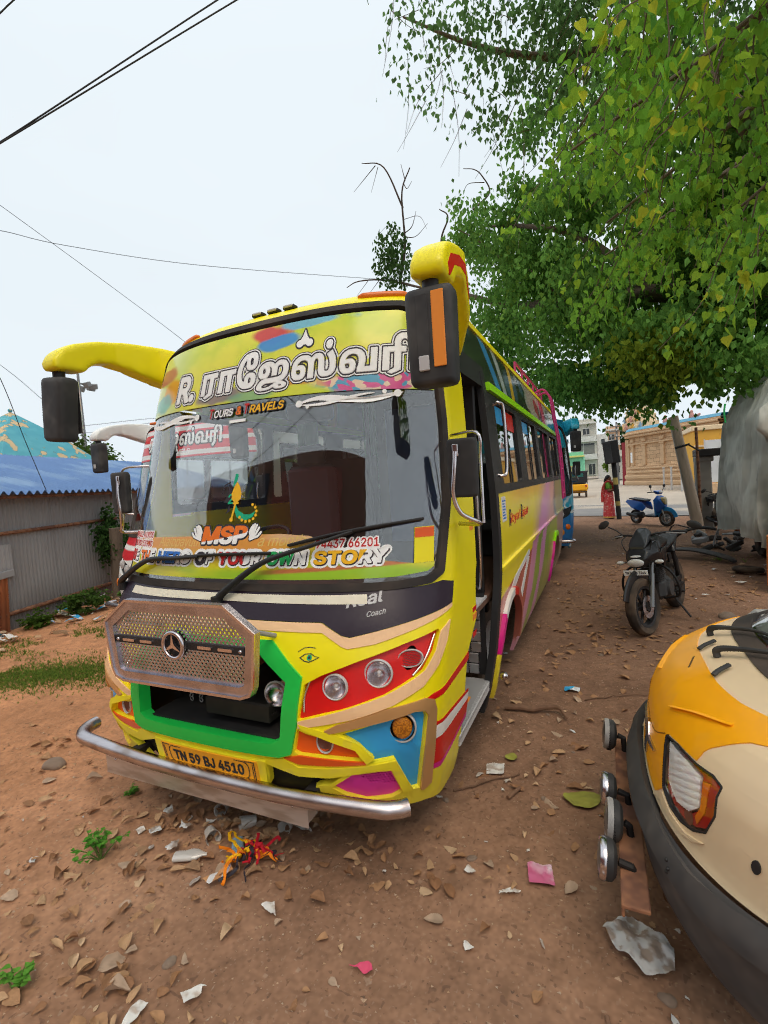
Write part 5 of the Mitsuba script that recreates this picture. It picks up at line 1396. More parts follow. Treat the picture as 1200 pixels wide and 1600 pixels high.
paint('m_goldvisor', (0.30, 0.24, 0.10), 0.2, 0.9)
S.put('handlebar_cowl', hullpts(sym([(-.16, .06, .98), (-.20, .16, 1.02), (-.34, .12, 1.04), (-.32, .05, .94), (-.20, .10, .92)]), 2, .03), 'm_scooterblue', True, True)
S.put('headlight', hullpts(sym([(-.150, .06, .96), (-.165, .10, 1.0), (-.17, .05, .93)]), 1, .02), 'm_clearlamp', True, True)
S.put('handlebar', tube([(-.36, .34, 1.02), (-.28, .15, 1.02), (-.28, -.15, 1.02), (-.36, -.34, 1.02)], .014, 8), 'm_black', 40, True)
for s in (1, -1):
    mk = S.put('mirror', tube([(-.30, s * .24, 1.03), (-.28, s * .30, 1.16)], .008, 8), 'm_black', 40, True)
    mm = trimesh.creation.icosphere(2, 1)
    mm.apply_scale([.02, .06, .05])
    S.put(mk + '__case', mv(mm, (-.28, s * .31, 1.20)), 'm_black', True, True)
    S.put('side_panel', hullpts([(-.62, s * .10, .55), (-.70, s * .19, .42), (-1.10, s * .21, .50), (-1.50, s * .12, .70), (-1.42, s * .10, .78), (-.72, s * .16, .70), (-1.1, s * .1, .74)], 2, .04), 'm_scooterblue', True)
S.put('foot_board', box((-.48, 0, .30), (.46, .36, .06), .02), 'm_black')
S.put('leg_shield', hullpts(sym([(-.24, .17, .34), (-.30, .17, .80), (-.26, .16, .80), (-.30, .15, .30)]), 0), 'm_scooterlight')
S.put('seat', hullpts(sym([(-.66, .12, .74), (-.70, .15, .77), (-1.30, .14, .82), (-1.36, .10, .78), (-.70, .1, .70)]), 2, .04), 'm_black', True)
S.put('tail_lamp', box((-1.50, 0, .70), (.04, .14, .07), .015), 'm_redlens')
S.put('engine', cat(box((-1.1, .0, .30), (.42, .16, .2), .05), tube([(-1.0, -.14, .28), (-1.42, -.16, .34)], .05, 12)), 'm_engine')

# auto rickshaw, seen from behind
paint('m_autoyellow', (0.80, 0.38, 0.01), 0.35, 0.5)
AK = thing('auto_rickshaw', 'yellow and black auto rickshaw stopped on the far side of the road', 'auto rickshaw')
A_ = AK + '__'
ac = np.array([-1.62, 34.6, 0.0])
E(A_ + 'body', cat(box(ac + [0, 0, .70], (1.30, .9, .42), .06), box(ac + [0, 1.1, .55], (1.1, 1.4, .5), .08), box(ac + [0, 2.0, .8], (.7, .5, .7), .1)), 'm_autoyellow', 40)
E(A_ + 'hood', cat(box(ac + [0, .75, 1.72], (1.30, 2.3, .10), .04), box(ac + [0, -.38, 1.35], (1.22, .04, .7), .01).difference(box(ac + [0, -.38, 1.50], (.8, .2, .22))), box(ac + [.6, .4, 1.35], (.04, .4, .7)), box(ac + [-.6, .4, 1.35], (.04, .4, .7))), 'm_black', 40)
E(A_ + 'rear_window', box(ac + [0, -.37, 1.50], (.82, .01, .24)), 'm_windowglass')
E(A_ + 'rear_bumper', tube([ac + [-.6, -.5, .42], ac + [.6, -.5, .42]], .025), 'm_black')
for x in (-.52, .52):
    E(A_ + 'wheel', lathe([(.12, -.06), (.20, -.06), (.22, 0), (.20, .06), (.12, .06), (.12, -.06)], 20, ac + [x, .2, .22], (1, 0, 0)), 'm_tyre')
    E(A_ + 'tail_lamp', box(ac + [x * 1.05, -.46, .78], (.10, .02, .14), .01), 'm_redlens')
    E(A_ + 'post', tube([ac + [x * 1.1, 1.6, .9], ac + [x * 1.1, 1.5, 1.7]], .025), 'm_black')
E(A_ + 'front_wheel', lathe([(.12, -.06), (.20, -.06), (.22, 0), (.20, .06), (.12, .06), (.12, -.06)], 20, ac + [0, 2.2, .22], (1, 0, 0)), 'm_tyre')
E(A_ + 'bench', box(ac + [0, .1, 1.05], (1.1, .5, .3), .06), 'm_seat')

# ------------------------------------------------------------------ the woman by the road
WK = thing('person', 'woman in a red patterned sari and green blouse standing by the road with folded arms', 'person')
W_ = WK + '__'
wo = np.array([.13, 19.33, 0.0])
J = lambda x, y, z, r: (wo[0] + x, wo[1] + y, wo[2] + z, r)
body = limb([(J(0, 0, .80, .13), J(.0, 0, 1.02, .115)), (J(0, 0, 1.02, .115), J(-.01, 0, 1.22, .125)), (J(-.01, 0, 1.22, .12), J(0, 0, 1.30, .05)), (J(0, 0, 1.30, .045), J(.015, 0, 1.38, .045)), (J(.01, 0, 1.42, .085), J(.03, .0, 1.46, .082)), (J(.085, 0, 1.43, .022), J(.10, 0, 1.425, .014)), (J(.06, 0, 1.375, .04), J(.03, 0, 1.39, .05)),
             (J(-.02, -.15, 1.24, .055), J(.02, -.19, 1.02, .045)), (J(.02, -.19, 1.02, .042), J(.20, -.10, 1.04, .032)), (J(.20, -.10, 1.04, .032), J(.25, -.03, 1.06, .028)), (J(-.02, .15, 1.24, .055), J(.02, .19, 1.02, .045)), (J(.02, .19, 1.02, .042), J(.19, .10, 1.0, .032)), (J(.19, .1, 1.0, .032), J(.24, .02, 1.0, .026)), (J(0, -.06, .8, .09), J(0, -.07, .08, .045)), (J(0, .06, .8, .09), J(0, .07, .08, .045)), (J(0, -.07, .05, .04), J(.14, -.08, .03, .028)), (J(0, .07, .05, .04), J(.14, .08, .03, .028))], 0, .025, 4)
paint('m_skin', (0.20, 0.095, 0.055), 0.6, 0.0)
E(W_ + 'body', body, 'm_skin', True)
for i in range(4):
    for s in (-1, 1):
        E(W_ + 'finger', limb([(J(.25, s * -.02 + s * 0, 1.055 - (s > 0) * .05 - i * .012, .010), J(.275, s * .02, 1.06 - (s > 0) * .05 - i * .014, .008))], 0, .01, 1), 'm_skin', True)


def sari(p, n, uv):
    w = noise(p.x * 30, p.y * 30, p.z * 26)
    v = fbm(p.x * 9 + 4, p.y * 9, p.z * 12, 2)
    col = mix((0.52, 0.03, 0.04), (0.62, 0.10, 0.10), v)
    col = mix(col, (0.66, 0.42, 0.36), smoothstep(.66, .74, w))
    return mix(col, (0.55, 0.38, 0.08), smoothstep(.09, .07, p.z) * .8)


matte('m_sari', proc(sari), 0.8)
matte('m_blouse', (0.10, 0.24, 0.03), 0.8)
rings, aa = [], np.linspace(0, 2 * np.pi, 49)[:-1]
for z, rx, ry in ((.03, .20, .19), (.25, .185, .18), (.5, .175, .18), (.75, .17, .185), (.90, .155, .17), (1.0, .13, .15), (1.06, .125, .14)):
    f_ = 1 + .05 * np.sin(aa * 11 + z * 2) * (1.1 - z) + .03 * np.sin(aa * 5 + 1)
    rings.append(np.c_[wo[0] + rx * f_ * np.cos(aa), wo[1] + ry * f_ * np.sin(aa), np.full(48, z)])
vv = np.vstack(rings)
ff = [[i * 48 + j, i * 48 + (j + 1) % 48, (i + 1) * 48 + (j + 1) % 48, (i + 1) * 48 + j] for i in range(6) for j in range(48)]
E(W_ + 'sari_skirt', (vv, np.array(ff)), 'm_sari', True)
pal = spline([(wo[0] + .14, wo[1] + .10, 1.0), (wo[0] + .135, wo[1] + .02, 1.13), (wo[0] + .08, wo[1] - .08, 1.27), (wo[0] - .03, wo[1] - .12, 1.30), (wo[0] - .13, wo[1] - .09, 1.15), (wo[0] - .17, wo[1] - .06, .85), (wo[0] - .17, wo[1] - .05, .6)], 6)
E(W_ + 'sari_drape', sweep(pal, .10, .022, 12, (0, 1, .3), 2.5), 'm_sari', True)
E(W_ + 'blouse', limb([(J(-.01, 0, 1.12, .135), J(-.01, 0, 1.24, .125)), (J(-.02, -.13, 1.25, .075), J(.0, -.18, 1.12, .062)), (J(-.02, .13, 1.25, .075), J(.0, .18, 1.12, .062))], 0, .03, 3), 'm_blouse', True)
E(W_ + 'hair', limb([(J(-.015, 0, 1.475, .093), J(.005, 0, 1.50, .086)), (J(-.08, 0, 1.42, .055), J(-.10, 0, 1.33, .04)), (J(-.10, 0, 1.33, .04), J(-.14, 0, 1.10, .028)), (J(-.14, 0, 1.1, .028), J(-.15, 0, .9, .016))], 0, .025, 3), 'm_hair', True)
matte('m_hair', (0.012, 0.010, 0.010), 0.5, spec=0.5)
for s in (-1, 1):
    E(W_ + 'eye', mv(trimesh.creation.icosphere(1, .010), (wo[0] + .098, wo[1] + s * .032, 1.455)), 'm_textdark', True)
    E(W_ + 'ear', mv(trimesh.creation.icosphere(1, .02), (wo[0] + .01, wo[1] + s * .088, 1.43)), 'm_skin', True)
E(W_ + 'mouth', mv(box((0, 0, 0), (.012, .04, .01), .003), (wo[0] + .098, wo[1], 1.385)), 'm_redlens')

# ------------------------------------------------------------------ tarpaulin-covered truck at the right
TK = thing('covered_truck', 'truck under a grey tarpaulin with its orange body showing below at the right edge', 'truck')
T_ = TK + '__'
nth, lev = 260, np.array([.0, .06, .12, .2, .3, .4, .5, .6, .7, .8, .87, .93, .97, 1.0])
th = np.linspace(0, 2 * np.pi, nth + 1)[:-1]
V_, cxy = [], np.array([3.80, 9.75])
for i, l in enumerate(lev):
    z = .55 + 2.75 * l
    tap = np.interp(l, [0, .15, .35, .62, .70, .88, .95, 1], [.97, 1.0, 1.01, 1.0, .985, .87, .78, .60])
    c_, s_ = np.cos(th), np.sin(th)
    ex = 2 / 4.5
    x = 1.78 * tap * np.sign(c_) * np.abs(c_) ** ex
    y = 2.05 * tap * np.sign(s_) * np.abs(s_) ** ex
    per = th * 9
    fold = .15 * (meshkit.fbm(np.c_[np.cos(th) * 7, np.sin(th) * 7, np.full(nth, l * 1.6)], 3, 4) - .5) + .10 * (meshkit.noise(np.c_[np.cos(th) * 26, np.sin(th) * 26, np.full(nth, l * 1.2)], 8) - .5)
    fold = fold * (1.5 - .8 * l)
    if .5 < l < .78:
        fold = fold + .16 * np.exp(-((th - np.pi * 1.17) / .10) ** 2)
    zz = z + (.12 * (meshkit.noise(np.c_[np.cos(th) * 5, np.sin(th) * 5, np.zeros(nth)], 3) - .5) * 2 if l < .05 else 0) + (.04 * np.sin(th * 7) if l > .9 else 0) + (-.35 * np.exp(-((th - np.pi * 1.28) / .12) ** 2) if l < .03 else 0)
    V_.append(np.c_[cxy[0] + x * (1 + fold), cxy[1] + y * (1 + fold), np.full(nth, 0) + zz])
V_ = np.vstack(V_ + [[[cxy[0], cxy[1], 3.36]]])
F_ = [[i * nth + j, i * nth + (j + 1) % nth, (i + 1) * nth + (j + 1) % nth, (i + 1) * nth + j] for i in range(len(lev) - 1) for j in range(nth)]
tri = [[a[0], a[1], a[2]] for a in F_] + [[a[0], a[2], a[3]] for a in F_] + [[(len(lev) - 1) * nth + j, (len(lev) - 1) * nth + (j + 1) % nth, len(V_) - 1] for j in range(nth)]
tm = trimesh.Trimesh(V_, np.array(tri), process=False).subdivide()
nv = tm.vertices
nv = nv + np.c_[(meshkit.fbm(nv * [6, 6, 3], 3, 6) - .5) * .10, (meshkit.fbm(nv * [6, 6, 3] + 9, 3, 6) - .5) * .10, np.zeros(len(nv))]
tm.vertices = nv
matte('m_tarp', proc(lambda p, n, uv: mix((0.56, 0.57, 0.52), (0.40, 0.41, 0.37), smoothstep(.35, .7, fbm(p.x * 2, p.y * 2, p.z * 3.0, 4))) * (0.85 + 0.3 * fbm(p.x * 16, p.y * 16, p.z * 5, 2))), 0.85)
E(T_ + 'tarpaulin', tm, 'm_tarp', True)
E(T_ + 'tarpaulin__green_cord', tube([(1.62, 8.45, 2.62), (1.60, 8.42, 2.5), (1.61, 8.40, 2.35)], .012, 6, 4), 'm_textgreen')
paint('m_truckorange', dusty((0.72, 0.23, 0.01), 0.2, 4), 0.4, 0.3)
E(T_ + 'body', cat(box((3.75, 9.8, .80), (3.0, 3.6, .66), .04), *[box((2.235, 8.3 + i * .45, .78), (.05, .10, .6), .01) for i in range(8)], box((2.20, 8.00, .42), (.46, .14, .74), .03), *[box((2.02 + .09 * i, 7.92, .42), (.04, .04, .7), .01) for i in range(5)]), 'm_truckorange', 30)
for yy in (8.7, 11.0):
    E(T_ + 'wheel', lathe([(.2, -.1), (.38, -.11), (.42, 0), (.38, .11), (.2, .1), (.2, -.1)], 28, (2.7, yy, .40), (1, 0, 0)), 'm_tyre')
E(T_ + 'cargo', box((3.8, 9.8, 1.8), (2.6, 3.2, 1.7), .1), 'm_blackfit')
E('loose_tyre', lathe([(.16 + .055 * math.cos(a), .05 * math.sin(a)) for a in np.linspace(0, 2 * math.pi, 13)], 30, (2.05, 9.35, .05), (.05, .1, 1)), 'm_tyre', 40, 'small black tyre lying on the dirt beside the orange truck body', 'tyre')

# ------------------------------------------------------------------ road and what stands beyond it
def quad_sheet(pts, z, n=1):
    p = np.array([[x, y, z] for x, y in pts], float)
    return trimesh.Trimesh(p, np.array([[0, 1, 2], [0, 2, 3]]), process=False)


RD = np.array([-.968, .25])
RD /= np.linalg.norm(RD)


def asphalt(p, n, uv):
    a = fbm(p.x * .6, p.y * 2.2, 1.0, 4)
    col = mix((0.135, 0.135, 0.14), (0.20, 0.195, 0.19), a)
    return mix(col, (0.33, 0.29, 0.24), smoothstep(.5, .75, fbm(p.x * .25 + 5, p.y * .9, 3.0, 3)))


matte('m_asphalt', proc(asphalt), 0.85)
matte('m_forecourt', proc(lambda p, n, uv: mix((0.36, 0.32, 0.27), (0.27, 0.235, 0.20), fbm(p.x * .22, p.y * .35, 1.0, 4))), 0.9)
o1, o2 = np.array([-1.06, 20.6]), np.array([-1.4, 26.9])
E('road', quad_sheet([o1 - RD * 120, o2 - RD * 120, o2 + RD * 120, o1 + RD * 120][::-1], .012), 'm_asphalt', False, 'dusty grey asphalt road crossing behind the parking yard', kind='structure')
o3 = o2 + np.array([.2, .9]) * 0
E('forecourt', quad_sheet([o3 - RD * 120, o3 - RD * 120 + [0, 110], o3 + RD * 120 + [0, 110], o3 + RD * 120][::-1], .006), 'm_forecourt', False, 'pale dusty concrete forecourt beyond the road', kind='structure')

# temple wall: moulded courses along a bent line
def stone(p, n, uv):
    h = p.x * .45 - p.y * .89
    row = dr.floor(p.z / .36)
    u = h / .85 + .5 * (row - 2 * dr.floor(row / 2))
    j = dr.minimum(dr.abs(p.z / .36 - dr.round(p.z / .36)) * .36, dr.abs(u - dr.round(u)) * .85)
    r = cell_rand(dr.floor(u), row, 3)
    col = mix((0.66, 0.45, 0.27), (0.54, 0.36, 0.215), r)
    col = col * (0.75 + 0.5 * fbm(p.x * 1.5, p.y * 1.5, p.z * 2.5, 4))
    return mix((0.26, 0.16, 0.10), col, smoothstep(.004, .03, j))


matte('m_stone', proc(stone), 0.9)
matte('m_stoneplain', proc(lambda p, n, uv: mix((0.64, 0.44, 0.27), (0.50, 0.335, 0.20), fbm(p.x * 1.5, p.y * 1.5, p.z * 4, 4))), 0.9)
matte('m_reddoor', proc(lambda p, n, uv: mix((0.30, 0.035, 0.045), (0.22, 0.03, 0.04), smoothstep(.45, .5, dr.abs(p.z * 2.2 - dr.floor(p.z * 2.2) - .5)))), 0.6)
TW = thing('temple_wall', 'old sandstone temple wall with moulded base and pilasters across the road', 'temple')
T2 = TW + '__'
pA, pB, pC = np.array([2.45, 55.6]), np.array([3.3, 53.2]), np.array([8.6, 45.4])
wl = [pA, pA * .55 + pB * .45, pB, pC]


def wall_run(path, prof, off0=0):
    """profile [(out, z)] swept along the plan path, outwards to its right-hand side (towards the road)"""
    path = np.array(path, float)
    V = []
    for i, q in enumerate(path):
        t = path[min(i + 1, len(path) - 1)] - path[max(i - 1, 0)]
        t /= np.linalg.norm(t)
        nrm = np.array([t[1], -t[0]])
        for o, z in prof:
            V.append([q[0] + nrm[0] * (o + off0), q[1] + nrm[1] * (o + off0), z])
    n = len(prof)
    F = [[i * n + j, (i + 1) * n + j, (i + 1) * n + (j + 1) % n, i * n + (j + 1) % n] for i in range(len(path) - 1) for j in range(n)]
    return trimesh.Trimesh(np.array(V), np.array([[a, b, c] for a, b, c, d in F] + [[a, c, d] for a, b, c, d in F]), process=False)


cv = spline([pA, (2.62, 54.6), (2.95, 53.8), (3.5, 52.95), (5.0, 50.7), pC], 5)
def bulge(z0, z1, o, back=-1.2):
    return [(back, z0), (o - .06, z0), (o, z0 + .25 * (z1 - z0)), (o, z0 + .75 * (z1 - z0)), (o - .06, z1), (back, z1)]


for z0, z1, o in ((0, .45, .55), (.45, .62, .42), (.62, 1.02, .50), (1.02, 1.16, .30), (1.16, 1.42, .36), (1.42, 1.55, .18), (1.55, 1.78, .26), (1.78, 1.92, .10), (3.95, 4.12, .22), (4.12, 4.22, .10), (4.70, 4.95, .42), (4.95, 5.15, .55), (5.15, 5.35, .30)):
    E(T2 + 'moulding', wall_run(cv, bulge(z0, z1, o)), 'm_stoneplain', 25)
E(T2 + 'wall', wall_run(cv, [(-1.2, 1.9), (0, 1.9), (0, 4.75), (-1.2, 4.75)]), 'm_stone', 25)
ln = np.r_[0, np.cumsum(np.linalg.norm(np.diff(cv, axis=0), axis=1))]
for d_ in (.35, 1.5, 3.2, 5.6, 8.0, 10.4):
    q = np.array([np.interp(d_, ln, cv[:, k_]) for k_ in (0, 1)])
    t = np.array([np.interp(d_ + .2, ln, cv[:, k_]) for k_ in (0, 1)]) - q
    a_ = math.degrees(math.atan2(t[1], t[0]))
    pk = E(T2 + 'pilaster', mv(box((0, 0, 2.95), (.42, .36, 2.0), .03), (q[0], q[1], 0), rz=a_), 'm_stoneplain')
    E(pk + '__capital', mv(cat(box((0, 0, 3.88), (.62, .5, .14), .03), box((0, 0, 4.35), (.55, .46, .30), .03)), (q[0], q[1], 0), rz=a_), 'm_stoneplain')
E(T2 + 'sign', mv(box((0, -.05, 2.75), (.30, .04, 1.0)), (2.62, 54.2, 0), rz=-60), 'm_textwhite')
E(T2 + 'gate', mv(box((0, 0, 2.2), (.85, .14, 4.4), .02), (2.12, 56.3, 0), rz=-48), 'm_reddoor')
E(T2 + 'gate_post', mv(box((0, 0, 2.3), (.5, .5, 4.6), .03), (2.42, 55.6, 0), rz=-48), 'm_stoneplain')
paint('m_templeblue', (0.15, 0.40, 0.58), 0.6, 0.1)
E(T2 + 'blue_cornice', wall_run(cv, [(-.9, 5.35), (.30, 5.35), (.18, 5.60), (-.9, 5.60)]), 'm_templeblue')
matte('m_dullpink', (0.48, 0.25, 0.22), 0.8)
matte('m_dullblue', (0.20, 0.30, 0.40), 0.8)
cols_ = ['m_cream', 'm_dullpink', 'm_stoneplain', 'm_ochre', 'm_vancream', 'm_dullblue']
tw = E(T2 + 'tower', cat(*[mv(box((0, 0, 6.0 + i * .75), (2.6 - i * .35, 2.2 - i * .3, .8), .05), (3.6, 56.6, 0), rz=-50) for i in range(3)]), 'm_vancream')
for i in range(3):
    for j in range(6):
        x = -1.1 + j * .45 + rng.uniform(-.05, .05)
        q = np.array([3.6, 56.6]) + np.array([math.cos(math.radians(-50)), math.sin(math.radians(-50))]) * x * (1 - .12 * i) + np.array([-.766, -.643]) * (1.15 - i * .15)
        c_ = (q[0], q[1], 5.62 + i * .75)
        E(tw + '__statue', limb([((c_[0], c_[1], c_[2] + .1, .13), (c_[0], c_[1], c_[2] + .38, .12)), ((c_[0], c_[1], c_[2] + .55, .085), (c_[0], c_[1], c_[2] + .58, .07)), ((c_[0] - .1, c_[1], c_[2] + .40, .05), (c_[0] - .22, c_[1] - .05, c_[2] + .2, .04)), ((c_[0] + .1, c_[1], c_[2] + .40, .05), (c_[0] + .24, c_[1] - .05, c_[2] + .5, .04))], 0, .08, 1), cols_[(i * 5 + j) % 6], True)
for x, y, z in ((6.9, 48.3, 5.6), (5.2, 50.6, 5.6)):
    E(T2 + 'parapet_figure', limb([((x, y, z + .1, .22), (x, y, z + .35, .16)), ((x + .3, y - .3, z + .1, .14), (x + .5, y - .4, z + .25, .1)), ((x, y, z + .55, .12), (x, y, z + .6, .1))], 0, .08, 1), 'm_dullpink', True)
# orange-yellow hall and white sheet wall right of the temple
matte('m_ochre', proc(lambda p, n, uv: mix((0.66, 0.36, 0.06), (0.55, 0.30, 0.06), fbm(p.x, p.y, p.z * 2, 3))), 0.85)
HK = thing('hall', 'ochre yellow walled hall standing right of the sandstone temple', 'building')
E(HK + '__wall', box((7.4, 40.5, 1.95), (3.9, 6.0, 3.9), .03), 'm_ochre')
E(HK + '__parapet', box((7.4, 40.5, 4.05), (4.2, 6.3, .3), .04), 'm_vancream')
E(HK + '__door', box((6.0, 37.46, 1.1), (.9, .1, 2.2)), 'm_mirror_orange')
E(HK + '__band', box((7.4, 37.44, 2.9), (3.9, .1, .12)), 'm_vancream')
FK = thing('sheet_fence', 'white metal sheet hoarding on a low stone base beyond the pillar', 'fence')
matte('m_whitesheet', proc(lambda p, n, uv: mix((0.62, 0.64, 0.66), (0.50, 0.51, 0.52), fbm(p.x * 2, p.y, p.z * 1.2, 3))), 0.6)
for i in range(6):
    E(FK + '__sheet', box((5.25 + i * .92, 29.9 - i * .24 + .02 * (i % 2), 1.85), (.90, .03, 2.2), .004, ([0, 0, 1], 0)), 'm_whitesheet')
    E(FK + '__rib', box((5.25 + i * .92 - .45, 29.86 - i * .24, 1.85), (.05, .05, 2.3)), 'm_silver')
E(FK + '__base', mv(box((2.7, 0, .35), (6.0, .4, .7), .03), (4.8, 30.05, 0), rz=-14.6), 'm_stoneplain')
# railing posts before the temple
for x, y in ((4.04, 41.2), (4.35, 39.6), (4.66, 37.1), (5.3, 36.2)):
    E('railing_post', cat(box((x, y, .8), (.12, .12, 1.6), .02), box((x, y, 1.62), (.16, .16, .06), .01)), 'm_silver', 30, 'grey railing post standing on the forecourt before the temple wall', 'post', 'railing posts before the temple')

# houses at the end of the street
def house(label, cx, y, w, d, floors, fh, wallm, trimm, wins, base=0.0, balc=True, roofbits=True):
    k = thing('house', label, 'house')
    h = floors * fh
    E(k + '__wall', box((cx, y + d / 2, base + h / 2), (w, d, h), .02), wallm)
    for f in range(1, floors + 1):
        E(k + '__slab_edge', box((cx, y - .25, base + f * fh), (w + .3, .9, .28), .03), trimm)
    for f in range(floors):
        for a, b, z0, z1 in wins(f):
            wk = E(k + '__window', box((cx + (a + b) / 2, y - .02, base + f * fh + (z0 + z1) / 2), (b - a, .06, z1 - z0)), 'm_windark')
            E(wk + '__frame', cat(box((cx + (a + b) / 2, y - .06, base + f * fh + z1), (b - a + .2, .1, .1)), box((cx + (a + b) / 2, y - .06, base + f * fh + z0), (b - a + .2, .1, .1)), box((cx + (a + b) / 2, y - .06, base + f * fh + (z0 + z1) / 2), (.07, .06, z1 - z0))), trimm)
    if balc:
        for f in range(1, floors):
            E(k + '__balcony', cat(box((cx, y - .68, base + f * fh + .50), (w, .08, .8))), trimm)
    if roofbits:
        E(k + '__parapet', cat(box((cx, y + .06, base + h + .45), (w, .14, .7)), box((cx - w / 2 + .06, y + d / 2, base + h + .45), (.14, d, .7))), wallm)
    return k


matte('m_windark', (0.035, 0.04, 0.045), 0.3, spec=0.6)
matte('m_wallgrey', proc(lambda p, n, uv: mix((0.55, 0.54, 0.48), (0.44, 0.43, 0.38), fbm(p.x * .5, p.y * .5, p.z * .5, 4))), 0.9)
matte('m_wallwhite', proc(lambda p, n, uv: mix((0.66, 0.66, 0.64), (0.54, 0.54, 0.52), fbm(p.x * .5, p.y * .5, p.z * .4, 4))), 0.9)
matte('m_wallpeach', (0.62, 0.40, 0.26), 0.9)
matte('m_wallgreen', (0.20, 0.55, 0.36), 0.85)
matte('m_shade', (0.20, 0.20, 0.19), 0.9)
k = house('tall pale house with open balconies and a flat roof at the end of the street', -3.3, 100, 4.6, 9, 3, 3.35, 'm_wallgrey', 'm_wallwhite', lambda f: [(.0, 1.1, 1.2, 2.4)] if f == 2 else ([(-1.9, 1.9, .8, 3.0)] if f == 1 else [(.8, 1.9, .3, 2.4)]), .55)
E(k + '__stair_wing', box((.0, 104, 4.2), (1.9, 7, 8.4), .03), 'm_wallwhite')
E(k + '__stair_window', box((.1, 100.46, 7.0), (.6, .1, .9)), 'm_windark')
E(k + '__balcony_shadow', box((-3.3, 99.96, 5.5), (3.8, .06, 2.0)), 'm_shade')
k = house('low green shop house with yellow trim beside the tall pale house', -4.9, 95, 3.4, 5, 1, 3.9, 'm_wallgreen', 'm_vanyellow2', lambda f: [(-1.4, .6, .2, 2.2)], .5, False)
paint('m_vanyellow2', (0.62, 0.62, 0.20), 0.7, 0.0)
house('peach coloured house behind the tall pale house', 2.0, 112, 2.6, 9, 3, 3.1, 'm_wallpeach', 'm_wallwhite', lambda f: [(-.8, .3, 1.0, 2.2)], .5)
house('grey roadside house half hidden behind the black box on its pole', 1.75, 78, 2.0, 10, 1, 3.4, 'm_wallgrey', 'm_wallgrey', lambda f: [(-.6, .4, .9, 2.0)], .2, False)
house('long low white house far beyond the covered truck', 22, 62, 16, 8, 2, 3.2, 'm_wallwhite', 'm_wallgrey', lambda f: [(-6, -4.6, .9, 2.3), (-2, -.6, .9, 2.3), (2, 3.4, .9, 2.3), (5, 6.4, .9, 2.3)], 0)
UK = thing('utility_pole', 'utility pole with cross arms rising beside the temple gate', 'pole')
E(UK + '__pole', tube([(1.46, 60, 0), (1.46, 60, 6.9)], [.14, .10], 10), 'm_mast')
for z in (5.3, 5.9, 6.4):
    E(UK + '__cross_arm', box((1.46, 59.9, z), (1.5 - .2 * (z > 6), .1, .1)), 'm_mast')
    for x in (-.6, 0, .6):
        E(UK + '__insulator', lathe([(.05, 0), (.07, .08), (.04, .18), (.001, .2)], 8, (1.46 + x, 59.9, z + .05)), 'm_silver')
matte('m_mast', (0.16, 0.16, 0.16), 0.7)

# ------------------------------------------------------------------ posts between the yard and the road
matte('m_pole', proc(lambda p, n, uv: mix((0.018, 0.018, 0.018), (0.42, 0.33, 0.10), smoothstep(.14, .10, dr.abs(p.z - 1.35)) * .8 + smoothstep(.10, .06, dr.abs(p.z - .55)) * .6)), 0.7)
BK = thing('box_on_pole', 'black box on a black and yellow pole leaning beside the woman', 'sign')
E(BK + '__pole', tube([(.455, 19.1, -.05), (.30, 19.1, 2.6)], .085, 12), 'm_pole', 40)
E(BK + '__box', mv(box((0, 0, 0), (.50, .30, .80), .02), (.27, 19.05, 2.38), ry=-6), 'm_black')
E(BK + '__face', mv(box((-.12, -.155, 0), (.24, .02, .76), .004), (.27, 19.05, 2.38), ry=-6), 'm_glossblack')


def bark(c1, c2, f=4.0):
    return proc(lambda p, n, uv: mix(c1, c2, fbm(p.x * f * 2, p.y * f * 2, p.z * f * .35, 4)))


matte('m_palewood', bark((0.62, 0.49, 0.38), (0.44, 0.34, 0.265), 5), 0.9, proc(lambda p, n, uv: 0.01 * fbm(p.x * 20, p.y * 20, p.z * 3, 3)))
LK = thing('leaning_post', 'thick pale wooden post leaning to one side near the stone pillar', 'post')
pts = np.array([(2.22, 14.8, -.1), (2.12, 14.8, .6), (1.93, 14.8, 1.7), (1.70, 14.8, 3.05)])
E(LK + '__shaft', sweep(spline(pts, 5), np.interp(np.linspace(0, 1, 16), [0, 1], [.145, .115]), np.interp(np.linspace(0, 1, 16), [0, 1], [.13, .09]), 16, (0, 1, 0), 3), 'm_palewood', 40)
E(LK + '__strap', cat(tube([(1.70, 14.62, 2.22), (2.03, 14.62, 2.30)], .03), tube([(2.0, 14.7, 2.3), (2.25, 14.78, 2.12)], .02)), 'm_black')
matte('m_pillar', proc(lambda p, n, uv: mix((0.30, 0.28, 0.25), (0.17, 0.155, 0.14), fbm(p.x * 3, p.y * 3, p.z * 4, 4))), 0.9)
PK = thing('stone_pillar', 'grey stone pillar carrying a dark slab beside the covered truck', 'pillar')
E(PK + '__shaft', cat(mv(box((0, 0, .98), (.36, .36, 1.96), .03), (2.52, 15.8, 0), ry=-1.5), box((2.50, 15.8, 1.90), (.42, .42, .14), .02)), 'm_pillar')
E(PK + '__slab', box((3.2, 15.9, 2.07), (1.75, .9, .20), .02), 'm_blackfit')
E(PK + '__rear_pillar', box((3.75, 16.1, .98), (.34, .34, 1.96), .03), 'm_pillar')
E('iron_pipe', tube([(2.26, 14.78, .0), (2.24, 14.8, 1.4), (2.20, 14.8, 2.72)], .035, 8), 'm_rust', 40, 'thin rusty iron pipe standing upright behind the leaning wooden post', 'pipe')
# wreckage on the ground
matte('m_scrap', dusty((0.045, 0.047, 0.05), 0.35, 8, (0.2, 0.17, 0.14)), 0.7)
def plate(pts, t=.02):
    return hullpts(pts, 0)


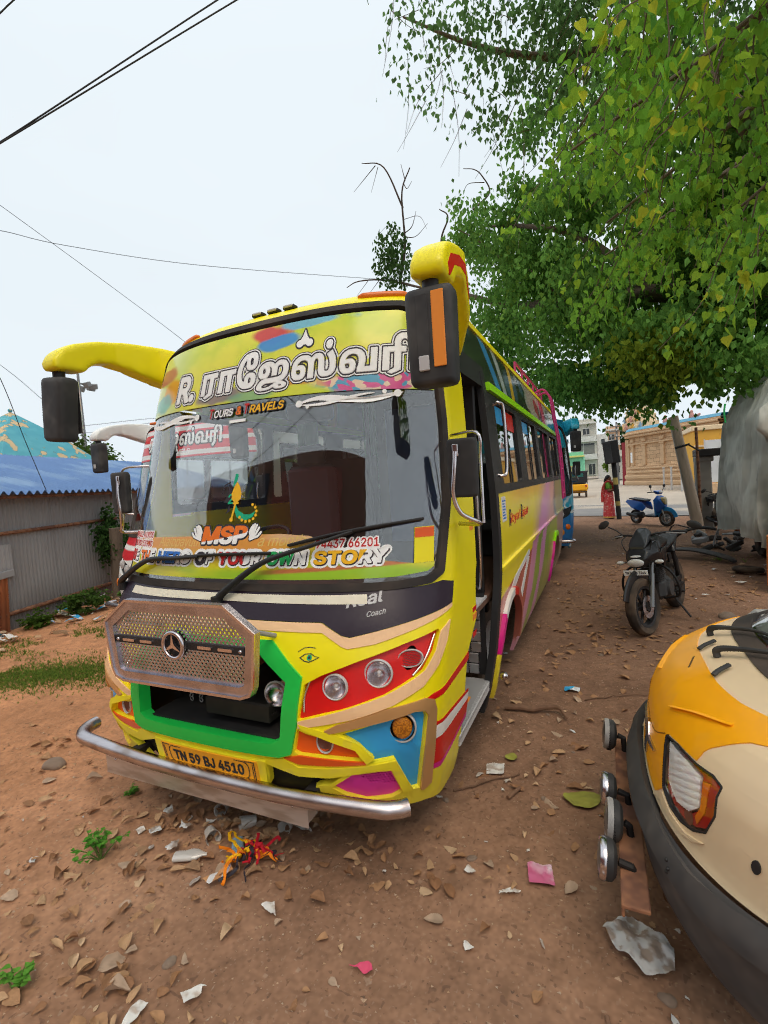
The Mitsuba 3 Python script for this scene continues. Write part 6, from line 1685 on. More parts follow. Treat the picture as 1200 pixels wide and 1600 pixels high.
pp = spline([(1.02, 10.9, .10), (1.25, 10.75, .17), (1.55, 10.6, .17), (1.9, 10.35, .10), (2.05, 10.2, .03)], 6)
E('bumper_panel', sweep(pp, np.interp(np.linspace(0, 1, len(pp)), [0, .3, .8, 1], [.10, .17, .14, .05]), .025, 14, (0, 0, 1), 3), 'm_scrap', 40, 'long black plastic bumper panel lying on the dirt behind the motorcycle', 'panel')
pp = spline([(1.20, 11.6, .20), (1.45, 11.5, .42), (1.75, 11.45, .50), (2.0, 11.4, .47)], 6)
E('mudguard', sweep(pp, np.interp(np.linspace(0, 1, len(pp)), [0, .4, 1], [.06, .13, .10]), .03, 14, (0, 0, 1), 3), 'm_scrap', 40, 'black plastic mudguard propped on the scrap heap above the bumper panel', 'mudguard')
sc = []
for i in range(26):
    c = np.array([2.15 + rng.uniform(-.45, .5), 11.9 + rng.uniform(-.7, .9), rng.uniform(.02, .30)])
    key = E('scrap_part', mv(box((0, 0, 0), (rng.uniform(.08, .35), rng.uniform(.05, .2), rng.uniform(.03, .10)), .015), c, rz=rng.uniform(0, 180), rx=rng.uniform(-40, 40), ry=rng.uniform(-40, 40)), ('m_scrap', 'm_wreck', 'm_grey')[i % 3], 30, 'broken dark vehicle part in the scrap heap by the leaning post', 'scrap', 'broken parts in the scrap heap')
for pts in ([(1.9, 11.3, .1), (2.1, 11.6, .5), (2.4, 11.8, .55), (2.6, 12.2, .2)], [(2.2, 12.6, .0), (2.3, 12.5, .7), (2.55, 12.7, .9), (2.8, 12.6, .4)]):
    E('bent_tube', tube(pts, .018, 8, 5), 'm_grey', 40, 'bent grey metal tube sticking out of the scrap heap', 'tube', 'bent tubes in the scrap heap')

# ------------------------------------------------------------------ left: tin shed with blue roof, turquoise roof, mast
w0, wd = np.array([-7.97, 3.89]), np.array([-.73, 2.48]) / np.linalg.norm([.73, 2.48])
wn = np.array([wd[1], -wd[0]])


def wpt(a, o, z):
    q = w0 + wd * a + wn * o
    return np.array([q[0], q[1], z])


def corrug(a0, a1, z0, z1, o=0.0, per=.068, amp=.011, rust=None, lean=0):
    n = int((a1 - a0) / per * 8)
    a = np.linspace(a0, a1, n)
    off = o + amp * np.sin(a * 2 * np.pi / per)
    rows = np.linspace(z0, z1, 3)
    V = np.vstack([[wpt(ai + lean * (z - z0), oi + .010 * math.sin(ai * 1.7 + z * 2), z) for ai, oi in zip(a, off)] for z in rows])
    F = [[i * n + j, i * n + j + 1, (i + 1) * n + j + 1, (i + 1) * n + j] for i in range(2) for j in range(n - 1)]
    m = trimesh.Trimesh(V, np.array([[p, q, r] for p, q, r, s in F] + [[p, r, s] for p, q, r, s in F]), process=False)
    b = m.copy()
    b.vertices = b.vertices - np.array([wn[0], wn[1], 0]) * .0015
    b.faces = b.faces[:, ::-1]
    return trimesh.util.concatenate([m, b])


def tin(p, n, uv):
    s = fbm(p.y * 1.5, p.z * 1.1, 2.0, 4)
    col = mix((0.36, 0.355, 0.35), (0.24, 0.235, 0.235), s)
    col = mix(col, (0.14, 0.12, 0.11), .6 * smoothstep(.6, .1, p.z + .5 * (s - .5)))
    return mix(col, (0.24, 0.13, 0.08), .7 * smoothstep(.62, .75, fbm(p.y * 3, p.z * .8, 5.0, 3)))


matte('m_tin', proc(tin), 0.55, spec=0.4)
matte('m_tinlight', proc(lambda p, n, uv: mix((0.42, 0.42, 0.42), (0.30, 0.30, 0.30), fbm(p.y * 4, p.z * 4, 1.0, 3))), 0.5, spec=0.4)
matte('m_rustsheet', proc(lambda p, n, uv: mix((0.36, 0.12, 0.045), (0.16, 0.055, 0.03), fbm(p.y * 6, p.z * 3, 1.0, 4))), 0.9)
SK = thing('tin_shed', 'shed of grey corrugated tin sheets under a blue corrugated roof', 'shed')
S_ = SK + '__'
aa0 = -3.0
i = 0
while aa0 < 9.0:
    wdt = .82
    E(S_ + 'wall_sheet', corrug(aa0, aa0 + wdt + .05, -.05 + .03 * math.sin(i * 2.1), 2.02 + .01 * (i % 3), .004 * (i % 2)), 'm_tin', True)
    aa0 += wdt
    i += 1
E(S_ + 'batten', cat(tube([wpt(-3, .03, 1.38), wpt(1.3, .03, 1.44), wpt(2.6, .03, 1.46)], .028, 8)), 'm_rust', 40)
E(S_ + 'base_rail', tube([wpt(-3, .03, .24), wpt(9, .03, .24)], .03, 8), 'm_rust', 40)
E(S_ + 'patch_sheet', corrug(-.5, .28, .82, 1.26, .035, .068, .008), 'm_tinlight', True)
E(S_ + 'rust_sheet', corrug(-1.2, .10, .0, .80, .06, .09, .012, None, .05), 'm_rustsheet', True)
E(S_ + 'torn_edge', mv(box((0, 0, 0), (.02, .55, .10), .005), wpt(-.02, .075, .82), rz=16, rx=4), 'm_tinlight')
matte('m_blueroof', proc(lambda p, n, uv: mix((0.10, 0.20, 0.42), (0.19, 0.31, 0.50), smoothstep(.4, .75, fbm(p.x * 1.5, p.y * 1.5, 1.0, 4)))), 0.45, spec=0.4)


def roof_sheet(a0, a1):
    per, n = .14, int((a1 - a0) / .14 * 8)
    a = np.linspace(a0, a1, n)
    V, rows = [], ((.28, 2.00), (-.6, 2.26), (-1.6, 2.56), (-2.8, 2.90))
    for o, z in rows:
        V += [wpt(ai, o, z + .030 * math.sin(ai * 2 * math.pi / per) ) for ai in a]
    F = [[i * n + j, i * n + j + 1, (i + 1) * n + j + 1, (i + 1) * n + j] for i in range(len(rows) - 1) for j in range(n - 1)]
    m = trimesh.Trimesh(np.array(V), np.array([[p, q, r] for p, q, r, s in F] + [[p, r, s] for p, q, r, s in F]), process=False)
    b = m.copy()
    b.vertices = b.vertices - np.array([0, 0, .002])
    b.faces = b.faces[:, ::-1]
    return trimesh.util.concatenate([m, b])


for i in range(11):
    E(S_ + 'roof_sheet', mv(roof_sheet(-3.2 + i * 1.05, -3.2 + i * 1.05 + 1.09), (0, 0, .003 * (i % 2))), 'm_blueroof', True)
E(S_ + 'eave_bar', tube([wpt(-3.2, .18, 1.95), wpt(8.4, .18, 1.95)], .025, 8), 'm_rust')
E('stack_of_tin', mv(cat(*[corrug(-1.6, -.1, .60 + .02 * i, .70 + .02 * i, .2 + .02 * i) for i in range(2)]), (0, 0, 0)), 'm_rustsheet', True, 'rusty tin offcut leaning on the shed wall at the left edge', 'tin sheet')


def peel(p, n, uv):
    w = fbm(p.x * 4.6 + 2, p.y * 4.6, p.z * 4.6, 4)
    w2 = fbm(p.x * 5, p.y * 5, p.z * 5, 3)
    col = mix((0.075, 0.32, 0.40), (0.14, 0.42, 0.48), w2)
    col = mix(col, (0.07, 0.30, 0.40), .5 * smoothstep(.5, .7, fbm(p.x * .8, p.y * .8, p.z * 3, 3)))
    k = w + .35 * (w2 - .5)
    col = mix(col, (0.10, 0.22, 0.24), smoothstep(.565, .585, k))
    return mix(col, (0.55, 0.42, 0.25), smoothstep(.585, .61, k))


matte('m_peel', proc(peel), 0.85)
QK = thing('turquoise_building', 'building with a peeling turquoise pyramid roof behind the tin shed', 'building')
apx = np.array([-14.0, 7.62, 4.28])
cr = []
for a in (54, 144, 234, 324):
    cr.append(apx + [2.35 * math.cos(math.radians(a)), 2.35 * math.sin(math.radians(a)), 0])
cr = [np.array([c[0], c[1], 2.55]) for c in cr]
low = [c + (c - apx) * [.05, .05, 0] - [0, 0, .25] for c in cr]
V, F = [apx], []
n_s = 10
rings = [[apx + (c - apx) * t + [0, 0, .10 * math.sin(t * math.pi)] for c in cr] for t in np.linspace(.12, 1, n_s)]
pv = [apx] + [q for r in rings for q in r] + low
F = [[0, 1 + j, 1 + (j + 1) % 4] for j in range(4)]
for r in range(n_s):
    for j in range(4):
        a0, b0 = 1 + r * 4 + j, 1 + r * 4 + (j + 1) % 4
        F += [[a0, a0 + 4, b0 + 4], [a0, b0 + 4, b0]]
E(QK + '__roof', trimesh.Trimesh(np.array(pv), np.array(F), process=False), 'm_peel', False)
E(QK + '__finial', mv(trimesh.creation.icosphere(2, .05), apx + [0, 0, .03]), 'm_peel', True)
E(QK + '__wall', mv(box((0, 0, 1.15), (3.1, 3.1, 2.3)), (apx[0], apx[1], 0), rz=9), 'm_wallgrey')
MK = thing('light_mast', 'tall floodlight mast with lamps on top far behind the shed', 'mast')
mb = np.array([-56.8, 38.7, 0])
E(MK + '__pole', tube([mb, mb + [0, 0, 9], mb + [0, 0, 17.2]], [.30, .24, .14], 10), 'm_mastgrey', 40)
matte('m_mastgrey', (0.20, 0.21, 0.22), 0.7)
E(MK + '__ring', lathe([(1.2, -.1), (1.3, 0), (1.2, .1), (1.1, 0), (1.2, -.1)], 20, mb + [0, 0, 15.8]), 'm_mastgrey')
for i in range(8):
    a = i * math.pi / 4
    E(MK + '__floodlight', mv(box((0, 0, 0), (.9, .5, .6), .06), mb + [1.5 * math.cos(a), 1.5 * math.sin(a), 15.7], rz=math.degrees(a), rx=20), 'm_mastgrey')
for i in range(4):
    a = i * math.pi / 2
    E(MK + '__spoke', tube([mb + [0, 0, 16.1], mb + [1.2 * math.cos(a), 1.2 * math.sin(a), 15.8]], .05), 'm_mastgrey')
E(MK + '__rod', tube([mb + [0, 0, 17.2], mb + [0, 0, 19.5]], .03), 'm_mastgrey')

# overhead cables
matte('m_cable', (0.03, 0.03, 0.033), 0.6)
for lab, r, pts in (('thick black cable crossing the upper left sky, upper one of a close pair', .008, [(-5.85, 2.48, 4.74), (-5.23, 3.02, 5.35), (-3.47, 4.26, 6.90), (-2.3, 5.05, 7.85)]),
                    ('thick black cable crossing the upper left sky, lower one of a close pair', .008, [(-5.85, 2.48, 4.73), (-5.23, 3.02, 5.34), (-3.31, 4.37, 6.92), (-2.2, 5.1, 7.75)]),
                    ('black cable cutting the top left corner of the sky', .007, [(-6.1, 2.9, 6.15), (-5.37, 3.23, 6.77), (-5.23, 3.29, 6.88), (-4.4, 3.65, 7.5)]),
                    ('thin wire sloping down from the left sky to behind the painted bus', .006, [(-11.16, 5.28, 8.4), (-10.96, 6.19, 7.93), (-10.43, 7.77, 6.98), (-9.57, 9.44, 5.7), (-8.34, 11.02, 4.03), (-7.2, 12.6, 2.6)]),
                    ('thin wire running almost level from the left sky to the bare branches', .006, [(-11.5, 3.2, 6.9), (-9.97, 4.75, 6.62), (-9.56, 5.36, 6.69), (-9.46, 6.43, 6.85), (-8.29, 8.56, 7.0), (-5.85, 11.52, 7.2), (-3.77, 13.48, 7.25)]),
                    ('thin wire sloping down behind the left mirror of the painted bus', .006, [(-14.3, 5.9, 6.6), (-13.74, 7.36, 5.4), (-13.46, 8.22, 4.51), (-12.99, 9.18, 3.3)]),
                    ('dark service wire dropping from the left sky to the shed eave', .005, [(-6.8, 3.3, 4.2), (-6.91, 3.69, 3.43), (-7.27, 4.11, 2.69), (-7.75, 4.6, 2.02)]),
                    ('distant wire above the small tree left of the bus, upper one', .014, [(-40, 12, 6.4), (-33.59, 21.1, 6.99), (-30.39, 25.36, 7.59), (-26, 31, 8.3)]),
                    ('distant wire above the small tree left of the bus, lower one', .014, [(-42, 12, 5.7), (-35.14, 22.47, 6.71), (-31.52, 27.14, 7.63), (-27, 33, 8.6)])):
    E('overhead_cable', tube(pts, r, 6, 8), 'm_cable', 40, lab, 'cable')

for i, (p_, q_) in enumerate((((-22, -10.5, 9.2), (4, -1.5, 8.4)), ((-22, -10.8, 8.3), (4, -2.5, 7.8)), ((-24, -9.5, 10.6), (3, .5, 9.6)), ((-20, -11, 11.8), (5, -3.0, 9.4)), ((-3, -11.5, 10.2), (-12, 1.5, 7.6)))):
    m_ = (np.array(p_) + np.array(q_)) / 2 - [0, 0, .5]
    E('overhead_cable', tube([p_, m_, q_], .016, 6, 10), 'm_cable', 40, ('first', 'second', 'third', 'fourth', 'last')[i] + ' of the street cables above the yard behind the camera', 'cable')

# the street behind the photographer: it shows in the glass of the buses
matte('m_brownwall', proc(lambda p, n, uv: mix((0.20, 0.11, 0.08), (0.13, 0.075, 0.06), fbm(p.x * .6, 1.0, p.z * .6, 4))), 0.9)
RK = thing('shop_house', 'brown three storey shop house across the yard behind the camera', 'building')
E(RK + '__wall', box((-9.5, -15, 5.2), (21, 6, 10.4), .05), 'm_brownwall')
E(RK + '__red_panel', box((-7.2, -11.95, 7.4), (9.0, .12, 4.4)), 'm_redpanel')
E(RK + '__dark_panel', box((-15.6, -11.95, 7.4), (6.4, .14, 4.6)), 'm_navy')
matte('m_navy', (0.03, 0.035, 0.055), 0.6)
matte('m_redpanel', (0.22, 0.07, 0.055), 0.7)
for i in range(4):
    E(RK + '__window', box((-15.2 + i * 2.3, -11.96, 3.4), (1.3, .1, 1.6)), 'm_windark')
E(RK + '__shutter', box((-8.2, -11.95, 1.3), (3.2, .1, 2.5)), 'm_grey')
RK = thing('street_building', 'low grey concrete building behind the camera at the left of the yard', 'building')
E(RK + '__wall', box((-25.5, -15, 2.6), (9, 6, 5.2), .05), 'm_wallgrey')
E(RK + '__door', box((-24, -11.95, 1.1), (1.2, .1, 2.2)), 'm_windark')
RK = thing('street_building', 'pale two storey building behind the camera at the right of the yard', 'building')
E(RK + '__wall', box((9.5, -14, 3.2), (9, 6, 6.4), .05), 'm_wallwhite')
E(RK + '__window', box((8, -10.96, 4.6), (1.4, .1, 1.4)), 'm_windark')

# ------------------------------------------------------------------ trees and plants
KITE = (np.array([[0, 0, 0], [.36, .42, .10], [0, 1, -.06], [-.36, .42, .10], [0, .45, -.02]]), np.array([[0, 1, 4], [1, 2, 4], [2, 3, 4], [3, 0, 4]]))
HEART = (np.array([[0, 0, 0], [.22, -.05, .05], [.42, .14, .09], [.38, .42, .07], [.16, .72, .0], [.03, .95, -.06], [0, 1.16, -.12], [-.03, .95, -.06], [-.16, .72, .0], [-.38, .42, .07], [-.42, .14, .09], [-.22, -.05, .05], [0, .12, -.03], [0, .42, -.05], [0, .72, -.06]]),
         np.array([[0, 1, 12], [1, 2, 12], [2, 3, 12], [3, 13, 12], [3, 4, 13], [4, 14, 13], [4, 5, 14], [5, 6, 14], [6, 7, 14], [7, 8, 14], [8, 13, 14], [8, 9, 13], [9, 12, 13], [9, 10, 12], [10, 11, 12], [11, 0, 12]]))


def unit(v):
    return v / (np.linalg.norm(v, axis=-1, keepdims=True) + 1e-9)


def leaf_frames(pos, down, size, g, tilt=.55):
    """axes of hanging leaves: y along the blade, mostly downwards"""
    n = len(pos)
    d = unit(np.c_[g.normal(0, tilt, n), g.normal(0, tilt, n), -np.full(n, down) + g.normal(0, .25, n)])
    r = unit(np.cross(d, unit(g.normal(0, 1, (n, 3)))))
    nrm = np.cross(r, d)
    return r * size[:, None], d * size[:, None], nrm * size[:, None]


def leaves(proto, pos, R_, D_, N_, col):
    v, f = proto
    V = pos[:, None] + v[None, :, :1] * R_[:, None] + v[None, :, 1:2] * D_[:, None] + v[None, :, 2:] * N_[:, None]
    F = f[None] + (np.arange(len(pos)) * len(v))[:, None, None]
    return (V.reshape(-1, 3), F.reshape(-1, 3)), np.repeat(col, len(v), 0)


def foliage(key, proto, pos, size, col, g, down=1.0, tilt=.55, mat='m_leaf', label=None, kind=None):
    m, c = leaves(proto, pos, *leaf_frames(pos, down, size, g, tilt), col)
    return E(key, m, mat, False, label, kind=kind, color=c)


scene['m_leaf'] = {'type': 'principledthin', 'base_color': {'type': 'mesh_attribute', 'name': 'vertex_color'}, 'roughness': 0.45, 'diff_trans': 1.05, 'spec_trans': 0.0}
for nm_, c_ in (('a', (0.19, 0.43, 0.055)), ('b', (0.30, 0.50, 0.05)), ('c', (0.13, 0.34, 0.065)), ('d', (0.48, 0.53, 0.05))):
    scene['m_leaf_' + nm_] = {'type': 'principledthin', 'base_color': rgb(*c_), 'roughness': 0.4, 'diff_trans': 1.1, 'spec_trans': 0.0}
matte('m_bark', bark((0.20, 0.155, 0.12), (0.09, 0.07, 0.055), 3), 0.95, proc(lambda p, n, uv: 0.02 * fbm(p.x * 9, p.y * 9, p.z * 3, 3)))
matte('m_twig', (0.13, 0.10, 0.075), 0.9)
matte('m_deadwood', (0.11, 0.085, 0.075), 0.9)


def clump_points(clumps, dens, g, shell=.55):
    """leaf places in bunches within ellipsoids (centre, horizontal radius, vertical radius); thinned by noise so that gaps stay open"""
    out, cid = [], []
    for i, (x, y, z, rh, rv) in enumerate(clumps):
        n = int(dens * rh * rh * rv)
        nb = max(6, n // 26)
        d = unit(g.normal(0, 1, (nb, 3)))
        r = (shell + (1 - shell) * g.random(nb)) ** .6
        r *= 1 + .22 * (meshkit.noise(d * 2.3 + i * 5.1, 3) - .5) * 2
        b = np.array([x, y, z]) + d * r[:, None] * [rh, rh, rv]
        k = g.integers(0, nb, n)
        q = b[k] + np.c_[g.normal(0, .17, n), g.normal(0, .17, n), -np.abs(g.normal(0, .26, n))]
        out.append(q)
        cid.append(np.full(n, i))
    q = np.vstack(out)
    keep = meshkit.fbm(q * 1.25, 3, 12) > .45
    return q[keep], np.concatenate(cid)[keep]


g = np.random.default_rng(21)
# --- the big peepal beyond: trunk right of the picture, limbs reaching left above the buses
TK2 = thing('peepal_tree', 'large dark green peepal tree reaching over the buses from behind the covered truck', 'tree')
CL = [(-2.5, 12.62, 7.33, 1.11, 1.3), (-1.3, 11.73, 7.25, 1.21, 1.03), (-.38, 11.23, 6.01, 1.43, 1.11), (.53, 10.28, 5.67, 1.31, 1.17), (1.28, 9.97, 4.83, 1.39, 1.11), (1.98, 9.4, 4.58, 1.19, 1.19), (-2.68, 13.11, 5.92, .93, 1.11), (-1.34, 12.48, 5.19, 1.21, 1.03), (-.21, 11.75, 4.24, 1.27, .95), (.75, 11.22, 4.23, 1.22, 1.07), (1.65, 10.7, 4.0, 1.17, .8), (2.17, 9.63, 3.9, .79, .7), (-2.24, 14.07, 4.7, .96, .72), (-.87, 13.31, 4.15, 1.07, .60), (.29, 12.36, 3.98, .99, .52), (1.35, 11.83, 3.80, .95, .50), (-2.67, 12.17, 8.19, .65, .74), (2.03, 10.76, 3.7, .73, .30), (-.56, 10.79, 7.02, .95, .95),
      (3.2, 10.5, 5.2, 1.7, 1.5), (3.2, 9.2, 7.0, 1.8, 1.5), (1.2, 10.2, 7.6, 1.7, 1.3), (-.3, 11.4, 8.6, 1.5, 1.1), (4.8, 10.2, 6.4, 2.0, 1.7), (2.4, 12.6, 6.2, 1.8, 1.4), (.6, 13.0, 5.8, 1.6, 1.2), (-1.2, 14.0, 6.6, 1.5, 1.2)]
q, cid = clump_points(CL, 2350, g)
tint = g.random((len(CL), 1))[cid]
lum = (.65 + .7 * g.random((len(q), 1))) * (.8 + .4 * tint)
col = np.array([.16, .33, .075]) * lum + np.array([.055, .045, -.006]) * (g.random((len(q), 1)) < .12)
foliage(TK2 + '__crown', KITE, q, g.uniform(.095, .15, len(q)), col, g, 1.0, .5, kind='stuff', label='dark green foliage of hanging heart shaped leaves')
# the yellow-green spray that hangs lowest
sp_ = np.vstack([np.array([.70, 9.3, 3.72]) + g.normal(0, 1, (420, 3)) * [.34, .34, .22], np.array([1.05, 9.2, 3.52]) + g.normal(0, 1, (260, 3)) * [.25, .25, .30]])
foliage(TK2 + '__young_spray', KITE, sp_, g.uniform(.10, .15, len(sp_)), np.array([.20, .27, .03]) * (.7 + .6 * g.random((len(sp_), 1))), g, 1.0, .6, kind='stuff', label='yellow green young leaves hanging lowest on the tree')
# overhanging boughs high up
CB = [(-2.12, 6.32, 7.85, .48, .3), (-1.74, 6.6, 7.67, .6, .54), (-1.32, 6.91, 7.41, .6, .72), (-.89, 7.25, 7.06, .54, .72), (-1.6, 6.99, 7.24, .21, .48), (-.51, 7.02, 7.4, .83, .83), (-.35, 7.57, 6.66, .6, .72), (.09, 6.66, 7.08, .68, .79), (-.71, 7.65, 6.48, .3, .48), (-1.11, 7.01, 7.81, .74, .62), (-.2, 6.6, 8.2, 1.1, .8), (.9, 7.0, 7.9, 1.2, .9), (1.9, 7.4, 7.4, 1.2, 1.0)]
q, cid = clump_points(CB, 1700, g, .35)
col = np.array([.13, .25, .085]) * (.6 + .7 * g.random((len(q), 1)))
foliage(TK2 + '__high_bough', KITE, q, g.uniform(.065, .105, len(q)), col, g, 1.2, .4, kind='stuff', label='dark hanging leaves of the high boughs against the sky')
q = np.array([-5.4, 13.5, 8.35]) + unit(g.normal(0, 1, (900, 3))) * (g.random((900, 1)) ** .5) * [.62, .62, 1.02]
foliage(TK2 + '__lone_tuft', KITE, q, g.uniform(.09, .14, len(q)), np.array([.060, .120, .035]) * (.6 + .8 * g.random((len(q), 1))), g, 1.2, .4, kind='stuff', label='lone tuft of leaves on a bare branch above the bus')
E(TK2 + '__trunk', tube([(4.4, 10.6, -.2), (4.3, 10.5, 1.2), (4.15, 10.45, 2.6), (3.9, 10.5, 3.6)], [.75, .55, .48, .42], 18, 6), 'm_bark', 40)
for pts, r in (([(3.9, 10.5, 3.5), (2.6, 10.8, 4.6), (1.0, 11.2, 5.2), (-.6, 11.9, 5.6), (-2.0, 12.9, 6.1), (-3.4, 13.6, 6.9), (-4.6, 13.8, 7.4), (-5.34, 13.85, 7.77)], [.30, .24, .17, .12, .09, .055, .035, .02]),
               ([(3.9, 10.5, 3.6), (3.0, 9.8, 5.4), (1.9, 8.6, 6.6), (.7, 7.6, 7.2), (-.5, 7.2, 7.3), (-1.4, 6.9, 7.6), (-2.2, 6.4, 7.9)], [.26, .2, .14, .09, .05, .03, .012]),
               ([(2.6, 10.8, 4.6), (1.2, 11.8, 4.4), (-.2, 12.8, 4.3), (-1.8, 13.8, 4.7)], [.14, .10, .06, .03]), ([(3.9, 10.4, 3.6), (4.6, 9.6, 5.4), (5.2, 9.2, 7.2)], [.24, .16, .07]),
               ([(-.6, 11.9, 5.6), (-1.35, 11.87, 6.4), (-1.78, 11.92, 6.67), (-2.52, 11.71, 7.35), (-2.9, 11.5, 7.6)], [.05, .04, .032, .018, .008]),
               ([(1.0, 11.2, 5.2), (-.2, 11.3, 6.6), (-1.4, 11.8, 7.4), (-2.5, 12.5, 8.0)], [.12, .08, .05, .02])):
    E(TK2 + '__limb', tube(pts, r, 10, 6), 'm_bark', 40)
for pts, r in (([(-5.34, 13.85, 7.77), (-5.05, 13.6, 8.4), (-4.96, 13.46, 8.89), (-4.80, 13.02, 9.77), (-4.47, 12.85, 10.23)], .030), ([(-4.86, 13.2, 9.45), (-5.11, 12.57, 10.28), (-5.62, 12.27, 10.39)], .018), ([(-5.3, 12.45, 10.33), (-6.0, 12.46, 9.85)], .009), ([(-5.25, 12.5, 10.3), (-5.5, 12.5, 9.7)], .007), ([(-4.72, 12.98, 9.95), (-4.60, 12.9, 9.75), (-4.45, 12.9, 9.9)], .010), ([(-4.66, 12.95, 10.0), (-4.72, 12.85, 10.4)], .010), ([(-4.96, 13.46, 8.9), (-4.7, 13.4, 9.0), (-4.54, 13.36, 9.35)], .012), ([(-4.98, 13.46, 8.8), (-4.6, 13.4, 8.7), (-4.2, 13.3, 8.9)], .010), ([(-4.9, 13.3, 9.2), (-4.4, 13.2, 9.1), (-4.2, 13.2, 8.7)], .006), ([(-5.0, 13.5, 8.8), (-5.4, 13.4, 9.2), (-5.8, 13.4, 9.0)], .006),
               ([(-3.4, 13.6, 6.9), (-3.78, 13.09, 8.08), (-3.50, 12.87, 8.66), (-3.7, 12.8, 8.9)], .025), ([(-3.6, 13.3, 7.5), (-4.1, 13.2, 7.9)], .010), ([(-2.67, 12.17, 8.3), (-2.32, 12.5, 8.77), (-2.45, 12.3, 9.1), (-2.61, 12.18, 9.23), (-2.85, 12.1, 9.28)], .016), ([(-2.4, 12.35, 8.95), (-2.75, 12.2, 8.95), (-2.9, 12.2, 8.8)], .008), ([(-4.6, 13.8, 7.4), (-5.77, 13.65, 7.84), (-6.46, 13.33, 7.85), (-6.8, 13.2, 7.7)], .022), ([(-5.9, 13.6, 7.85), (-6.2, 13.5, 7.5)], .008), ([(-6.2, 13.45, 7.85), (-6.6, 13.4, 7.45)], .007), ([(-5.6, 13.7, 7.8), (-5.9, 13.6, 8.3)], .007)):
    E(TK2 + '__bare_branch', tube(pts, [r * 1.5, r * .5], 6, 6), 'm_deadwood', 40)
for i in range(46):
    c = CB[int(g.integers(0, 10))]
    p0 = np.array(c[:3]) + g.normal(0, .25, 3)
    d_ = np.array([g.normal(-.25, .3), g.normal(-.1, .3), -g.uniform(.35, 1.0)])
    E(TK2 + '__twig', tube([p0, p0 + d_ * .5 + g.normal(0, .04, 3), p0 + d_], [.005, .002], 5, 4), 'm_twig', 40)

# --- foreground bough of a second peepal, big young leaves near the camera
FK2 = thing('peepal_bough', 'young peepal tree with bright yellow green heart shaped leaves hanging at the upper right', 'tree')
g = np.random.default_rng(5)
E(FK2 + '__trunk', tube([(4.6, 4.9, -.2), (4.4, 4.8, 1.6), (3.9, 4.6, 3.2), (3.2, 4.3, 4.4), (2.2, 4.0, 4.9)], [.30, .24, .18, .13, .09], 14, 6), 'm_bark', 40)
twigs = []
roots = [((2.2, 4.0, 4.9), (1.2, 3.7, 5.05), (.5, 3.6, 4.9), (.05, 3.7, 4.75)), ((2.2, 4.0, 4.9), (1.3, 4.0, 4.7), (.6, 4.2, 4.55), (-.15, 4.35, 4.35)), ((2.6, 4.1, 4.7), (1.6, 3.6, 4.4), (1.0, 3.4, 4.25), (.55, 3.5, 4.1)), ((2.4, 4.1, 4.7), (1.5, 4.6, 4.6), (.7, 5.0, 4.35), (.1, 5.2, 4.1)), ((3.2, 4.3, 4.4), (2.0, 4.2, 4.0), (1.3, 4.1, 3.75), (.9, 4.1, 3.5)), ((2.2, 4.0, 4.9), (1.5, 3.2, 4.95), (.9, 3.0, 4.75), (.5, 3.0, 4.55)), ((3.2, 4.3, 4.4), (2.2, 3.6, 3.9), (1.4, 3.3, 3.7), (1.0, 3.25, 3.45)), ((2.2, 4.0, 4.9), (1.2, 4.4, 5.3), (.3, 4.9, 5.2), (-.2, 5.3, 5.0)), ((3.2, 4.3, 4.4), (2.4, 4.7, 4.3), (1.5, 5.0, 4.3), (.5, 5.2, 4.1)), ((2.6, 4.1, 4.7), (1.7, 5.4, 4.7), (.8, 5.9, 4.4), (.1, 6.2, 4.2))]
for r_ in roots:
    c = spline(r_, 8)
    E(FK2 + '__branch', tube(c, [.035, .009], 8), 'm_twig', 40)
    for k_ in range(19):
        p0 = c[int(g.integers(5, len(c)))]
        ln_ = g.uniform(.3, .95)
        d_ = np.array([g.normal(-.28, .30), g.normal(0, .30), -1.0]) * ln_
        tw_ = spline([p0, p0 + d_ * .35 + g.normal(0, .05, 3), p0 + d_ * .7 + g.normal(0, .05, 3), p0 + d_], 5)
        E(FK2 + '__twig', tube(tw_, [.006, .002], 5), 'm_twig', 40)
        twigs.append(tw_)
pos, hue = [], []
for t in twigs:
    n = int(14 + 26 * np.linalg.norm(t[0] - t[-1]))
    k_ = g.random(n) ** .8
    b = np.c_[[np.interp(k_, np.linspace(0, 1, len(t)), t[:, a]) for a in range(3)]].T
    pos.append(b + g.normal(0, .055, (n, 3)))
    hue.append(np.full(n, g.random()))
pos, hue = np.vstack(pos), np.concatenate(hue)
extra = np.array([CL[int(g.integers(0, 1))][:3]]) * 0
sz = g.uniform(.045, .082, len(pos))
Rr, Dd, Nn = leaf_frames(pos, 1.0, sz, g, .42)
dist = np.linalg.norm(pos - EYE, axis=1)
fr = CAM.T @ (pos - EYE).T
inside = (fr[2] > .3) & (np.abs(fr[0] / fr[2]) < .82) & (np.abs(fr[1] / fr[2]) < 1.08)
order = np.argsort(np.where(inside, dist, 1e9))
first = order[:295]
rest = np.setdiff1d(np.arange(len(pos)), first)
kinds = ['m_leaf_a', 'm_leaf_b', 'm_leaf_c', 'm_leaf_d']
protos = {kk_: mikit.ply(HEART, kk_, False) for kk_ in kinds}
for i in first:
    h = hue[i] * .7 + g.random() * .5
    kk_ = kinds[2] if h < .28 else kinds[0] if h < .62 else kinds[1] if h < .98 else kinds[3]
    M = np.eye(4)
    M[:3, 0], M[:3, 1], M[:3, 2], M[:3, 3] = Rr[i], Dd[i], Nn[i], pos[i]
    scene[nk(FK2 + '__leaf')] = {**protos[kk_], 'to_world': mtx(M)}
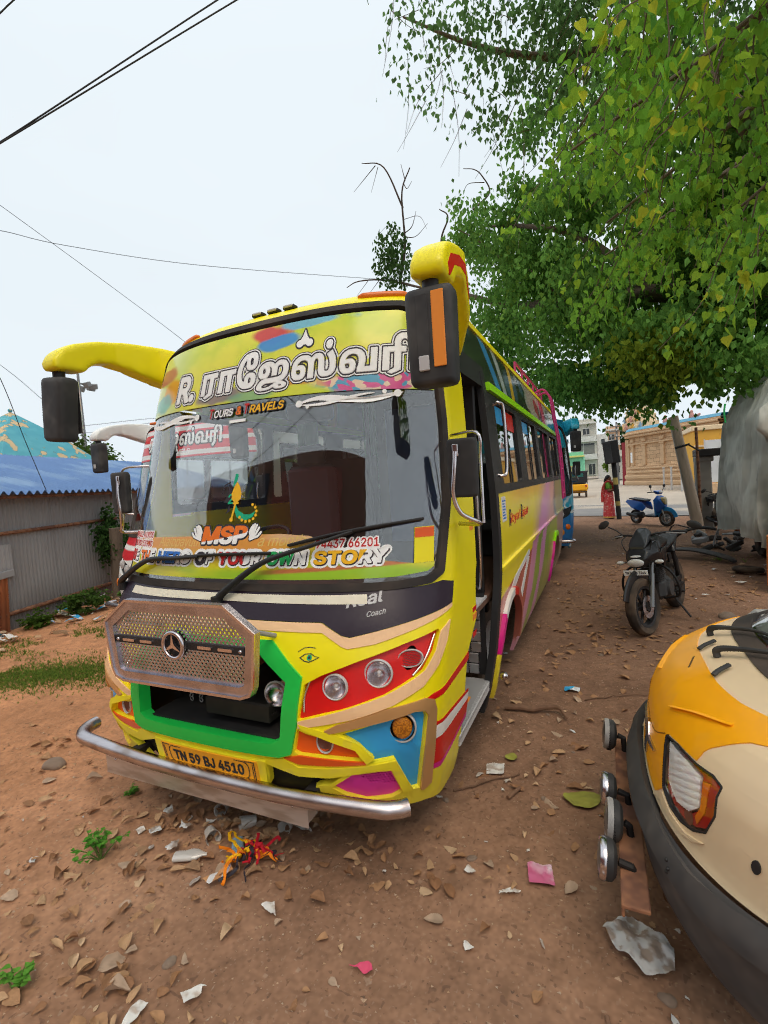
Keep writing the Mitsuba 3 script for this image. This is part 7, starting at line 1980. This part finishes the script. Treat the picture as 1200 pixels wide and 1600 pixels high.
base = np.array([.19, .40, .055])[None] * (.7 + .5 * g.random((len(rest), 1))) + np.array([.15, .12, .0])[None] * (hue[rest][:, None] > .6) * g.random((len(rest), 1))
m_, c_ = leaves(HEART, pos[rest], Rr[rest], Dd[rest], Nn[rest], base)
E(FK2 + '__foliage', m_, 'm_leaf', False, 'the further young leaves of the bough', kind='stuff', color=c_)

# --- small far tree left, bushes, weeds
def far_tree(label, c, r, n, size, colr, seed, trunk=True, cat_='tree', name='tree', down=.3):
    gg = np.random.default_rng(seed)
    k = thing(name, label, cat_)
    c = np.array(c, float)
    nb = 26
    d = unit(gg.normal(0, 1, (nb, 3)))
    b = c + d * (gg.random((nb, 1)) ** .4) * np.array(r) * .8
    p = b[gg.integers(0, nb, n)] + gg.normal(0, .26, (n, 3)) * np.array(r) * .55
    foliage(k + '__crown', KITE, p, gg.uniform(.7, 1.3, n) * size, np.array(colr) * (.55 + .8 * gg.random((n, 1))), gg, down, 1.0, kind='stuff', label='foliage')
    if trunk:
        E(k + '__trunk', tube([(c[0], c[1], 0), (c[0] + .1, c[1], c[2] * .6), (c[0], c[1], c[2] + r[2] * .3)], [r[0] * .09, r[0] * .06, r[0] * .03], 8, 3), 'm_bark')
    return k


far_tree('small round green tree far behind the tin shed roof', (-32.9, 22.6, 4.9), (2.2, 2.2, 1.7), 2600, .26, (.075, .135, .03), 3)
far_tree('bright little roadside tree in front of the tall pale house', (1.35, 88, 2.6), (1.9, 1.9, 1.7), 900, .45, (.16, .26, .04), 4)
far_tree('far green tree beyond the houses at the end of the street', (5.5, 130, 8), (6, 6, 4.5), 1400, .9, (.06, .11, .04), 6)
far_tree('dense green creeper climbing the tin shed wall behind the bus', (-8.33, 6.05, 1.15), (.30, .42, .75), 1500, .075, (.065, .14, .04), 7, False, 'creeper', 'creeper', .8)
far_tree('low leafy weed bush at the foot of the tin shed wall', (-7.78, 5.05, .20), (.28, .42, .21), 1000, .06, (.10, .19, .045), 8, False, 'bush', 'bush', .3)
far_tree('small weed bush at the shed wall beside the bus corner', (-7.6, 5.8, .17), (.22, .3, .18), 600, .06, (.11, .22, .05), 9, False, 'bush', 'bush', .3)
far_tree('little green weed left of the larger bush by the shed wall', (-7.72, 4.30, .12), (.16, .28, .16), 350, .06, (.09, .17, .03), 10, False, 'weed', 'weed', .2)
E('creeper_post', tube([(-8.2, 5.95, 0), (-8.16, 5.98, 1.3)], .11, 8), 'm_bark', 40, 'mossy wooden stump under the creeper at the shed wall', 'post')


def herb(key, label, c, n, h, size, colr, seed):
    gg = np.random.default_rng(seed)
    k = thing(key, label, 'plant')
    c = np.array([c[0], c[1], gh(c[0], c[1]) - .01])
    for i in range(n):
        a, t = gg.uniform(0, 2 * np.pi), gg.uniform(.1, .9)
        e = c + [math.cos(a) * h * t, math.sin(a) * h * t, h * (1.0 - .45 * t) * gg.uniform(.75, 1)]
        mid = (c + e) / 2 + [0, 0, h * .10]
        E(k + '__stem', tube([c, mid, e], [.0035, .0018], 5, 4), 'm_stem')
        for j in range(6):
            b = mid + (e - mid) * (j / 5) + gg.normal(0, .006, 3)
            aa = gg.uniform(0, 2 * np.pi)
            d_ = unit(np.array([math.cos(aa), math.sin(aa), gg.uniform(-.1, .5)]))
            s_ = size * gg.uniform(.7, 1.25)
            side = unit(np.cross(d_, [0, 0, 1]))
            M = np.eye(4)
            M[:3, 0], M[:3, 1], M[:3, 2], M[:3, 3] = side * s_ * .9, d_ * s_, np.cross(side, d_) * s_, b
            scene[nk(k + '__leaf')] = {**mikit.ply(HEART, colr[(i + j) % len(colr)], False), 'to_world': mtx(M)}
    return k


matte('m_stem', (0.10, 0.17, 0.04), 0.8)
for nm_, c_ in (('h1', (0.085, 0.27, 0.035)), ('h2', (0.13, 0.33, 0.05))):
    scene['m_leaf_' + nm_] = {'type': 'principledthin', 'base_color': rgb(*c_), 'roughness': 0.5, 'diff_trans': 0.6, 'spec_trans': 0.0}
herb('weed_plant', 'leafy bright green weed growing in the bare dirt before the bus', (-2.40, 1.50), 13, .17, .030, ['m_leaf_h1', 'm_leaf_h2'], 31)
herb('weed_plant', 'small green weed tuft in the dirt close behind the leafy weed', (-2.72, 1.92), 9, .06, .018, ['m_leaf_h1', 'm_leaf_h2'], 32)
herb('weed_plant', 'green weed sprig at the bottom left corner of the yard', (-2.07, .93), 6, .10, .032, ['m_leaf_h2'], 33)

# grass strip at the left
g = np.random.default_rng(77)


def grass(label, cen, half, n, h, rot=0.0):
    p = g.normal(0, .5, (n, 2)) * half
    a = math.radians(rot)
    p = p @ np.array([[math.cos(a), math.sin(a)], [-math.sin(a), math.cos(a)]]) + cen
    p = p[meshkit.fbm(np.c_[p * 2.2, np.zeros(n)], 3, 4) > .42]
    n = len(p)
    z = gh(p[:, 0], p[:, 1])
    ang, hh = g.uniform(0, 2 * np.pi, n), h * g.uniform(.4, 1.2, n)
    w = .006
    s_ = np.c_[np.cos(ang), np.sin(ang), np.zeros(n)] * w
    ln_ = np.c_[g.normal(0, .5, n), g.normal(0, .5, n), np.ones(n)] * hh[:, None]
    b = np.c_[p, z - .005]
    V = np.stack([b - s_, b + s_, b + ln_ * .6 + s_ * .6, b + ln_ * .6 - s_ * .6, b + ln_ + np.c_[g.normal(0, .3, n), g.normal(0, .3, n), -.1 * np.ones(n)] * hh[:, None]], 1)
    F = np.array([[0, 1, 2], [0, 2, 3], [3, 2, 4]])[None] + (np.arange(n) * 5)[:, None, None]
    c = np.array([.17, .27, .05]) * (.6 + .7 * g.random((n, 1))) + np.array([.08, .04, .01]) * (g.random((n, 1)) < .2)
    E('grass', (V.reshape(-1, 3), F.reshape(-1, 3)), 'm_leaf', False, label, kind='stuff', color=np.repeat(c, 5, 0))


grass('strip of short green grass across the dirt at the left edge', (-5.45, 3.05), (1.6, .42), 9000, .045, 25)
grass('sparse grass tufts along the littered foot of the shed wall', (-6.6, 4.0), (1.6, .8), 3500, .05, 60)
grass('small grass tuft in the dirt by the scrap heap', (2.15, 10.9), (.35, .25), 900, .10)

# ------------------------------------------------------------------ litter, leaves and stones on the dirt
g = np.random.default_rng(99)


def gmap(m, x, y, rz=0, lift=.004, tilt=(0, 0)):
    m = mv(m, (0, 0, 0), rx=tilt[0], ry=tilt[1])
    m = mv(m, (0, 0, 0), rz=rz)
    m.vertices = m.vertices + [x, y, 0]
    v = m.vertices
    m.vertices = np.c_[v[:, :2], v[:, 2] + gh(v[:, 0], v[:, 1]) + lift]
    return m


def sheet_mesh(poly, L_=.02, crump=.01, seed=0, sc=20):
    m = m3.Manifold.extrude(xsec(poly), .0008).refine_to_length(L_).to_mesh()
    v = np.array(m.vert_properties[:, :3], float)
    v[:, 2] += crump * meshkit.fbm(np.c_[v[:, :2] * sc, np.zeros(len(v))] + seed * 3.7, 3, seed)
    return trimesh.Trimesh(v, np.array(m.tri_verts), process=False)


def dry_leaf(seed, curl):
    gg = np.random.default_rng(seed)
    t = np.linspace(-1, 1, 9)
    V = []
    for u in np.linspace(0, 1, 9):
        w = .36 * math.sin(math.pi * u ** .72) ** .75 * (1 - .25 * u) + .006
        w *= 1 + .22 * (gg.random() - .5)
        for s_ in np.linspace(-1, 1, 7):
            V.append((s_ * w + .05 * math.sin(u * 3 + seed), u - .5, curl * (s_ * w) ** 2 * 5 + .30 * curl * math.sin(u * 3) + .05 * abs(s_) + .05 * (gg.random() - .5)))
    F = [[i * 7 + j, i * 7 + j + 1, (i + 1) * 7 + j + 1, (i + 1) * 7 + j] for i in range(8) for j in range(6)]
    return (np.array(V), np.array([[a, b, c] for a, b, c, d in F] + [[a, c, d] for a, b, c, d in F]))


for i, c_ in enumerate([(0.53, 0.335, 0.19), (0.43, 0.24, 0.125), (0.60, 0.42, 0.265), (0.32, 0.165, 0.085), (0.47, 0.34, 0.245)]):
    matte('m_dry_%d' % i, proc((lambda c_: lambda p, n, uv: mix(c_, tuple(.62 * a for a in c_), fbm(p.x * 40, p.y * 40, p.z * 40, 2)))(c_)), 0.8)
LP = [dry_leaf(i, [.14, -.18, .30, -.30, .08, .45][i % 6]) for i in range(12)]
lk = {(i, j): mikit.ply(LP[i], 'm_dry_%d' % j, True) for i in range(12) for j in range(5)}


def spread(n):
    """places on the dirt: thick under the tree and round the vehicles, thin in the open"""
    out = []
    while len(out) < n:
        x, y = g.uniform(-4.6, 2.3), g.uniform(.85, 9) ** 1.0
        w = .25 + 1.1 * (meshkit.fbm(np.array([x * .8, y * .8, 2.0]), 3, 3) - .3)
        if x > -.6 and y > 2.2:
            w += .5
        if -1.5 < x + 1.75 - .0 < 1.4 and 1.5 < y < 2.2 and -2.6 < x < -.7:
            w += .6
        if y < 6 or g.random() < .6:
            if g.random() < w * (1.0 if y < 4.5 else .8):
                out.append((x, y))
    return np.array(out)


sp2 = spread(1250)
scr = CAM.T @ (np.c_[sp2, np.zeros(len(sp2))] - EYE).T
vis = (scr[2] > .2) & (np.abs(scr[0] / scr[2]) < .80) & (np.abs(scr[1] / scr[2]) < 1.06)
ordr = np.argsort(np.where(vis, np.linalg.norm(sp2 - [0, 0], axis=1), 1e9))
litV, litF, nv_ = [], [], 0
for rank, i in enumerate(ordr):
    x, y = sp2[i]
    s_ = g.uniform(.022, .058) if g.random() < .62 else g.uniform(.055, .105)
    M = trimesh.transformations.translation_matrix((x, y, float(gh(x, y)) + .004 + .05 * s_)) @ rotm([0, 0, 1], g.uniform(0, 360)) @ rotm([1, 0, 0], g.normal(0, 9)) @ rotm([0, 1, 0], g.normal(0, 9)) @ np.diag([s_ * g.uniform(.75, 1.1), s_, s_, 1])
    if rank < 270:
        k = nk('dry_leaf')
        scene[k] = {**lk[(int(g.integers(0, 12)), int(g.integers(0, 5)))], 'to_world': mtx(M)}
        L(k, 'dry brown fallen leaf lying on the dirt', 'leaf', 'dry leaves scattered over the dirt')
    else:
        v, f = LP[int(g.integers(0, 12))]
        litV.append(trimesh.transform_points(v, M))
        litF.append(f + nv_)
        nv_ += len(v)
E('leaf_litter', (np.vstack(litV), np.vstack(litF)), 'm_dry_1', True, 'dry leaf litter further over the yard', kind='stuff')
# leaves and torn bits heaped before the bumper and at the lower left
hp = np.vstack([np.array([-1.95, 1.95]) + g.normal(0, 1, (150, 2)) * [.38, .16], np.array([-1.25, 2.0]) + g.normal(0, 1, (40, 2)) * [.35, .12], np.array([-2.35, 1.25]) + g.normal(0, 1, (70, 2)) * [.45, .28], np.array([-1.6, 1.0]) + g.normal(0, 1, (30, 2)) * [.35, .12]])
for mt_ in range(3):
    V, F, n_ = [], [], 0
    for x, y in hp[mt_::3]:
        v, f = LP[int(g.integers(0, 12))]
        s_ = g.uniform(.03, .085)
        V.append(trimesh.transform_points(v, trimesh.transformations.translation_matrix((x, y, float(gh(x, y)) + .006 + .02 * g.random())) @ rotm([0, 0, 1], g.uniform(0, 360)) @ rotm([1, 0, 0], g.normal(0, 12)) @ rotm([0, 1, 0], g.normal(0, 12)) @ np.diag([s_ * g.uniform(.5, 1.1), s_, s_ * 1.1, 1])))
        F.append(f + n_)
        n_ += len(v)
    E('leaf_heap', (np.vstack(V), np.vstack(F)), ('m_dry_0', 'm_dry_1', 'm_dry_3')[mt_], True, ('tan', 'brown', 'dark brown')[mt_] + ' torn leaves heaped with rubbish before the bus bumper', kind='stuff')
# drift of leaves further back on the right
far = np.c_[g.uniform(-.6, 2.6, 1500), g.uniform(5.0, 17, 1500)]
far = far[meshkit.fbm(np.c_[far * .9, np.zeros(1500)], 3, 8) > .45]
V, F, n_ = [], [], 0
for x, y in far:
    v, f = LP[int(g.integers(0, 12))]
    s_ = g.uniform(.035, .085)
    V.append(trimesh.transform_points(v, trimesh.transformations.translation_matrix((x, y, float(gh(x, y)) + .006)) @ rotm([0, 0, 1], g.uniform(0, 360)) @ rotm([1, 0, 0], g.normal(0, 8)) @ np.diag([s_, s_, s_ * .6, 1])))
    F.append(f + n_)
    n_ += len(v)
E('leaf_drift', (np.vstack(V), np.vstack(F)), 'm_dry_1', True, 'brown leaf drift in the shade under the big tree', kind='stuff')

# grit and chips: bits too small to count
nC = 13000
cx_, cy_ = g.uniform(-4.4, 2.2, nC), .8 + 7.5 * g.random(nC) ** 1.5
s_ = g.uniform(.0022, .0075, nC) * (1 + .8 * (g.random(nC) < .10))
z_ = gh(cx_, cy_)
tet = np.array([[1, 0, 0], [-.5, .8, .05], [-.5, -.7, 0], [0, .1, .7]])
rot_ = g.uniform(0, 2 * np.pi, nC)
cR, sR_ = np.cos(rot_), np.sin(rot_)
V = np.stack([cx_[:, None] + s_[:, None] * (tet[None, :, 0] * cR[:, None] - tet[None, :, 1] * sR_[:, None]) * 1.3, cy_[:, None] + s_[:, None] * (tet[None, :, 0] * sR_[:, None] + tet[None, :, 1] * cR[:, None]), z_[:, None] + s_[:, None] * tet[None, :, 2] * .8 + .0005], -1)
Fc = np.array([[0, 1, 3], [1, 2, 3], [2, 0, 3]])[None] + (np.arange(nC) * 4)[:, None, None]
pal_ = np.array([[.40, .26, .16], [.26, .15, .09], [.42, .29, .20], [.16, .10, .07], [.42, .32, .24], [.34, .20, .12]])
matte('m_grit', {'type': 'mesh_attribute', 'name': 'vertex_color'}, 0.9)
E('grit', (V.reshape(-1, 3), Fc.reshape(-1, 3)), 'm_grit', False, 'grit, bark chips and crumbs over the dirt', kind='stuff', color=np.repeat(pal_[g.integers(0, 6, nC)], 4, 0))

# small torn scraps
matte('m_paper', proc(lambda p, n, uv: mix((0.66, 0.65, 0.62), (0.45, 0.38, 0.32), smoothstep(.45, .7, fbm(p.x * 30, p.y * 30, p.z * 30, 3)))), 0.8)
matte('m_plastic', proc(lambda p, n, uv: mix((0.55, 0.56, 0.56), (0.32, 0.26, 0.22), smoothstep(.45, .65, fbm(p.x * 25, p.y * 25, p.z * 25, 3)))), 0.35, spec=0.6)


def scrap(seed, n=7):
    gg = np.random.default_rng(seed)
    a = np.sort(gg.uniform(0, 2 * np.pi, n))
    r = gg.uniform(.35, 1, n)
    return Polygon(np.c_[r * np.cos(a), r * np.sin(a) * .7]).buffer(0).buffer(.02)


for i in range(64):
    x, y = g.uniform(-3.2, .4), g.uniform(.95, 3.6)
    if i > 44:
        x, y = g.uniform(-1.0, 2.0), g.uniform(3.4, 9)
    s_ = g.uniform(.010, .028) if i % 4 else g.uniform(.03, .05)
    m = sheet_mesh(affinity.scale(scrap(200 + i), s_, s_, origin=(0, 0)), s_ * .5, s_ * .5, i, 40)
    E('paper_scrap', gmap(m, x, y, g.uniform(0, 360), .006), 'm_paper' if i % 3 else 'm_plastic', True, 'tiny pale torn scrap lying on the dirt', 'scrap', 'tiny pale scraps scattered over the dirt')
matte('m_rock', proc(lambda p, n, uv: mix((0.27, 0.20, 0.15), (0.17, 0.125, 0.10), fbm(p.x * 20, p.y * 20, p.z * 20, 3))), 0.95)


def rock(s, seed):
    m = trimesh.creation.icosphere(2, 1.0)
    v = m.vertices * [1, .75, .5]
    m.vertices = v * (.75 + .5 * meshkit.fbm(v * 1.3 + seed, 3, seed))[:, None] * s
    return m


for i in range(46):
    x, y, s_ = g.uniform(-4.2, 1.5), g.uniform(1.0, 7.5), g.uniform(.012, .035)
    E('stone', gmap(rock(s_, i), x, y, g.uniform(0, 360), 0), 'm_rock', True, 'small brown stone half sunk in the dirt', 'stone', 'small stones scattered over the dirt')
E('stone', gmap(rock(.075, 70), -3.52, 1.95, 20, .01), 'm_rock', True, 'largest grey brown stone in the dirt left of the bus bumper', 'stone')
E('stone', gmap(rock(.10, 71), 1.25, 6.65, 40, .01), 'm_rock', True, 'flat pale stone on the dirt right of the black motorcycle', 'stone')
matte('m_stick', bark((0.24, 0.14, 0.09), (0.13, 0.075, 0.05), 14), 0.9)


def stick(label, pts, r, cat_='stick'):
    p = spline(pts, 6)
    p = np.c_[p[:, :2], gh(p[:, 0], p[:, 1]) + p[:, 2]]
    E('stick', tube(p, r, 8), 'm_stick', 40, label, cat_)


stick('broken brown branch lying across the dirt beside the bus step', [(-.75, 3.62, .03), (-.55, 3.66, .035), (-.38, 3.70, .05), (-.30, 3.60, .03)], [.018, .020, .016, .008])
stick('thin twig on the dirt below the bus corner', [(-.86, 2.60, .01), (-.70, 2.72, .015), (-.52, 2.86, .01)], [.006, .004])
stick('short pale stick on the dirt right of the bus corner', [(-.55, 2.62, .015), (-.50, 2.72, .02)], [.012, .010])
stick('bent root lying at the bottom right of the yard', [(-.05, 1.62, .01), (-.02, 1.48, .015), (.05, 1.42, .012), (.13, 1.42, .01)], [.008, .006])
stick('thin twig crossing the dirt beyond the bus step', [(-.2, 4.0, .01), (.1, 4.15, .015), (.3, 4.2, .01)], [.005, .004])
# single pieces that stand out
matte('m_bluelabel', proc(lambda p, n, uv: mix((0.04, 0.33, 0.62), (0.62, 0.66, 0.68), smoothstep(.5, .53, fbm(p.x * 22, p.y * 22, 1.0, 2)))), 0.5)
E('wrapper', gmap(sheet_mesh(P((-.06, -.03), (.05, -.04), (.07, .02), (.02, .045), (-.05, .03)), .012, .025, 3), -.30, 4.13, 10, .008), 'm_bluelabel', True, 'blue and white snack wrapper on the dirt beside the bus', 'wrapper')
E('paper_sheet', gmap(sheet_mesh(P((-.055, -.05), (.05, -.045), (.06, .05), (-.05, .055)), .012, .02, 5), -.67, 2.86, 15, .008), 'm_paper', True, 'crumpled white square of paper on the dirt by the bus corner', 'paper')
matte('m_yellowleaf', proc(lambda p, n, uv: mix((0.36, 0.38, 0.06), (0.22, 0.20, 0.05), fbm(p.x * 18, p.y * 18, 1.0, 3))), 0.6)
bl = Polygon([(.13 * math.cos(a) * (1 + .08 * math.sin(3 * a)), .085 * math.sin(a)) for a in np.linspace(0, 2 * np.pi, 30)[:-1]])
E('broad_leaf', gmap(sheet_mesh(affinity.scale(bl, .75, .9), .012, .022, 8, 14), -.165, 2.72, 10, .010), 'm_yellowleaf', True, 'large round yellow green leaf lying on the dirt near the van lamps', 'leaf')
E('broad_leaf', gmap(sheet_mesh(affinity.scale(bl, .30, .45), .01, .02, 9, 20), -.60, 3.02, 60, .010), 'm_yellowleaf', True, 'small folded yellow green leaf on the dirt above the white paper', 'leaf')
matte('m_sachet', proc(lambda p, n, uv: mix((0.62, 0.56, 0.60), (0.55, 0.12, 0.25), smoothstep(.1, -.02, (p.y - 2.13) + .3 * (p.x + .32) + .05 * (noise(p.x * 60, p.y * 60, 1.0) - .5)))), 0.3, spec=0.7)
E('sachet', gmap(sheet_mesh(P((-.06, -.05), (.05, -.06), (.06, .04), (-.045, .055)), .012, .03, 11), -.32, 2.13, 20, .008), 'm_sachet', True, 'pink and clear plastic sachet on the dirt left of the van', 'sachet')
bagp = P((-.14, -.02), (-.06, -.10), (.06, -.13), (.15, -.04), (.13, .06), (.02, .11), (-.05, .13), (-.10, .08))
E('plastic_bag', gmap(sheet_mesh(affinity.scale(bagp, .85, .85), .008, .085, 13, 16), .055, 1.90, -15, .010), 'm_plastic', True, 'muddy grey plastic bag lying flat beside the van bumper', 'bag')
E('plastic_bag', gmap(sheet_mesh(affinity.scale(bagp, .8, .7), .012, .07, 14, 14), -.12, 1.34, 50, .010), 'm_plastic', True, 'crumpled whitish plastic bag at the bottom edge of the yard', 'bag')
E('plastic_bag', gmap(sheet_mesh(affinity.scale(bagp, .6, .5), .012, .05, 15, 14), .22, 1.52, -40, .010), 'm_plastic', True, 'striped grey wrapper tucked under the van bumper', 'bag')
matte('m_pinkrag', (0.62, 0.08, 0.16), 0.8)
E('rag', gmap(sheet_mesh(affinity.scale(scrap(900, 9), .055, .05, origin=(0, 0)), .008, .03, 17, 30), -.885, 1.48, 20, .006), 'm_pinkrag', True, 'torn pink paper rag on the dirt in the foreground', 'rag')
for i, (x, y, s_, t_) in enumerate(((-1.36, 1.56, .06, 'ragged white paper scrap in the middle foreground'), (-1.42, 1.17, .06, 'twisted white paper strip near the bottom of the yard'), (-1.55, 1.02, .07, 'crumpled white paper with grey print at the bottom left of the yard'), (-.62, 2.05, .035, 'small lilac paper scrap in the middle of the dirt'), (-.42, 1.98, .06, 'pale yellow plastic scrap left of the pink sachet'), (-1.02, .98, .05, 'small bright white paper at the bottom edge of the yard'))):
    E('paper_sheet', gmap(sheet_mesh(affinity.scale(scrap(500 + i, 8), s_, s_, origin=(0, 0)), .009, .03, 20 + i, 30), x, y, i * 50, .008), 'm_paper', True, t_, 'paper')
# heap under the bumper: cups, bottles, cardboard and a torn festoon
scene['m_clearplastic'] = {'type': 'twosided', 'b': {'type': 'principled', 'base_color': rgb(.50, .48, .45), 'roughness': 0.2, 'specular': .8, 'clearcoat': 1.0}}
matte('m_cardboard', proc(lambda p, n, uv: mix((0.34, 0.21, 0.12), (0.24, 0.14, 0.08), fbm(p.x * 30, p.y * 30, 1.0, 3))), 0.9)
cup = [(.001, 0), (.024, 0), (.034, .075), (.036, .077), (.033, .075), (.023, .002), (.001, .002)]
for i, (x, y, rz, rx, s_) in enumerate(((-2.05, 2.02, 20, 75, 1), (-1.92, 2.08, 100, 20, 1), (-1.80, 1.98, -40, 80, 1.1), (-2.15, 2.10, 150, 70, .9), (-1.62, 2.05, 10, 85, 1), (-1.98, 1.82, 60, 85, 1.1), (-1.7, 2.2, 60, 60, 1))):
    E('plastic_cup', gmap(lathe(np.array(cup) * s_, 16), x, y, rz, .02, (rx, 0)), 'm_clearplastic', 40, 'discarded clear plastic cup in the rubbish under the bus bumper', 'cup', 'clear cups under the bumper')
bt = [(.001, 0), (.03, .004), (.032, .02), (.030, .05), (.032, .09), (.030, .12), (.012, .15), (.012, .17), (.001, .17)]
for i, (x, y, rz, t_) in enumerate(((-1.80, 1.84, 40, 'crushed clear bottle with blue tint in the rubbish under the bumper'), (-2.02, 1.62, 115, 'flattened clear plastic bottle lying left of the cardboard piece'))):
    m = lathe(bt, 16)
    m.apply_scale([1, .55, 1])
    E('plastic_bottle', gmap(m, x, y, rz, .018, (88, 0)), 'm_clearplastic' if i else 'm_bluebottle', 40, t_, 'bottle')
paint('m_bluebottle', (.22, .36, .48), .25, .9)
for i, (x, y, s_, t_) in enumerate(((-1.87, 1.60, .075, 'ragged brown cardboard piece before the torn festoon'), (-1.72, 1.66, .06, 'flat orange brown leaf cup beside the torn festoon'), (-2.2, 1.60, .055, 'small brown cardboard flake left of the crushed bottle'))):
    E('cardboard', gmap(sheet_mesh(affinity.scale(scrap(700 + i, 7), s_, s_ * 1.2, origin=(0, 0)), .012, .025, 40 + i, 15), x, y, 30 + i * 70, .012), 'm_cardboard', True, t_, 'cardboard')
for i, (x, y) in enumerate(((-2.12, 1.78), (-2.25, 1.72), (-2.08, 1.68), (-2.3, 1.85), (-1.5, 2.0))):
    E('plastic_film', gmap(sheet_mesh(affinity.scale(scrap(760 + i, 8), .06, .055, origin=(0, 0)), .009, .06, 60 + i, 25), x, y, i * 47, .008), 'm_plastic', True, 'crumpled clear plastic film in the rubbish before the bumper', 'film', 'plastic films before the bumper')
fest = np.array([-1.67, 1.76])
FS = thing('festoon', 'torn festoon of orange red and yellow cloth strips on the dirt under the bumper', 'festoon')
matte('m_clothorange', (0.78, 0.22, 0.01), 0.8)
matte('m_clothred', (0.52, 0.015, 0.03), 0.8)
matte('m_clothyellow', (0.80, 0.45, 0.01), 0.8)
for i in range(22):
    a, ln_ = g.uniform(0, 2 * np.pi), g.uniform(.07, .17)
    p0 = fest + g.normal(0, .03, 2)
    t = np.linspace(0, 1, 9)
    w_ = g.normal(0, .022, (9, 2)).cumsum(0) * .6
    xy = p0 + np.outer(t, [math.cos(a) * ln_, math.sin(a) * ln_]) + w_
    z = gh(xy[:, 0], xy[:, 1]) + .030 + .05 * np.abs(np.sin(t * 5 + i)) * (1 - .6 * t)
    E(FS + '__strip', sweep(spline(np.c_[xy, z], 3), .0085, .0016, 6), ('m_clothorange', 'm_clothred', 'm_clothyellow', 'm_clothred', 'm_textdark')[i % 5 if i != 4 else 4], 40)
matte('m_stripe', proc(lambda p, n, uv: mix((0.66, 0.66, 0.66), (0.50, 0.22, 0.06), smoothstep(.2, .3, dr.abs((p.x * 16 + p.y * 7) - dr.floor(p.x * 16 + p.y * 7) - .5)) * .9)), 0.6)
E('wrapper', gmap(sheet_mesh(P((-.025, -.07), (.03, -.06), (.03, .055), (-.025, .06)), .01, .02, 90), -1.70, 1.60, -25, .028), 'm_stripe', True, 'white brown and blue striped wrapper below the torn festoon', 'wrapper')
# rubbish along the shed wall
mats = ['m_plastic', 'm_paper', 'm_cardboard', 'm_plastic', 'm_paper', 'm_dry_0', 'm_bluelabel', 'm_dry_2']
for i in range(130):
    a, o = g.uniform(-1.4, 4.0), abs(g.normal(.25, .42))
    q = w0 + wd * a + wn * (o + .08)
    s_ = g.uniform(.05, .17)
    m = sheet_mesh(affinity.scale(scrap(1200 + i, 7), s_, s_, origin=(0, 0)), s_ * .35, s_ * .9, i, 9)
    E('litter', gmap(m, q[0], q[1], g.uniform(0, 360), .01, (g.normal(0, 20), g.normal(0, 20))), mats[i % 8], True, 'crumpled bag or paper in the rubbish strip along the tin shed wall', 'litter', 'rubbish along the tin shed')
for i in range(24):
    q = np.array([g.uniform(.2, 2.6), g.uniform(7.5, 11.2)])
    s_ = g.uniform(.04, .11)
    E('litter', gmap(sheet_mesh(affinity.scale(scrap(1500 + i, 7), s_, s_, origin=(0, 0)), s_ * .4, s_ * .5, i, 12), q[0], q[1], g.uniform(0, 360), .01), mats[i % 6], True, 'pale scrap of rubbish on the dirt between the motorcycle and the truck', 'litter', 'rubbish between the motorcycle and the truck')
